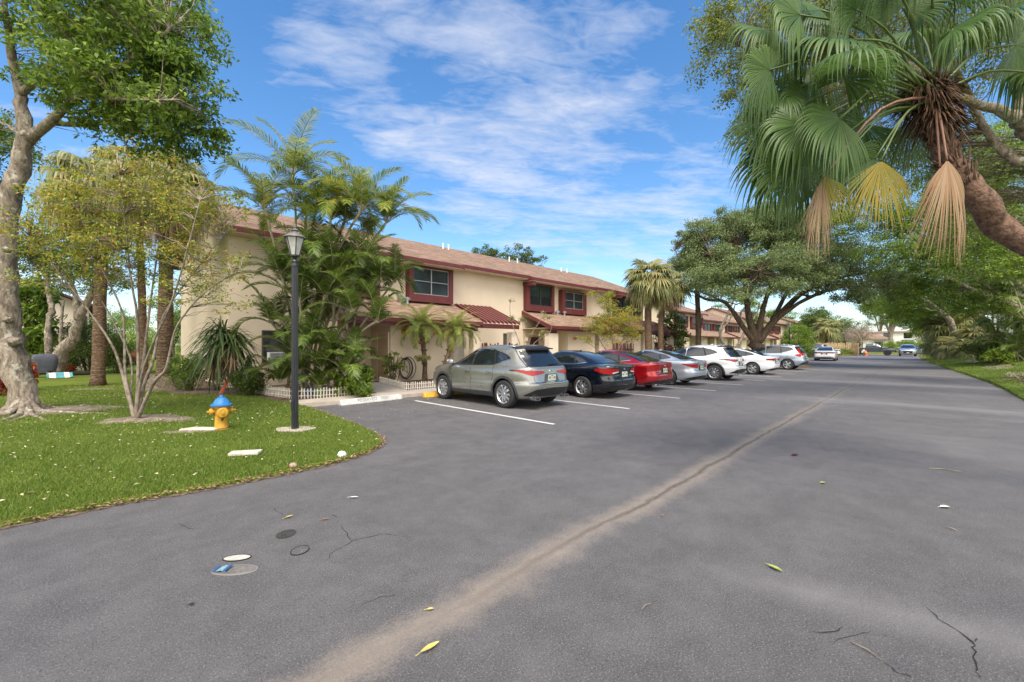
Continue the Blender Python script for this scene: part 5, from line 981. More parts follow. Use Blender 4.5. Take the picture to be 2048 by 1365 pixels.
# ================================================================ STREET FURNITURE AND SMALL THINGS
# lamp post
def lamp_post(label, loc, h=3.88, group=None, simple=False):
    t_ = thing('lamp_post', label, 'street lamp', loc, R(20), group); hp = h - .62
    mb = MB(); n = 24; V = []
    for z, q in ((0, 1), (hp - .16, .92)):
        for i in range(n): a = 2 * math.pi * i / n; r = (.062 if i % 2 else .052) * q; V.append((r * math.cos(a), r * math.sin(a), z))
    mb.add(V, [(i, (i + 1) % n, n + (i + 1) % n, n + i) for i in range(n)]); mb.build('post', M['black_metal'], t_)
    mb = MB(); mb.lathe([(.062, hp - .18), (.064, hp - .15), (.055, hp - .13), (.058, hp - .10), (.066, hp - .09), (.05, hp - .06), (.03, hp - .03), (.045, hp), (.085, hp + .01), (.085, hp + .03)], 18); mb.build('collar', M['black_metal'], t_, smooth=True, ang=40)
    zb, zt = hp + .03, hp + .36; rb, rt = .078, .165; fr = MB(); gl = MB()
    for i in range(6):
        a, b_ = math.pi / 3 * i, math.pi / 3 * (i + 1); pa0, pa1 = (rb * math.cos(a), rb * math.sin(a), zb), (rt * math.cos(a), rt * math.sin(a), zt)
        pb0, pb1 = (rb * math.cos(b_), rb * math.sin(b_), zb), (rt * math.cos(b_), rt * math.sin(b_), zt); fr.tube([pa0, pa1], .009, 5); fr.tube([pa1, pb1], .009, 5); fr.tube([pa0, pb0], .009, 5); gl.add([pa0, pb0, pb1, pa1], [(0, 1, 2, 3)])
    fr.build('lantern_frame', M['black_metal'], t_); gl.build('lantern_glass', M['lampglass'], t_)
    mb = MB(); mb.lathe([(rt + .035, zt), (rt + .03, zt + .015), (.11, zt + .075), (.055, zt + .10), (.045, zt + .13), (.07, zt + .14), (.045, zt + .165), (.02, zt + .18), (.035, zt + .205), (.018, zt + .225), (.022, zt + .24), (.002, zt + .26)], 12); mb.build('lantern_cap', M['lampcap'], t_, smooth=True, ang=50)
    if not simple:
        mb = MB(); mb.box(-.07, -.055, -.03, .03, .38, .55); mb.build('access_plate', M['black_metal'], t_, bevel=.004)
        mb = MB(); n = 22; mb.prism([((.36 + .03 * math.sin(3 * a)) * math.cos(a), (.25 + .02 * math.sin(5 * a)) * math.sin(a)) for a in [2 * math.pi * i / n for i in range(n)]], -.06, .025); o = mb.build('concrete_base', M['concrete'], t_); o.rotation_euler = (0, 0, R(-65))
    return t_
M['lampglass'] = mat('frosted_lamp_glass', (.44, .44, .41), .25, var=.15, vs=14, spec=.8)
M['lampcap'] = mat('grey_worn_lamp_cap', (.13, .125, .12), .55, var=.35, vs=14)
lamp_post('black fluted lamp post with a six-sided lantern on the lawn corner', (2.78, 8.57, LZ))
lamp_post('black lamp post far down the row, between the big tree and the round bush', (52.2, 11.0, .09), 4.0, 'lamp posts down the street', True)
lamp_post('thin dark lamp post rising above the far timber fence', tuple(at(1673, 710, 92)[:2]) + (0,), 4.0, 'lamp posts down the street', True)
lamp_post('thin dark lamp post behind the pickup truck', tuple(at(1725, 708, 96)[:2]) + (0,), 4.0, 'lamp posts down the street', True)
# hydrant
M['yellow'] = mat('yellow_hydrant_paint', (.50, .26, .015), .6, var=.25, vs=14, c2=(.58, .33, .03), bump=.1)
M['blue'] = mat('blue_hydrant_paint', (.02, .15, .40), .55, var=.25, vs=10)
M['rust'] = mat('rust_stain', (.12, .06, .02), .9, var=.4, vs=30)
t_ = thing('fire_hydrant', 'yellow fire hydrant with a bright blue bonnet standing on the lawn', 'fire hydrant', (1.80, 9.55, LZ), R(-4)); t_.scale = (.94, .94, .93)
mb = MB(); mb.lathe([(.15, -.02), (.15, .03), (.125, .035), (.118, .05), (.112, .25), (.118, .30), (.125, .34), (.128, .44), (.145, .46), (.145, .49)], 28); mb.build('barrel', M['yellow'], t_, smooth=True, ang=40)
mb = MB(); mb.lathe([(.185, .49), (.19, .505), (.185, .525), (.15, .53), (.142, .55), (.125, .585), (.118, .59), (.10, .625), (.092, .63), (.065, .655), (.04, .66), (.04, .685), (.03, .70), (.001, .70)], 28); mb.build('bonnet', M['blue'], t_, smooth=True, ang=35)
for a, r, z, ln, nm_ in ((180, .085, .37, .22, 'pumper_nozzle'),): 
    Mx = Matrix.Translation((0, 0, z)) @ Matrix.Rotation(R(-90), 4, 'Z') @ Matrix.Rotation(R(90), 4, 'Y')
    mb = MB(); mb.lathe([(.080, .08), (.082, .15), (.098, .152), (.10, .185), (.085, .20), (.03, .203), (.028, .235), (.001, .236)], 24, M=Mx); mb.build(nm_, M['yellow'], t_, smooth=True, ang=35)
for s_ in (0, 180):
    Mx = Matrix.Translation((0, 0, .385)) @ Matrix.Rotation(R(s_), 4, 'Z') @ Matrix.Rotation(R(90), 4, 'Y')
    mb = MB(); mb.lathe([(.052, .09), (.05, .145), (.066, .147), (.068, .185), (.05, .20), (.022, .205), (.02, .24), (.001, .24)], 20, M=Mx); mb.build('side_nozzle', M['yellow'], t_, smooth=True, ang=35)
mb = MB()
for i in range(8): a = math.pi / 4 * i + .3; mb.lathe([(.014, .455), (.014, .49)], 6, M=Matrix.Translation((.158 * math.cos(a), .158 * math.sin(a), 0)))
mb.build('bolts', M['yellow'], t_)
for a0_, zc_ in ((0, .30), (180, .30), (180 + 90, .26)):
    mb = MB(); pts = [(math.cos(R(a0_ + q)) * .128, math.sin(R(a0_ + q)) * .128, zc_ + .0012 * (q - 16) ** 2 * .5) for q in range(0, 34, 3)]; mb.tube(pts, .006, 4); mb.build('cap_chain', M['rust'], t_)
mb = MB(); mb.lathe([(.152, -.02), (.156, .012), (.13, .05), (.126, .052)], 20, cap=False); mb.build('soiled_base', M['rust'], t_)
mb = MB(); mb.add([(-.02, -.114, .20), (.022, -.114, .20), (.030, -.115, .28), (-.016, -.116, .295)], [(0, 1, 2, 3)]); mb.build('rust_mark', M['rust'], t_)
# little picket fences
def picket_fence(label, pts, h, step, pw_, m_, z0=.05, name='picket_fence', tip=True, rail=(.25, .72), seed=1, th=.012):
    r_ = random.Random(seed); t_ = thing(name, label, 'fence', (pts[0][0], pts[0][1], z0)); mb = MB(); rl = MB()
    for (xa, ya), (xb, yb) in zip(pts[:-1], pts[1:]):
        L = math.hypot(xb - xa, yb - ya); d = Vector((xb - xa, yb - ya, 0)) / L; ang = math.atan2(d.y, d.x); n = max(1, int(L / step))
        for i in range(n):
            p = Vector((xa, ya, z0)) + d * (L * (i + .5) / n); Mx = Matrix.Translation(p) @ Matrix.Rotation(ang, 4, 'Z') @ Matrix.Rotation(r_.uniform(-.05, .05), 4, 'Y') @ Matrix.Rotation(R(90), 4, 'X')
            hh = h * r_.uniform(.95, 1.05); w = pw_ / 2
            mb.prism([(-w, -.03), (w, -.03), (w, hh - w), (0, hh), (-w, hh - w)] if tip else [(-w, 0), (w, 0), (w, hh), (-w, hh)], -th / 2, th / 2, M=Mx)
        for q in rail:
            Mx = Matrix.Translation((xa, ya, z0 + h * q)) @ Matrix.Rotation(ang, 4, 'Z'); rl.box(0, L, -th * 1.2, -th * .5, -h * .035, h * .035, M=Mx)
    mb.build('pickets', m_, t_, world=True); rl.build('rails', m_, t_, world=True); return t_
pf = [(3.98, 16.2), (4.02, 15.0), (4.28, 13.6), (4.75, 13.12), (5.6, 12.98), (6.50, 12.95), (6.62, 13.6), (6.72, 14.8), (6.8, 15.6)]
picket_fence('low white picket edging around the tall palm clump, left of the walkway', pf, .30, .085, .035, M['offwhite'], z0=.06, seed=3)
picket_fence('low white picket edging right of the walkway in front of the coiled hose', [(8.55, 16.3), (7.78, 13.0), (9.3, 13.0), (11.2, 13.02)], .29, .085, .035, M['offwhite'], z0=.06, seed=4)
picket_fence('maroon patio fence under the striped maroon pergola', [(14.15, 16.35), (16.4, 16.35)], 1.66, .12, .105, M['maroon'], z0=.05, seed=5)
picket_fence('maroon pointed picket fence behind the autumn-coloured little tree', [(26.4, 16.35), (29.4, 16.35)], 1.72, .15, .11, M['maroon'], z0=.05, seed=6)
picket_fence('dark maroon picket fence right of the tall palm trunk', [(33.0, 16.4), (36.2, 16.4)], 1.60, .14, .11, M['maroon'], z0=.05, seed=7)
M['timber'] = mat('tan_fence_timber', (.52, .36, .20), .85, var=.18, vs=3)
picket_fence('tan timber board fence at the far end beside the orange cone', [(84.6, 13.8), (84.0, 9.4), (81.5, 8.3)], 1.9, .2, .19, M['timber'], z0=.04, seed=8, tip=False, th=.03)
# wheel stops
def wheel_stop(label, loc, rz, m_, txt=None):
    t_ = thing('wheel_stop', label, 'wheel stop', loc, rz); mb = MB(); P = [(-.12, 0), (.12, 0), (.11, .03), (.045, .14), (-.045, .14), (-.11, .03)]; L = .98
    for i in range(0, 1):
        vs = [(x, y, z) for x in (-L, -L + .05, -.5, 0, .5, L - .05, L) for y, z in P]; n = 6
        vs = [(v[0], v[1] * (.8 if abs(v[0]) == L else 1), v[2] * (.8 if abs(v[0]) == L else 1) + rnd.uniform(-.002, .002) * (v[2] > 0)) for v in vs]
        mb.add(vs, [(i_ * 6 + j, i_ * 6 + (j + 1) % 6, (i_ + 1) * 6 + (j + 1) % 6, (i_ + 1) * 6 + j) for i_ in range(6) for j in range(6)] + [tuple(range(6))[::-1], tuple(range(36, 42))])
    mb.build('block', m_, t_)
    if txt:
        me = text_mesh(txt, .135, M['stencil'], .001); o = link('lettering', me, t_, (0, -.0795, .0865)); o.rotation_euler = (R(59.4), 0, 0); o.scale = (1.0, 1, 1)
    return t_
M['stencil'] = mat('worn_grey_stencil_paint', (.07, .07, .075), .9, var=.4, vs=25, c2=(.30, .29, .28))
M['stop_white'] = mat('chipped_white_stop', (.46, .45, .43), .8, var=.16, vs=10, bump=.3, bs=30)
wheel_stop('white concrete wheel stop stencilled RESERVED 2820 in the empty space', (5.85, 11.58, .004), R(4), M['stop_white'], 'RESERVED   2820')
wheel_stop('chipped yellow wheel stop at the front wheel of the silver SUV', (8.45, 11.40, .004), 0, mat('chipped_yellow_stop', (.62, .33, .03), .8, var=.25, vs=12))
# stones and slab in the grass
def stone(name, label, cat, p, s, m_, seed, group=None):
    r_ = random.Random(seed); t_ = MB(); bm = bmesh.new(); bmesh.ops.create_icosphere(bm, subdivisions=2, radius=1)
    for v in bm.verts: v.co = Vector((v.co.x * s[0], v.co.y * s[1], v.co.z * s[2])) * (1 + .18 * math.sin(v.co.x * 3 + seed) + r_.uniform(-.08, .08))
    me = bpy.data.meshes.new(name); bm.to_mesh(me); bm.free(); me.materials.append(m_); o = link(name, me, None, p); tag(o, label, cat, group); return o
M['stone'] = mat('pale_limestone', (.50, .45, .38), .9, var=.2, vs=12, bump=.5, bs=20)
mb = MB(); mb.prism([(-.2, -.08), (.19, -.09), (.21, .08), (-.19, .09)], 0, .05); o = mb.build('paving_slab', M['stone'], None, bevel=.012); o.location = (1.63, 7.11, LZ + .01); o.rotation_euler = (0, 0, R(-30)); tag(o, 'small pale rectangular slab lying flat in the lawn', 'paving slab')
mb = MB(); mb.prism([(-.34, -.09), (.3, -.12), (.36, .06), (-.2, .12)], 0, .04); o = mb.build('paving_slab', M['stone'], None, bevel=.012); o.location = (1.52, 9.72, LZ + .015); o.rotation_euler = (0, 0, R(-40)); tag(o, 'flat pale slab in the grass just left of the yellow hydrant', 'paving slab')
stone('stone', 'white stone at the lawn edge near the rounded corner', 'stone', (2.60, 6.08, LZ + .02), (.075, .06, .045), M['white'], 1)
stone('stone', 'reddish-grey stone on the lawn edge left of the white one', 'stone', (1.92, 5.98, LZ + .02), (.06, .05, .035), mat('reddish_stone', (.36, .24, .19), .9, var=.2), 2)
# coiled garden hose
t_ = thing('garden_hose', 'brown garden hose hanging in a coil against the cream wall', 'hose', (10.0, 16.72, .6)); mb = MB()
M['hose'] = mat('brown_rubber_hose', (.045, .032, .026), .5, var=.3, vs=10)
for kk in range(4):
    pts = []; r0 = .40 + .03 * kk
    for i in range(37): a = 2 * math.pi * i / 36; pts.append((10.0 + (.24 + .05 * kk) * math.sin(a) + .03 * kk * (kk % 2), 16.70 - .03 * kk + .015 * math.sin(3 * a), .62 + r0 * math.cos(a) * (1.0 if math.cos(a) > 0 else 1.04)))
    mb.tube(pts, .018, 6, cap=False)
mb.tube([(9.75, 16.62, .80), (9.5, 16.3, .45), (9.15, 15.9, .12), (8.95, 15.7, .09)], .018, 6); mb.tube([(10.0, 16.72, 1.0), (9.97, 16.74, .55), (10.12, 16.7, .4), (10.1, 16.75, .7)], .018, 6)
mb.build('coil', M['hose'], t_, world=True, smooth=True); mb = MB(); mb.box(9.93, 10.07, 16.70, 16.80, .98, 1.06); mb.build('bracket', M['dark'], t_, world=True)
# patio chair in the recess
t_ = thing('patio_chair', 'dark metal patio chair in the entrance recess behind the palms', 'chair', (8.05, 17.4, .106), R(25)); DC = M['black_metal']
mb = MB(); mb.box(-.25, .25, -.24, .24, .41, .44); mb.build('seat', DC, t_, bevel=.01)
mb = MB(); mb.tube([(-.25, .24, .43), (-.24, .30, .75), (-.15, .34, .97), (.15, .34, .97), (.24, .30, .75), (.25, .24, .43)], .016, 6)
for x in (-.15, -.05, .05, .15): mb.tube([(x, .245, .44), (x, .335, .96)], .009, 5)
mb.build('backrest', DC, t_)
for x, y in ((-.23, -.22), (.23, -.22), (-.23, .22), (.23, .22)): mb = MB(); mb.tube([(x, y, .42), (x * 1.1, y * 1.15, 0)], .016, 6); mb.build('leg', DC, t_)
for s_ in (-1, 1): mb = MB(); mb.tube([(s_ * .25, -.22, .43), (s_ * .27, -.22, .64), (s_ * .27, .26, .66)], .014, 6); mb.build('armrest', DC, t_)
mb = MB(); mb.lathe([(.26, 0), (.26, .02), (.24, .026)], 24, M=Matrix.Diagonal((1, .6, 1, 1))); o = mb.build('doormat', mat('dark_grey_mat', (.05, .055, .06), .95, var=.2, vs=40, bump=.6)); o.location = (8.62, 16.55, .108); o.rotation_euler = (0, 0, R(30)); tag(o, 'dark oval doormat on the pale walkway before the door', 'doormat')
# bits in the planting bed
t_ = thing('planter_pot', 'bright green pot behind the white pickets under the palms', 'pot', (5.1, 13.5, .06)); mb = MB(); mb.lathe([(.10, 0), (.16, .22), (.18, .24), (.17, .26), (.14, .25), (.11, .05)], 20); mb.build('pot', mat('lime_plastic', (.10, .45, .04), .4), t_, smooth=True, ang=40)
mb = MB(); mb.lathe([(.135, .20), (.001, .215)], 16); mb.build('soil', M['mulch'], t_)
t_ = thing('planter_pot', 'blue pot behind the white pickets beside the lamp post', 'pot', (4.78, 13.45, .06)); mb = MB(); mb.lathe([(.10, 0), (.15, .22), (.17, .24), (.16, .26), (.13, .25), (.10, .05)], 20); mb.build('pot', mat('blue_glaze', (.02, .12, .30), .3), t_, smooth=True, ang=40)
mb = MB(); mb.lathe([(.125, .20), (.001, .215)], 16); mb.build('soil', M['mulch'], t_)
t_ = thing('garden_trellis', 'thin white wire hoop standing in the palm bed', 'trellis', (4.75, 13.9, .06)); mb = MB(); mb.tube([(.28 * math.cos(a), 0, .45 * math.sin(a)) for a in np.linspace(0, math.pi, 15)], .008, 5); mb.build('hoop', M['offwhite'], t_)
stone('stone', 'large buff stone at the left end of the palm bed', 'stone', (4.55, 15.6, .12), (.26, .16, .16), mat('buff_stone', (.52, .42, .27), .9, var=.2, vs=8), 5)
t_ = thing('garden_edging', 'orange-red plastic trough leaning at the yucca behind the hydrant', 'edging board', (3.05, 16.2, .05), R(-45)); mb = MB()
mb.add([(-.10, 0, .0), (-.04, -.03, .0), (.02, 0, .0), (.16, .1, .62), (.22, .07, .62), (.28, .1, .62)], [(0, 1, 4, 3), (1, 2, 5, 4)]); mb.add([(-.10, .01, .0), (-.04, -.02, .0), (.02, .01, .0), (.16, .11, .62), (.22, .08, .62), (.28, .11, .62)], [(3, 4, 1, 0), (4, 5, 2, 1)])
mb.build('trough', mat('orange_red_plastic', (.50, .10, .04), .5, var=.15), t_)
# left background things
p = at(89, 757, 20.9); p.z = LZ
t_ = thing('barbecue_grill', 'barbecue grill under a dark grey cloth cover at the left hedge', 'barbecue', p, R(4)); mb = MB()
V = []; ks = [(.38, .25, .27), (.43, .29, .55), (.46, .30, .85), (.44, .27, 1.0), (.36, .20, 1.13), (.12, .07, 1.16)]; n = 20
for k_, (a, b_, z) in enumerate(ks):
    for i in range(n): w = 2 * math.pi * i / n; q = 1 + .035 * math.sin(5 * w + k_) * (k_ < 3); V.append((a * q * math.copysign(abs(math.cos(w)) ** .5, math.cos(w)), b_ * q * math.copysign(abs(math.sin(w)) ** .5, math.sin(w)), z + (.05 * math.sin(4 * w) if k_ == 0 else 0)))
mb.add(V, [(i * n + j, i * n + (j + 1) % n, (i + 1) * n + (j + 1) % n, (i + 1) * n + j) for i in range(5) for j in range(n)] + [tuple(range(5 * n, 6 * n))]); mb.build('cover', mat('slate_cloth', (.07, .075, .10), .8, var=.2, vs=5, bump=.4, bs=8), t_, smooth=True)
for x in (-.34, .34):
    for y in (-.2, .2): mb = MB(); mb.box(x - .03, x + .03, y - .03, y + .03, 0, .5); mb.build('leg', M['dark'], t_)
mb = MB(); mb.box(-.34, .34, -.2, .2, .14, .17); mb.build('shelf', M['dark'], t_)
p = at(120, 752, 20.6); t_ = thing('body_board', 'turquoise and white striped body board lying on the grass', 'body board', (p.x, p.y, LZ + .03), R(6)); mb = MB()
prof = [(-.62, .12), (-.5, .22), (-.2, .27), (.2, .27), (.45, .24), (.6, .18)]
for i, (a, b_) in enumerate(zip(prof[:-1], prof[1:])): mb.add([(a[0], -a[1], .02 + .04 * (i == 0)), (b_[0], -b_[1], .02), (b_[0], b_[1], .10), (a[0], a[1], .10), (a[0], -a[1], 0), (b_[0], -b_[1], 0), (b_[0], b_[1], .06), (a[0], a[1], .06)], [(0, 1, 2, 3), (7, 6, 5, 4), (0, 4, 5, 1), (3, 2, 6, 7)] + ([(0, 3, 7, 4)] if i == 0 else []) + ([(1, 5, 6, 2)] if i == 4 else []), i % 2)
t_.scale = (.72, .9, 1); t_.rotation_euler[0] = R(20); t_.location.z += .06; mb.build('board', [mat('turquoise_foam', (.09, .30, .34), .6, var=.2), M['offwhite']], t_)
p = at(157, 752, 22.4); t_ = thing('log_edging', 'dark log lying on the grass left of the first palm trunk', 'log', (p.x, p.y, LZ + .09), R(0)); mb = MB(); mb.tube([(-.55, 0, 0), (-.2, .01, .01), (.2, 0, 0), (.55, 0, .01)], [.11, .12, .115, .11], 10); mb.build('log', mat('charred_log', (.03, .025, .022), .95, var=.3, vs=10, bump=.6), t_)
# traffic cone and the crouching person beside it
p = at(1732, 711.5, 64.5); t_ = thing('traffic_cone', 'orange traffic cone at the end of the road by the timber fence', 'traffic cone', (p.x, p.y, 0.004)); OR = mat('cone_orange', (.75, .10, .02), .5)
mb = MB(); mb.lathe([(.20, .03), (.17, .05), (.035, .85), (.02, .86)], 20); mb.build('cone', OR, t_, smooth=True, ang=40); mb = MB(); mb.box(-.26, .26, -.26, .26, 0, .035); mb.build('base', OR, t_, bevel=.01); mb = MB(); mb.lathe([(.108, .45), (.080, .60)], 20, cap=False); mb.build('reflective_band', M['white'], t_)
def person(label, loc, rz):
    t_ = thing('person', label, 'person', loc, rz)
    J = {'pel': (0, 0, .36, .14), 'sp': (.10, 0, .55, .13), 'ch': (.22, 0, .76, .15), 'nk': (.30, 0, .90, .06), 'hd0': (.35, 0, .97, .075), 'hd': (.38, 0, 1.06, .10), 'top': (.38, 0, 1.14, .06)}
    E = [('pel', 'sp'), ('sp', 'ch'), ('ch', 'nk'), ('nk', 'hd0'), ('hd0', 'hd'), ('hd', 'top')]
    for s_, k_ in ((1, 'l'), (-1, 'r')):
        J.update({'hp' + k_: (.02, .11 * s_, .34, .10), 'kn' + k_: (.40, .17 * s_, .46 if s_ > 0 else .30, .065), 'an' + k_: (.16, .16 * s_, .09, .045), 'ft' + k_: (.34, .17 * s_, .04, .04), 'sh' + k_: (.24, .19 * s_, .80, .065), 'el' + k_: (.42, .23 * s_, .60, .045), 'wr' + k_: (.60, .16 * s_, .50, .03)})
        E += [('pel', 'hp' + k_), ('hp' + k_, 'kn' + k_), ('kn' + k_, 'an' + k_), ('an' + k_, 'ft' + k_), ('ch', 'sh' + k_), ('sh' + k_, 'el' + k_), ('el' + k_, 'wr' + k_)]
        for f in range(5):
            a = 'f%s%d' % (k_, f); J[a] = (.64, .16 * s_ + (f - 2) * .018, .48, .012); J[a + 't'] = (.69 - .01 * abs(f - 2), .16 * s_ + (f - 2) * .022, .45, .008); E += [('wr' + k_, a), (a, a + 't')]
    ks = list(J); me = bpy.data.meshes.new('body'); me.from_pydata([J[k_][:3] for k_ in ks], [(ks.index(a), ks.index(b_)) for a, b_ in E], []); o = link('body', me, t_)
    sk = o.modifiers.new('skin', 'SKIN'); sk.use_smooth_shade = True; ly = me.skin_vertices[0] if me.skin_vertices else None
    if ly is None:
        bm = bmesh.new(); bm.from_mesh(me); bm.verts.layers.skin.verify(); bm.to_mesh(me); bm.free(); ly = me.skin_vertices[0]
    for i, k_ in enumerate(ks): ly.data[i].radius = (J[k_][3], J[k_][3])
    ly.data[0].use_root = True; o.modifiers.new('sub', 'SUBSURF').levels = 1; o.modifiers['sub'].render_levels = 1
    bpy.context.view_layer.update(); nm = bpy.data.meshes.new_from_object(o.evaluated_get(bpy.context.evaluated_depsgraph_get())); o.modifiers.clear(); o.data = nm; nm.materials.clear()
    for m_ in (mat('skin', (.42, .24, .16), .5), mat('white_shirt_cloth', (.62, .58, .56), .8, var=.1), mat('dark_trousers', (.03, .03, .04), .8)): nm.materials.append(m_)
    for p_ in nm.polygons:
        c = p_.center; p_.material_index = 1 if (c.z > .45 and c.z < .91 and c.x < .47 and not (c.x > .28 and c.z < .53 and abs(c.y) < .2 and c.z < .5)) else (2 if c.z < .5 and c.x < .52 else 0)
    mb = MB(); mb.lathe([(.10, -.02), (.108, .03), (.09, .085), (.04, .11), (.001, .115)], 16, M=Matrix.Translation((.365, 0, 1.07))); mb.build('hair', mat('dark_hair', (.02, .015, .01), .8), t_, smooth=True)
    return t_
p = at(1723, 711.5, 64.5); person('person in a white top crouching beside the orange cone at the fence end', (p.x, p.y, .004), R(-60))
# leaves and twigs lying on the asphalt
def fallen_leaf(label, px, py, L, W, m_, rz, curl=.25):
    c = gp(px, py); mb = MB(); n = 8; V = []
    for i in range(n + 1):
        t = i / n; w = W * math.sin(math.pi * min(1, t * .97 + .02)) ** .8; x = (t - .5) * L; z = .008 + curl * L * (t - .5) ** 2 * 1.2; V += [(x, -w / 2, z + w * .35), (x, 0, z), (x, w / 2, z + w * .3)]
    mb.add(V, [(3 * i + j, 3 * i + 3 + j, 3 * i + 4 + j, 3 * i + 1 + j) for i in range(n) for j in range(2)]); mb.tube([(-L * .75, 0, .012), (-L * .5, 0, .008 + curl * L * .3)], .002, 4)
    o = mb.build('fallen_leaf', m_, None, smooth=True); o.location = (c.x, c.y, .001); o.rotation_euler = (0, 0, R(rz)); tag(o, label, 'leaf', 'fallen leaves on the asphalt'); return o
Y1 = mat('yellow_leaf', (.50, .42, .12), .6, var=.2, vs=40); Y2 = mat('brown_dead_leaf', (.25, .15, .08), .8, var=.3, vs=40); Y3 = mat('green_yellow_leaf', (.30, .34, .08), .6, var=.2, vs=40); Y4 = mat('dark_red_leaf', (.12, .02, .025), .6)
for a in (('long yellow leaf on the asphalt nearest the camera', 860, 1300, .12, .035, Y1, 0), ('curled yellow-green leaf on the asphalt right of the sandy streak', 1550, 1140, .11, .04, Y3, -110), ('small dark red leaf on the road far right of the streak', 1590, 912, .12, .06, Y4, -30), ('tiny green leaf on the road right of the dark red one', 1646, 968, .08, .04, Y3, -30),
          ('pale curled leaf on the road between the lawn and the streak', 708, 997, .09, .03, M['offwhite'], -40), ('pale leaf just above the round road covers', 578, 1036, .08, .025, Y1, 10), ('pale brown leaf right of the round road covers', 650, 1041, .07, .022, Y2, -20), ('orange-yellow bit of leaf beside the streak near the camera', 860, 1222, .05, .02, Y1, -30),
          ('small dark leaf at the lower left of the road', 383, 1212, .04, .02, M['dark'], -10), ('pale flat leaf at the right side of the road', 1890, 1017, .10, .05, M['offwhite'], -45), ('small tan leaf on the road left of the white streak end', 1325, 1033, .05, .02, Y2, 30)): fallen_leaf(*a)
def twig(label, pts, r=.004):
    P = [gp(*p) for p in pts]; mb = MB(); P = [Vector((p.x, p.y, .008 + .006 * (i % 2))) for i, p in enumerate(P)]; mb.tube(P, [r, r * .9, r * .6][:len(P)] + [r * .5] * max(0, len(P) - 3), 5); o = mb.build('fallen_twig', M['twig']); tag(o, label, 'twig', 'twigs lying on the asphalt')
twig('long pale forked twig on the asphalt at the lower right', [(1705, 1288), (1735, 1304), (1762, 1322)]); twig('short pale twig left of the curled yellow-green leaf', [(1284, 1221), (1290, 1215), (1301, 1209)], .0045); twig('thin dark twig on the right side of the road', [(1858, 938), (1885, 940), (1925, 945)], .006); twig('thin twig lying across the right edge of the road', [(1893, 1056), (1905, 1060), (1915, 1063)], .005)
# ================================================================ PLANTS
RT = np.array([.70711, -.70711, 0.]); FW = np.array([.70711, .70711, 0.]); UPV = np.array([0, 0, 1.])
def smooth_path(pts, n, wob, rng):
    P = np.array([tuple(p) for p in pts], float); k = len(P); t = np.linspace(0, k - 1, n); o = []
    for v in t:
        i = min(int(v), k - 2); f = v - i; p0, p1, p2, p3 = P[max(i - 1, 0)], P[i], P[i + 1], P[min(i + 2, k - 1)]
        o.append(.5 * ((2 * p1) + (-p0 + p2) * f + (2 * p0 - 5 * p1 + 4 * p2 - p3) * f * f + (-p0 + 3 * p1 - 3 * p2 + p3) * f ** 3))
    o = np.array(o); o[1:] += rng.normal(size=o[1:].shape) * wob; return o
def tree(name, label, cat, base, limbs, blobs, lm, bm, ncl, per, ls, crad, seed, group=None, lw=.42, tw=.012, flat=.6, up=.6, twigs=1.0, kbase=9, shell=.45, extra=None, droop=0., flare=1.0, foliage='crown', stemname='trunk'):
    rng = np.random.default_rng(seed); base = Vector(base); t_ = thing(name, label, cat, tuple(base), 0, group); mb = MB(); S = []; SR = []
    for li, (pts, r0, r1) in enumerate(limbs):
        n = max(5, 3 * len(pts)); P = smooth_path(pts, n, r1 * .22, rng); rad = r0 + (r1 - r0) * (np.linspace(0, 1, n) ** .8)
        if li == 0 and flare > 1: rad[0] *= flare; rad[1] *= 1 + (flare - 1) * .35
        mb.tube(P, list(rad * (1 + .06 * rng.normal(size=n))), kbase if r0 > .05 else 5)
        q = P[int(n * .35):]; S.append(q); SR.append(np.linspace(r0, r1, n)[int(n * .35):])
    S = np.concatenate(S) if S else np.array([tuple(base)]); vol = np.array([(b_[1][0] * b_[1][1] * b_[1][2]) ** .66 * (b_[2] if len(b_) > 2 else 1) for b_ in blobs]); pr = vol / vol.sum()
    which = rng.choice(len(blobs), size=ncl, p=pr); C = []
    for w in which:
        c, (a, b_, h) = blobs[w][0], blobs[w][1]; v = nrm(rng.normal(size=3)) * rng.random() ** shell
        C.append(np.array(tuple(c)) + RT * v[0] * a + FW * v[1] * b_ + UPV * v[2] * h)
    C = np.array(C); nt_ = int(ncl * twigs)
    for c in C[:nt_]:
        d = np.linalg.norm((S - c) * np.array([1, 1, 1.3]), axis=1) + (S[:, 2] > c[2]) * .8; s = S[int(d.argmin())]; L = np.linalg.norm(c - s)
        if L < .05: continue
        m1 = s + (c - s) * .35 + UPV * L * .10 + rng.normal(size=3) * L * .06; m2 = s + (c - s) * .7 + UPV * L * .08 + rng.normal(size=3) * L * .05; r = min(tw, tw * (.4 + L * .35))
        mb.tube([s, m1, m2, c], [r, r * .75, r * .5, r * .2], 4, cap=False)
    mb.build(stemname, bm, t_, smooth=True, world=True)
    f = Fol(); n = per * ncl; cc = np.repeat(C, per, axis=0); off = nrm(rng.normal(size=(n, 3))) * (rng.random((n, 1)) ** .5) * crad * (.6 + .8 * np.repeat(rng.random(ncl), per))[:, None]; off[:, 2] *= flat
    D = off * .8 + rng.normal(size=(n, 3)) * crad * .55; D[:, 2] -= droop * crad
    leaves(f, cc + off, D, ls, lw, rng, up)
    if extra: extra(f, rng)
    f.build(foliage, lm, t_, world=True); return t_
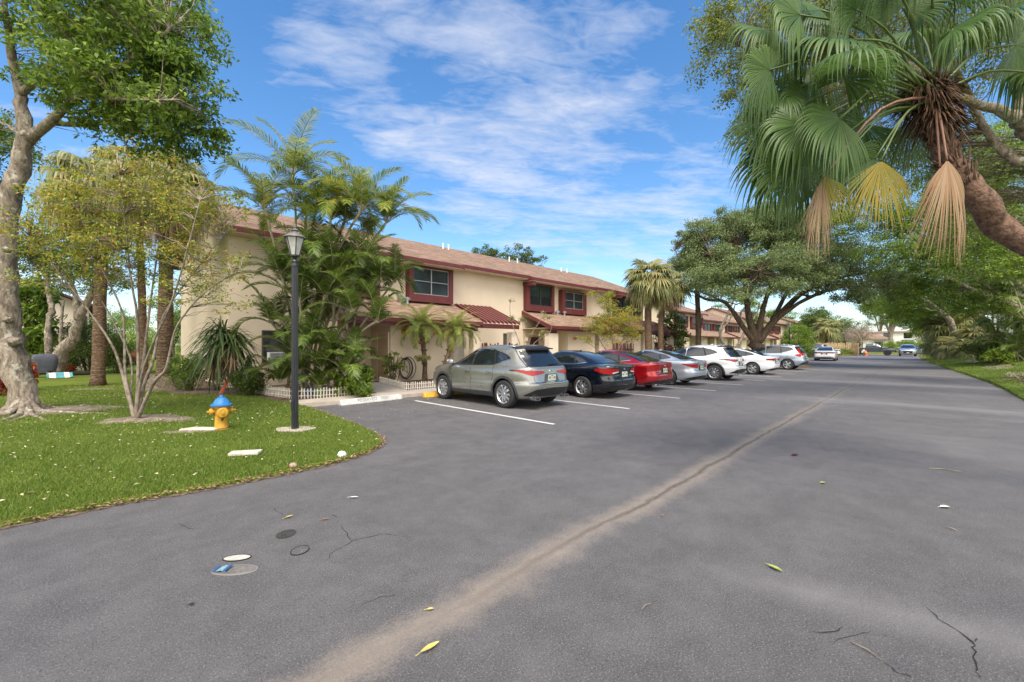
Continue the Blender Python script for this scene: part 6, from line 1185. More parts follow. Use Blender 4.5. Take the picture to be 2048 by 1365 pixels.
def strap(fol, o, D, L, W, droop, rng, sec=6):
    """strap-shaped leaves, arrays of origins and directions"""
    n = len(D); D = nrm(D); t = np.linspace(0, 1, sec); S = nrm(np.cross(D, UPV + .01)); L = np.asarray(L).reshape(-1, 1) * (.75 + .5 * rng.random((n, 1))); dr = droop * (.6 + .8 * rng.random((n, 1)))
    P = o[:, None, :] + D[:, None, :] * (L * t)[..., None] - UPV * (L * dr * t ** 2.2)[..., None]; w = (W * .5 * np.sin(np.pi * (.12 + .88 * t) ** .8) ** .6)[None, :, None]
    w[:, -1] = W * .02; A = P - S[:, None, :] * w + UPV * w * .35; B = P; Cc = P + S[:, None, :] * w + UPV * w * .35
    V = np.stack([A, B, Cc], axis=2); idx = np.arange(n * sec * 3).reshape(n, sec, 3)
    fol.add(V, np.concatenate([np.stack([idx[:, :-1, 0], idx[:, :-1, 1], idx[:, 1:, 1], idx[:, 1:, 0]], -1).reshape(-1, 4), np.stack([idx[:, :-1, 1], idx[:, :-1, 2], idx[:, 1:, 2], idx[:, 1:, 1]], -1).reshape(-1, 4)]))
def fan_palm(name, label, cat, base, path, r0, r1, nl, pet, Rr, seed, lm='sabal', group=None, seg=22, droop=.45, top=.9, boots=.25, dead=0.0, low=-1.0, bm='bark_palm', skirt=0, cone=1.0):
    rng = np.random.default_rng(seed); t_ = thing(name, label, cat, tuple(base), 0, group); mb = MB(); n = 16
    P = smooth_path(path, n, .01, rng); rad = np.linspace(r0, r1, n); rad[0] *= 1.35; rad[1] *= 1.1; mb.tube(P, list(rad * (1 + .04 * rng.normal(size=n))), 12)
    for i in range(int(boots * 60)):
        a = rng.random() * 6.28; k_ = n - 1 - rng.random() * n * boots; i0 = int(min(n - 2, k_)); p = P[i0] + (P[i0 + 1] - P[i0]) * (k_ - i0); h = np.array([math.cos(a), math.sin(a), .0]); mb.tube([p + h * r1 * .6, p + h * (r1 + .10) + UPV * .16], [.035, .012], 4)
    mb.build('trunk', M[bm], t_, smooth=True, world=True)
    f = Fol(); fd = Fol(); st = MB(); C = P[-1]
    for i in range(nl):
        q = (i + .5) / nl; az = i * 2.39996 + rng.normal() * .15; el = top * 1.5 - q ** .85 * (top * 1.5 - low) + rng.normal() * .08; h = np.array([math.cos(az), math.sin(az), 0.]) * cone
        d0 = h * math.cos(el) + UPV * math.sin(el); d1 = h * math.cos(el - .35) + UPV * math.sin(el - .35); pl = pet * (.8 + .4 * rng.random()); m_ = C + d0 * pl * .5; hp = m_ + d1 * pl * .5
        st.tube([C, m_, hp], [.028, .02, .014], 4, cap=False); fwd = h * math.cos(el - .65) + UPV * math.sin(el - .65); Nn = np.cross(np.cross(fwd, UPV), fwd); isd = dead and q > 1 - dead
        fan(fd if isd else f, hp, fwd, Nn + rng.normal(size=3) * .15, Rr * (.85 + .3 * rng.random()) * (.8 if isd else 1), n=seg, spread=2.2 if not isd else 1.2, droop=droop * (1 + .6 * q) * (1.3 if isd else 1), rng=rng, sec=5, split=.45)
    st.build('petioles', M['bark_areca'], t_, world=True); f.build('crown', LM[lm], t_, world=True)
    if fd.n: fd.build('dead_leaves', LM['dead'], t_, world=True)
    return t_
def gz(px, d, z=0.0):
    p = at(px, 700, d); p.z = z; return p
# ---- big tree at the left edge
d = 10.05
limbs = [([at(48, 826, d), at(32, 735, d), at(20, 668, d), at(8, 560, d), at(10, 470, d), at(28, 369, d), at(42, 310, d), at(58, 272, d)], .27, .155),
         ([at(58, 278, d), at(46, 228, d), at(40, 180, d), at(20, 90, d - .3), at(10, 0, d - .6)], .17, .05), ([at(58, 278, d), at(98, 245, d - .1), at(160, 190, d - .5), at(250, 130, d - 1), at(340, 60, d - 1.3)], .13, .03),
         ([at(98, 245, d), at(180, 250, d + .4), at(290, 230, d + .8), at(400, 250, d + 1)], .07, .02), ([at(42, 190, d), at(110, 120, d), at(180, 20, d), at(240, -60, d)], .09, .03), ([at(160, 190, d - .5), at(260, 200, d - 1.4), at(360, 200, d - 1.6)], .05, .015)]
B = lambda px, py, dd, a, b_, h, w=1: (at(px, py, dd), (a, b_, h), w)
blobs = [B(130, 60, 10, 1.5, 1.6, 1.1), B(250, 40, 9.5, 1.5, 1.6, 1.0), B(330, 70, 9.2, .95, 1.3, .9), B(90, 150, 10, .8, 1.2, .6, .7), B(230, 150, 9.5, 1.5, 1.5, .8), B(340, 180, 9.3, 1.0, 1.2, .75), B(360, 250, 9.6, .95, 1.2, .65), B(230, 230, 9.8, 1.2, 1.2, .5), B(150, 220, 10, .6, .8, .35, .6), B(20, 270, 11, .35, .8, .6, .6), B(200, -60, 9.5, 2.4, 2, .8), B(395, 40, 9, .25, .6, .3, .7), B(300, 290, 9.9, .8, .8, .35, .8)]
tree('shade_tree', 'big grey-barked tree at the left edge with burls and exposed roots', 'tree', at(48, 826, d), limbs, blobs, LM['green'], M['bark_grey'], 560, 66, .125, .36, 21, tw=.016, kbase=14, flare=1.25, lw=.40)
o = [x for x in bpy.data.objects if x.get('label', '').startswith('big grey-barked tree')][0]; rng0 = np.random.default_rng(3); c0 = at(50, 830, d)
for i in range(16):
    a = rng0.random() * 6.28; L = .9 + rng0.random() * 1.3; h = Vector((math.cos(a), math.sin(a), 0)); sd_ = Vector((-h.y, h.x, 0)); w = rng0.normal() * .3; rt = MB()
    P = smooth_path([c0 + h * .10 + Vector((0, 0, .34)), c0 + h * .38 + Vector((0, 0, .10)), c0 + h * (.44 + L * .3) + sd_ * w * .2 + Vector((0, 0, .05)), c0 + h * (.44 + L * .65) + sd_ * w * .8 + Vector((0, 0, .035)), c0 + h * (.44 + L) + sd_ * w + Vector((0, 0, .0))], 12, .008, rng0)
    rt.tube(P, list(np.linspace(.10, .015, 12) ** 1.0), 6); rt.build('root', M['bark_grey'], o, smooth=True, world=True)
for px, py, rr in ((30, 684, .12), (16, 640, .09), (34, 372, .07), (14, 500, .08)):
    rt = MB(); p = at(px, py, d - .17); n_ = 12; V = []
    for j in range(9):
        ph = math.pi * j / 8
        for i in range(n_): th = 2 * math.pi * i / n_; q = rr * (1 + .22 * math.sin(3 * th + 5 * ph) + rng0.normal() * .06); V.append(p + Vector((q * math.sin(ph) * math.cos(th), q * math.sin(ph) * math.sin(th), q * math.cos(ph) * .8)))
    rt.add(V, [(j * n_ + i, j * n_ + (i + 1) % n_, (j + 1) * n_ + (i + 1) % n_, (j + 1) * n_ + i) for j in range(8) for i in range(n_)]); rt.build('burl', M['bark_grey'], o, smooth=True, world=True)
# second, farther crown peeping in at the left edge
tree('shade_tree', 'leafy tree crown cut by the left edge behind the grey-barked tree', 'tree', gz(-60, 17), [([gz(-60, 17), at(-40, 500, 17), at(-20, 330, 17)], .2, .08)], [B(0, 280, 17, 1.1, 1.5, 1.1), B(-50, 360, 17, 1.3, 1.5, 1.3)], LM['deep'], M['bark_grey'], 90, 60, .13, .45, 22)
# ---- multi-stem crape myrtle
d = 9.06; b0 = at(272, 846, d)
ms = [[b0, at(258, 801, d), at(236, 717, d), at(205, 660, d - .1), at(130, 560, d - .3), at(60, 470, d - .4)], [b0, at(254, 775, d), at(249, 728, d + .1), at(249, 673, d + .1), at(240, 610, d + .1), at(200, 530, d), at(150, 400, d)],
      [b0, at(276, 760, d), at(276, 700, d), at(274, 630, d - .1), at(262, 560, d - .2), at(250, 440, d - .3), at(240, 350, d - .4)], [b0, at(289, 768, d), at(306, 722, d), at(319, 658, d), at(336, 615, d), at(376, 560, d), at(440, 480, d)],
      [b0, at(306, 768, d - .1), at(332, 739, d - .2), at(343, 691, d - .3), at(358, 645, d - .4), at(410, 585, d - .5), at(480, 540, d - .6)], [b0, at(283, 760, d + .1), at(292, 680, d + .2), at(305, 580, d + .3), at(320, 470, d + .4), at(330, 370, d + .4)],
      [b0, at(262, 790, d + .1), at(262, 720, d + .2), at(225, 640, d + .4), at(180, 560, d + .6), at(110, 430, d + .8)], [b0, at(280, 770, d - .1), at(300, 700, d - .3), at(345, 600, d - .6), at(380, 480, d - .9), at(400, 400, d - 1)]]
limbs = [(m_, .042 if i < 6 else .03, .010) for i, m_ in enumerate(ms)]
blobs = [B(110, 470, 8.8, .75, 1.0, .65), B(180, 400, 9, .9, 1.1, .55), B(290, 390, 9, 1.1, 1.1, .55), B(400, 420, 8.9, .9, 1.0, .6), B(250, 500, 9, 1.6, 1.2, .7), B(420, 530, 8.9, .75, .9, .55, .7), B(120, 560, 8.9, .8, .8, .35, .5), B(350, 580, 8.9, .9, .8, .35, .5), B(300, 330, 9, 1.2, 1, .3, .6), B(455, 600, 8.8, .35, .6, .3, .4)]
tree('crape_myrtle', 'multi-stemmed small tree with sparse yellow-green and orange leaves, left of the hydrant', 'tree', b0, limbs, blobs, LM['myrtle'], M['twig'], 1050, 19, .068, .17, 23, tw=.011, kbase=8, lw=.40, flare=1.2)
# ---- cabbage palms at the left
fan_palm('cabbage_palm', 'tall cabbage palm with a straight brown trunk, leftmost of the three on the lawn', 'palm', gz(196, 16.5, LZ), [gz(196, 16.5, 0), at(200, 640, 16.5), at(202, 480, 16.5), at(190, 385, 16.5)], .215, .165, 46, 1.1, 1.15, 31, group='cabbage palms on the left lawn', dead=.3, seg=26, droop=.5)
fan_palm('cabbage_palm', 'thick cabbage palm with a flared root-matted base beside the hedge', 'palm', gz(326, 15.1, LZ), [gz(326, 15.1, 0), at(330, 660, 15.1), at(333, 500, 15.1), at(330, 380, 15.1)], .235, .195, 48, 1.1, 1.15, 32, group='cabbage palms on the left lawn', dead=.35, seg=26, droop=.5)
fan_palm('cabbage_palm', 'slim cabbage palm trunk between its two thicker neighbours on the lawn', 'palm', gz(289, 17.6, LZ), [gz(289, 17.6, 0), at(285, 640, 17.6), at(280, 500, 17.6), at(268, 360, 17.6)], .14, .12, 40, 1.1, 1.15, 33, group='cabbage palms on the left lawn', dead=.3, seg=26)
o = [x for x in bpy.data.objects if x.get('label', '').startswith('thick cabbage palm')][0]; mb = MB(); c_ = gz(326, 15.1, 0); n_ = 28; rq = np.random.default_rng(5); V = []
prof = [(.62, .02), (.52, .14), (.42, .30), (.36, .44), (.30, .52), (.24, .56)]
for r, z in prof:
    for i in range(n_): a = 2 * math.pi * i / n_; q = r * (1 + .10 * math.sin(5 * a) + rq.normal() * .05); V.append((c_.x + q * math.cos(a), c_.y + q * math.sin(a), z + rq.normal() * .012))
mb.add(V, [(k * n_ + i, k * n_ + (i + 1) % n_, (k + 1) * n_ + (i + 1) % n_, (k + 1) * n_ + i) for k in range(5) for i in range(n_)])
mb.build('root_mat', mat('fibrous_root_mat', (.10, .075, .05), 1., var=.4, vs=14, bump=1., bs=35, c2=(.25, .20, .14)), o, smooth=True, world=True)
# ---- yucca, hedge and shrubs at the house corner
def yucca(label, base, heads, seed, L=.75, n=90):
    rng = np.random.default_rng(seed); t_ = thing('yucca', label, 'yucca', tuple(base)); mb = MB(); f = Fol(); fd = Fol()
    for path, k_ in heads:
        P = smooth_path(path, 10, .01, rng); mb.tube(P, list(np.linspace(.07, .05, 10)), 8); c = P[-1]; m_ = int(n * k_)
        D = nrm(rng.normal(size=(m_, 3))); D[:, 2] = D[:, 2] * .75 + .25; o_ = c + rng.normal(size=(m_, 3)) * .05 - UPV * rng.random((m_, 1)) * .35; strap(f, o_, D, L * k_ ** .3, .055, .75, rng)
        D = nrm(rng.normal(size=(m_ // 3, 3))); D[:, 2] = -.5 - rng.random(m_ // 3); o_ = c - UPV * (.2 + rng.random((m_ // 3, 1)) * .6); strap(fd, o_, D, L * .8, .04, .3, rng)
    mb.build('trunk', M['bark_brown'], t_, world=True, smooth=True); f.build('leaves', LM['yucca'], t_, world=True); fd.build('dead_leaves', LM['dead'], t_, world=True)
d = 13.6; yb = gz(482, d, .05)
yucca('large yucca with drooping dark green strap leaves at the house corner', yb, [([yb, at(474, 745, d), at(455, 700, d), at(442, 655, d)], 1.5), ([yb, at(465, 760, d), at(440, 730, d), at(428, 690, d)], .9), ([yb, at(474, 750, d), at(462, 710, d), at(466, 670, d)], 1.0)], 41, L=.88)
yb = gz(505, 13.6, .05); yucca('young spiky yucca with stiff upright leaves between the big yucca and the window', yb, [([yb, at(500, 750, 13.6), at(498, 715, 13.6)], .5)], 42, L=.62)
def shrub(label, c, a, b_, h, lm, seed, n=70, per=50, ls=.07, name='shrub', cat='shrub', bm='bark_brown', crad=.16, group=None, lw=.45, z=None, stems=5, foliage='foliage', flat=.8, shell=.38):
    base = Vector((c.x, c.y, z if z is not None else .04)); rng = np.random.default_rng(seed); top = base + Vector((0, 0, h)); limbs = []
    for i in range(stems):
        w = rng.random() * 6.28; q = Vector(RT * a * .5 * math.cos(w) + FW * b_ * .5 * math.sin(w)); limbs.append(([base + q * .2, base + q * .7 + Vector((0, 0, h * .5)), base + q + Vector((0, 0, h * .85))], .02 + .01 * h, .008))
    return tree(name, label, cat, base, limbs, [(base + Vector((0, 0, h * .56)), (a, b_, h * .5))], lm, M[bm], n, per, ls, crad, seed, group, lw=lw, tw=.006, twigs=.4, kbase=5, shell=shell, flat=flat, foliage=foliage, stemname='stems')
shrub('clipped green hedge against the end wall right of the thick cabbage palm', gz(378, 14.9), .62, .6, 1.3, LM['green'], 43, 150, 60, .055, name='hedge', cat='hedge')
shrub('dark leggy shrub under the drooping yucca beside the hedge', gz(432, 14.9), .62, .4, 1.25, LM['deep'], 44, 110, 45, .055)
shrub('dark round shrub at the left end of the white pickets', gz(497, 13.4), .50, .4, .85, LM['deep'], 45, 110, 50, .06)
# ---- areca palm clump
def areca(label, base, heads, seed, lm='areca', name='areca_palm', cat='palm clump', stemmat='bark_areca', spread=.5):
    rng = np.random.default_rng(seed); t_ = thing(name, label, cat, tuple(base)); mb = MB(); f = Fol(); st = MB()
    for top, k_, nf, L in heads:
        if k_ >= 0:
            b_ = np.array(tuple(base)) + RT * rng.normal() * spread + FW * rng.normal() * spread * .5; b_[2] = .04; tp = np.array(tuple(top)); mid = b_ + (tp - b_) * .55 - RT * (tp - b_).dot(RT) * .35 * min(k_, .6)
            P = smooth_path([b_, mid, tp], 14, .012, rng); r = np.linspace(.045, .032, 14); r[-2] = .05; mb.tube(P, list(r), 8)
        tp = np.array(tuple(top)); a0 = rng.random() * 6.28
        for i in range(nf):
            az = a0 + i * 2.4 + rng.normal() * .2; q = i / max(1, nf - 1); el = 1.42 - q * (.85 if k_ >= 0 else .7) + rng.normal() * .08
            frond(f, st, tp - UPV * .1, az, el, L * (.8 + .3 * rng.random()), 1.1 + .85 * q + rng.normal() * .15, n=56, ll=.50 * (L / 2.2) ** .5, w=.024, rng=rng, vee=.35, r=.018)
    mb.build('stems', M[stemmat], t_, smooth=True, world=True) if mb.v else None
    st.build('petioles', M['bark_areca'], t_, world=True); f.build('fronds', LM[lm], t_, world=True); return t_
ab = gz(625, 14.2)
areca('tall clump of slender areca palms with feathery arching fronds behind the lamp post', ab, [(at(585, 345, 14.3), .3, 11, 2.5), (at(528, 415, 14.0), .3, 11, 2.0), (at(613, 425, 14.6), .3, 10, 2.0), (at(636, 400, 14.9), .3, 10, 2.1), (at(662, 435, 14.1), .3, 10, 2.0), (at(690, 440, 14.5), .3, 10, 2.0), (at(724, 415, 13.8), .8, 11, 2.1), (at(775, 440, 14.6), 1.0, 11, 2.1)], 51)
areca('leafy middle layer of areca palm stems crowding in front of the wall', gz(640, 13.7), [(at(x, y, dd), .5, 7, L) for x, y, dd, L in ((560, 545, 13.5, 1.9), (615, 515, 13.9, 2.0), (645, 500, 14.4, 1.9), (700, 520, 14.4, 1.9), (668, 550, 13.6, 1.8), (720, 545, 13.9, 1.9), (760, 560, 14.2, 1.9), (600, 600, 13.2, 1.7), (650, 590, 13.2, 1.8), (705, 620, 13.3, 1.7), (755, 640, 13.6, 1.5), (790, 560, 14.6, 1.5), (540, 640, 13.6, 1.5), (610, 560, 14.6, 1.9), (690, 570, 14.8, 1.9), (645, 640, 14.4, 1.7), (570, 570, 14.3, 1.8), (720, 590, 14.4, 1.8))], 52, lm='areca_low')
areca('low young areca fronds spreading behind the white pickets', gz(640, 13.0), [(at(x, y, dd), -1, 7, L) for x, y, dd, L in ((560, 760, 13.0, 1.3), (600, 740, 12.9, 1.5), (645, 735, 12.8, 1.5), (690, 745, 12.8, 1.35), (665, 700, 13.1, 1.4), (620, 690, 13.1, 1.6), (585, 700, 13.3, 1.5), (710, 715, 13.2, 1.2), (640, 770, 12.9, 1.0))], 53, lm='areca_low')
shrub('bright green broad-leaved bush filling the right end of the palm bed', gz(705, 13.3), .62, .45, 1.05, LM['bright'], 54, 60, 16, .20, crad=.2, lw=.36)
shrub('low broad-leaved plant behind the pickets at the corner of the palm bed', gz(728, 12.7), .3, .3, .45, LM['green'], 55, 26, 16, .15, crad=.12, lw=.4)
# ---- plants along the first wall
shrub('thin variegated bush beside the door left of the hose', Vector((8.95, 15.9, 0)), .42, .25, 1.35, LM['ficus'], 56, 26, 20, .15, crad=.15, lw=.42, stems=6)
shrub('small-leaved climber hanging on the trunk of the small palm', Vector((9.9, 15.2, 0)), .3, .2, .1, LM['sabal'], 57, 26, 22, .11, crad=.13, lw=.4, z=1.05, name='climber', cat='climbing plant')
def date_palm(label, base, path, seed, nf=34, L=1.35):
    rng = np.random.default_rng(seed); t_ = thing('pygmy_date_palm', label, 'palm', tuple(base), group='pygmy date palms by the wall'); mb = MB(); P = smooth_path(path, 12, .01, rng); mb.tube(P, [.17, .13] + [.10] * 5 + [.12, .13, .14, .14, .12], 10)
    for i in range(90):
        a = rng.random() * 6.28; k_ = 3 + rng.random() * 8; i0 = int(min(10, k_)); p = P[i0]; h = np.array([math.cos(a), math.sin(a), 0.]); mb.tube([p + h * .09, p + h * (.15 + .03 * rng.random()) + UPV * (.05 + .05 * rng.random())], [.022, .008], 4)
    mb.build('trunk', M['bark_palm'], t_, smooth=True, world=True); f = Fol(); st = MB()
    for i in range(nf): q = (i + .5) / nf; frond(f, st, P[-1], i * 2.4 + rng.normal() * .1, 1.35 - q * 1.75, L * (.85 + .25 * rng.random()), 1.1 + .5 * q, n=46, ll=.27, w=.014, rng=rng, vee=.25, r=.008, drp=.2)
    st.build('petioles', M['bark_areca'], t_, world=True); f.build('fronds', LM['areca'], t_, world=True); return t_
date_palm('upright small date palm with a shaggy trunk against the cream wall', (10.2, 15.45, .05), [(10.2, 15.45, 0), (10.22, 15.5, 1.0), (10.1, 15.5, 2.0), (10.08, 15.52, 2.5)], 58)
date_palm('leaning small date palm whose trunk slants behind the silver SUV', (10.75, 14.9, .05), [(10.75, 14.9, 0), (11.0, 15.1, .8), (11.5, 15.3, 1.7), (11.85, 15.4, 2.35)], 59, L=1.3)
# ---- sparse plant and the small autumn-coloured tree
pb = gz(1052, 22.0, .05); tree('frangipani', 'sparse bare-stemmed shrub with small leaf tufts left of the second porch', 'shrub', pb, [([pb, at(1040, 690, 22), at(1022, 640, 22), at(1020, 600, 22)], .03, .012), ([pb, at(1060, 680, 22), at(1075, 650, 22), at(1092, 625, 22)], .03, .012), ([pb, at(1048, 680, 22), at(1045, 640, 22)], .025, .01), ([pb, at(1066, 690, 22), at(1098, 668, 22), at(1105, 640, 22)], .025, .01)],
     [B(1020, 600, 22, .15, .15, .12), B(1022, 635, 22, .15, .15, .15), B(1045, 640, 22, .2, .2, .2), B(1092, 630, 22, .25, .2, .25), B(1078, 665, 22, .45, .3, .25)], LM['sabal'], M['twig'], 34, 14, .15, .13, 60, lw=.25, tw=.012)
b0 = gz(1228, 25.6, .05)
tree('small_tree', 'little autumn-coloured tree with yellow, orange and green leaves before the porches', 'tree', b0, [([b0, at(1222, 715, 25.6), at(1205, 690, 25.6), at(1185, 650, 25.6)], .06, .02), ([b0, at(1235, 705, 25.6), at(1250, 670, 25.6), at(1262, 640, 25.6)], .06, .02), ([b0, at(1226, 700, 25.6), at(1222, 650, 25.6), at(1210, 600, 25.6)], .05, .015), ([at(1222, 715, 25.6), at(1195, 700, 25.6), at(1170, 680, 25.6)], .03, .01)],
     [B(1215, 600, 25.6, .6, .8, .6), B(1185, 590, 25.6, .3, .4, .3, .6), B(1240, 635, 25.6, 1.3, 1, .8), B(1200, 650, 25.6, 1.2, 1, .7), B(1262, 665, 25.6, .7, .7, .7), B(1215, 680, 25.6, 1.3, .8, .4, .6), B(1165, 672, 25.6, .4, .4, .3, .3)], LM['myrtle'], M['twig'], 330, 40, .085, .25, 61, tw=.012)
# ---- palms and trees in the middle distance
fan_palm('cabbage_palm', 'cabbage palm with a full round head and smooth pale trunk before the townhouse end', 'palm', gz(1298, 29.6, .05), [gz(1298, 29.6, 0), at(1296, 640, 29.6), at(1300, 560, 29.6)], .26, .21, 62, 1.0, 1.25, 62, group='cabbage palms along the row', dead=.10, seg=24, droop=.28, low=-.95)
fan_palm('cabbage_palm', 'darker cabbage palm half hidden behind the pale-trunked one', 'palm', gz(1322, 34, .05), [gz(1322, 34, 0), at(1322, 640, 34), at(1335, 575, 34)], .24, .2, 44, 1.0, 1.2, 63, group='cabbage palms along the row', dead=.25, seg=20, droop=.3)
shrub('dark broad-leaved tree filling the gap behind the two cabbage palms', gz(1338, 38), 1.6, 1.2, 4.6, LM['deep'], 64, 90, 40, .22, crad=.5, name='broadleaf_tree', cat='tree', foliage='crown')
b0 = gz(1396, 35, .05); tree('slender_tree', 'tall tree with a single straight smooth trunk between the palms and the big shade tree', 'tree', b0, [([b0, at(1397, 640, 35), at(1394, 570, 35), at(1390, 520, 35)], .24, .15), ([at(1394, 580, 35), at(1440, 600, 34), at(1475, 610, 33.5)], .08, .04), ([at(1392, 560, 35), at(1370, 540, 35), at(1350, 500, 35)], .08, .03)], [B(1395, 480, 35, 1.8, 2, 1.6), B(1370, 530, 35, 1.4, 1.6, 1.2), B(1420, 530, 35, 1.6, 1.6, 1.1), B(1360, 590, 35, .6, .8, .6, .3)], LM['oak'], M['bark_brown'], 280, 90, .15, .5, 65, tw=.03, twigs=.4)
d = 33.6; b0 = gz(1516, d, .08); F_ = at(1512, 690, d)
limbs = [([b0, F_, ], .62, .55), ([F_, at(1480, 645, d), at(1450, 605, d), at(1415, 600, d), at(1380, 580, d)], .26, .06), ([F_, at(1495, 620, d), at(1490, 560, d), at(1470, 510, d)], .33, .08), ([F_, at(1525, 620, d), at(1540, 570, d), at(1545, 510, d)], .28, .07),
         ([F_, at(1550, 640, d), at(1600, 590, d), at(1660, 560, d), at(1740, 545, d)], .33, .07), ([at(1550, 640, d), at(1610, 600, d - 1), at(1680, 575, d - 1.5), at(1760, 575, d - 2)], .2, .05), ([at(1545, 640, d), at(1580, 570, d + 1), at(1600, 500, d + 1)], .2, .05), ([at(1492, 590, d), at(1445, 545, d - 1), at(1420, 510, d - 1)], .14, .04), ([at(1535, 590, d), at(1580, 530, d - 2), at(1630, 480, d - 2)], .16, .04), ([at(1492, 600, d), at(1510, 560, d - 3), at(1520, 540, d - 5)], .16, .05), ([at(1600, 590, d), at(1640, 590, d + 2), at(1690, 560, d + 3)], .1, .03)]
blobs = [B(1420, 520, d, 2.2, 3, 1.4), B(1500, 470, d, 2.6, 3.5, 1.6), B(1590, 470, d, 3.0, 3.5, 1.9), B(1540, 530, d - 3, 3.2, 2.5, 1.3), B(1450, 560, d - 2, 2.4, 2.5, 1.1), B(1680, 510, d, 2.8, 3.2, 1.5), B(1750, 550, d - 1, 2.2, 2.8, 1.3), B(1650, 560, d - 3, 2.4, 2, .8, .7), B(1530, 430, d + 1, 1.6, 2.5, .9), B(1640, 440, d, 2.2, 2.5, .9), B(1420, 460, d, 1.2, 2, .8), B(1600, 560, d + 4, 3, 2.5, 1.2, .7), B(1790, 580, d - 2, 1.2, 1.6, .7, .8), B(1480, 540, d + 4, 3, 2, 1.4, .7), B(1395, 565, d - 1, 1.5, 2, .9), B(1460, 585, d - 3, 1.8, 1.6, .7, .8), B(1560, 575, d - 4, 2.2, 1.4, .7, .7), B(1710, 585, d - 2, 1.8, 1.8, .8, .8), B(1550, 440, d - 1, 3.0, 3, 1.2), B(1470, 440, d + 1, 2.0, 2.5, 1.0), B(1620, 520, d - 2, 3.2, 2.5, 1.5)]
tree('live_oak', 'big spreading shade tree with a forked trunk on the island past the parked cars', 'tree', b0, limbs, blobs, LM['oak'], M['bark_brown'], 1350, 125, .15, .62, 66, twigs=.45, tw=.04, kbase=12, flare=1.25, shell=.5)
for i, (bx, dd, pts, bl) in enumerate(((1450, 44, [(1450, 700), (1440, 665), (1452, 635), (1468, 600)], [(1465, 590, 1.2), (1440, 610, .8)]), (1472, 45, [(1472, 700), (1490, 660), (1480, 630), (1500, 605)], [(1500, 600, 1.2)]), (1535, 46, [(1512, 705), (1503, 680), (1508, 655), (1498, 640)], [(1500, 620, .9)]))):
    b0 = gz(bx, dd, .05); tree('small_tree', ('crooked pale-trunked small tree before the lower townhouse block', 'second crooked small tree leaning right, left of the big forked trunk', 'thin zigzag small tree right behind the big forked trunk')[i], 'tree', b0, [([b0] + [at(x, y, dd) for x, y in pts], .2, .09), ([at(*pts[1], dd), at(pts[1][0] + 22, pts[1][1] - 30, dd), at(pts[1][0] + 30, pts[1][1] - 55, dd)], .12, .05)], [B(x, y, dd, w, w, w * .8) for x, y, w in bl] + [B(pts[-1][0] + 12, pts[-1][1], dd, 1, 1, .7)], LM['bright'], M['bark_grey'], 40, 40, .15, .4, 70 + i, tw=.03, group='crooked small trees in front of the far row')
shrub('round clipped bright green bush below the far lamp post', gz(1597, 46), 1.65, 1.4, 3.6, LM['bright'], 74, 230, 60, .12, crad=.35, shell=.3)
fan_palm('fountain_palm', 'pale green fan palm with two trunks beyond the far parked cars', 'palm', gz(1652, 70), [gz(1652, 70), at(1652, 690, 70), at(1655, 655, 70)], .3, .22, 44, 1.3, 1.5, 75, seg=18, droop=.22, lm='sabal')
# trees behind the roof ridge
for i, (x, y, a, h) in enumerate(((975, 507, 1.6, 1.0), (1045, 512, 2.4, 1.4))):
    b0 = gz(x, 46); tree('background_tree', ('small treetop peeping over the middle of the long roof', 'wider treetop over the roof right of the smaller one')[i], 'tree', b0, [([b0, at(x, 600, 46), at(x, 520, 46)], .3, .08)], [B(x, y, 46, a, 1.5, h), B(x + 20, y + 8, 46, a * .7, 1.5, h * .8), B(x - 15, y + 12, 46, a * .7, 1, h * .7)], LM['deep'], M['bark_brown'], 75, 60, .17, .42, 80 + i, group='treetops behind the long roof')
# ---- far end of the street
def far_tree(label, px, dd, ytop, ybot, w, lm, seed, n=150, per=55, ls=.3, crad=1.0, bm='bark_brown', tr=.35, name='background_tree', lobes=5, group='trees closing the far end of the street', depth=4.0, base_y=None):
    rng = np.random.default_rng(seed); b0 = gz(px, dd); k_ = dd / 851; wm_ = w * k_; zc = (690 - (ytop + ybot) / 2) * k_ + H; hh = (ybot - ytop) / 2 * k_; bl = []
    for i in range(lobes):
        u = rng.uniform(-.55, .55); v = rng.uniform(-.5, .5); c = np.array([b0.x, b0.y, 0]) + RT * u * wm_ + FW * rng.uniform(-.5, .5) * depth + UPV * (zc + v * hh * (1 - abs(u))); bl.append((Vector(c), (wm_ * .48, depth * .6, hh * .52)))
    bl.append((Vector((b0.x, b0.y, zc)), (wm_ * .7, depth * .8, hh * .7))); limbs = [([b0, Vector((b0.x, b0.y, zc - hh * .7)), Vector((b0.x, b0.y, zc + hh * .2))], tr, tr * .3)]
    for i in range(4):
        c = bl[i][0]; limbs.append(([Vector((b0.x, b0.y, max(1.2, zc - hh * .95))), Vector((b0.x, b0.y, zc - hh * .6)).lerp(c, .5), c], tr * .5, tr * .15))
    return tree(name, label, 'tree', b0, limbs, bl, lm, M[bm], n, per, ls, crad, seed, group, tw=tr * .12, twigs=.6, shell=.5)
far_tree('dark rounded tree right of the far cream gable, behind the round bush', 1630, 88, 600, 700, 45, LM['deep'], 90, n=220, per=60)
far_tree('mid-green tree above the far timber fence, left of the bare pinkish one', 1690, 112, 625, 695, 45, LM['oak'], 91, n=200, per=60)
far_tree('nearly bare pinkish-grey tree over the far timber fence', 1722, 96, 630, 692, 38, LM['pink'], 92, n=170, per=22, ls=.2, crad=.9, bm='bark_grey', tr=.3)
far_tree('green tree with forked grey trunk behind the pickup truck', 1782, 94, 560, 672, 62, LM['green'], 93, n=320, per=60, bm='bark_grey', tr=.55)
far_tree('tall green tree above the far end of the road, right of the gap of sky', 1760, 120, 570, 680, 40, LM['oak'], 94, n=160)
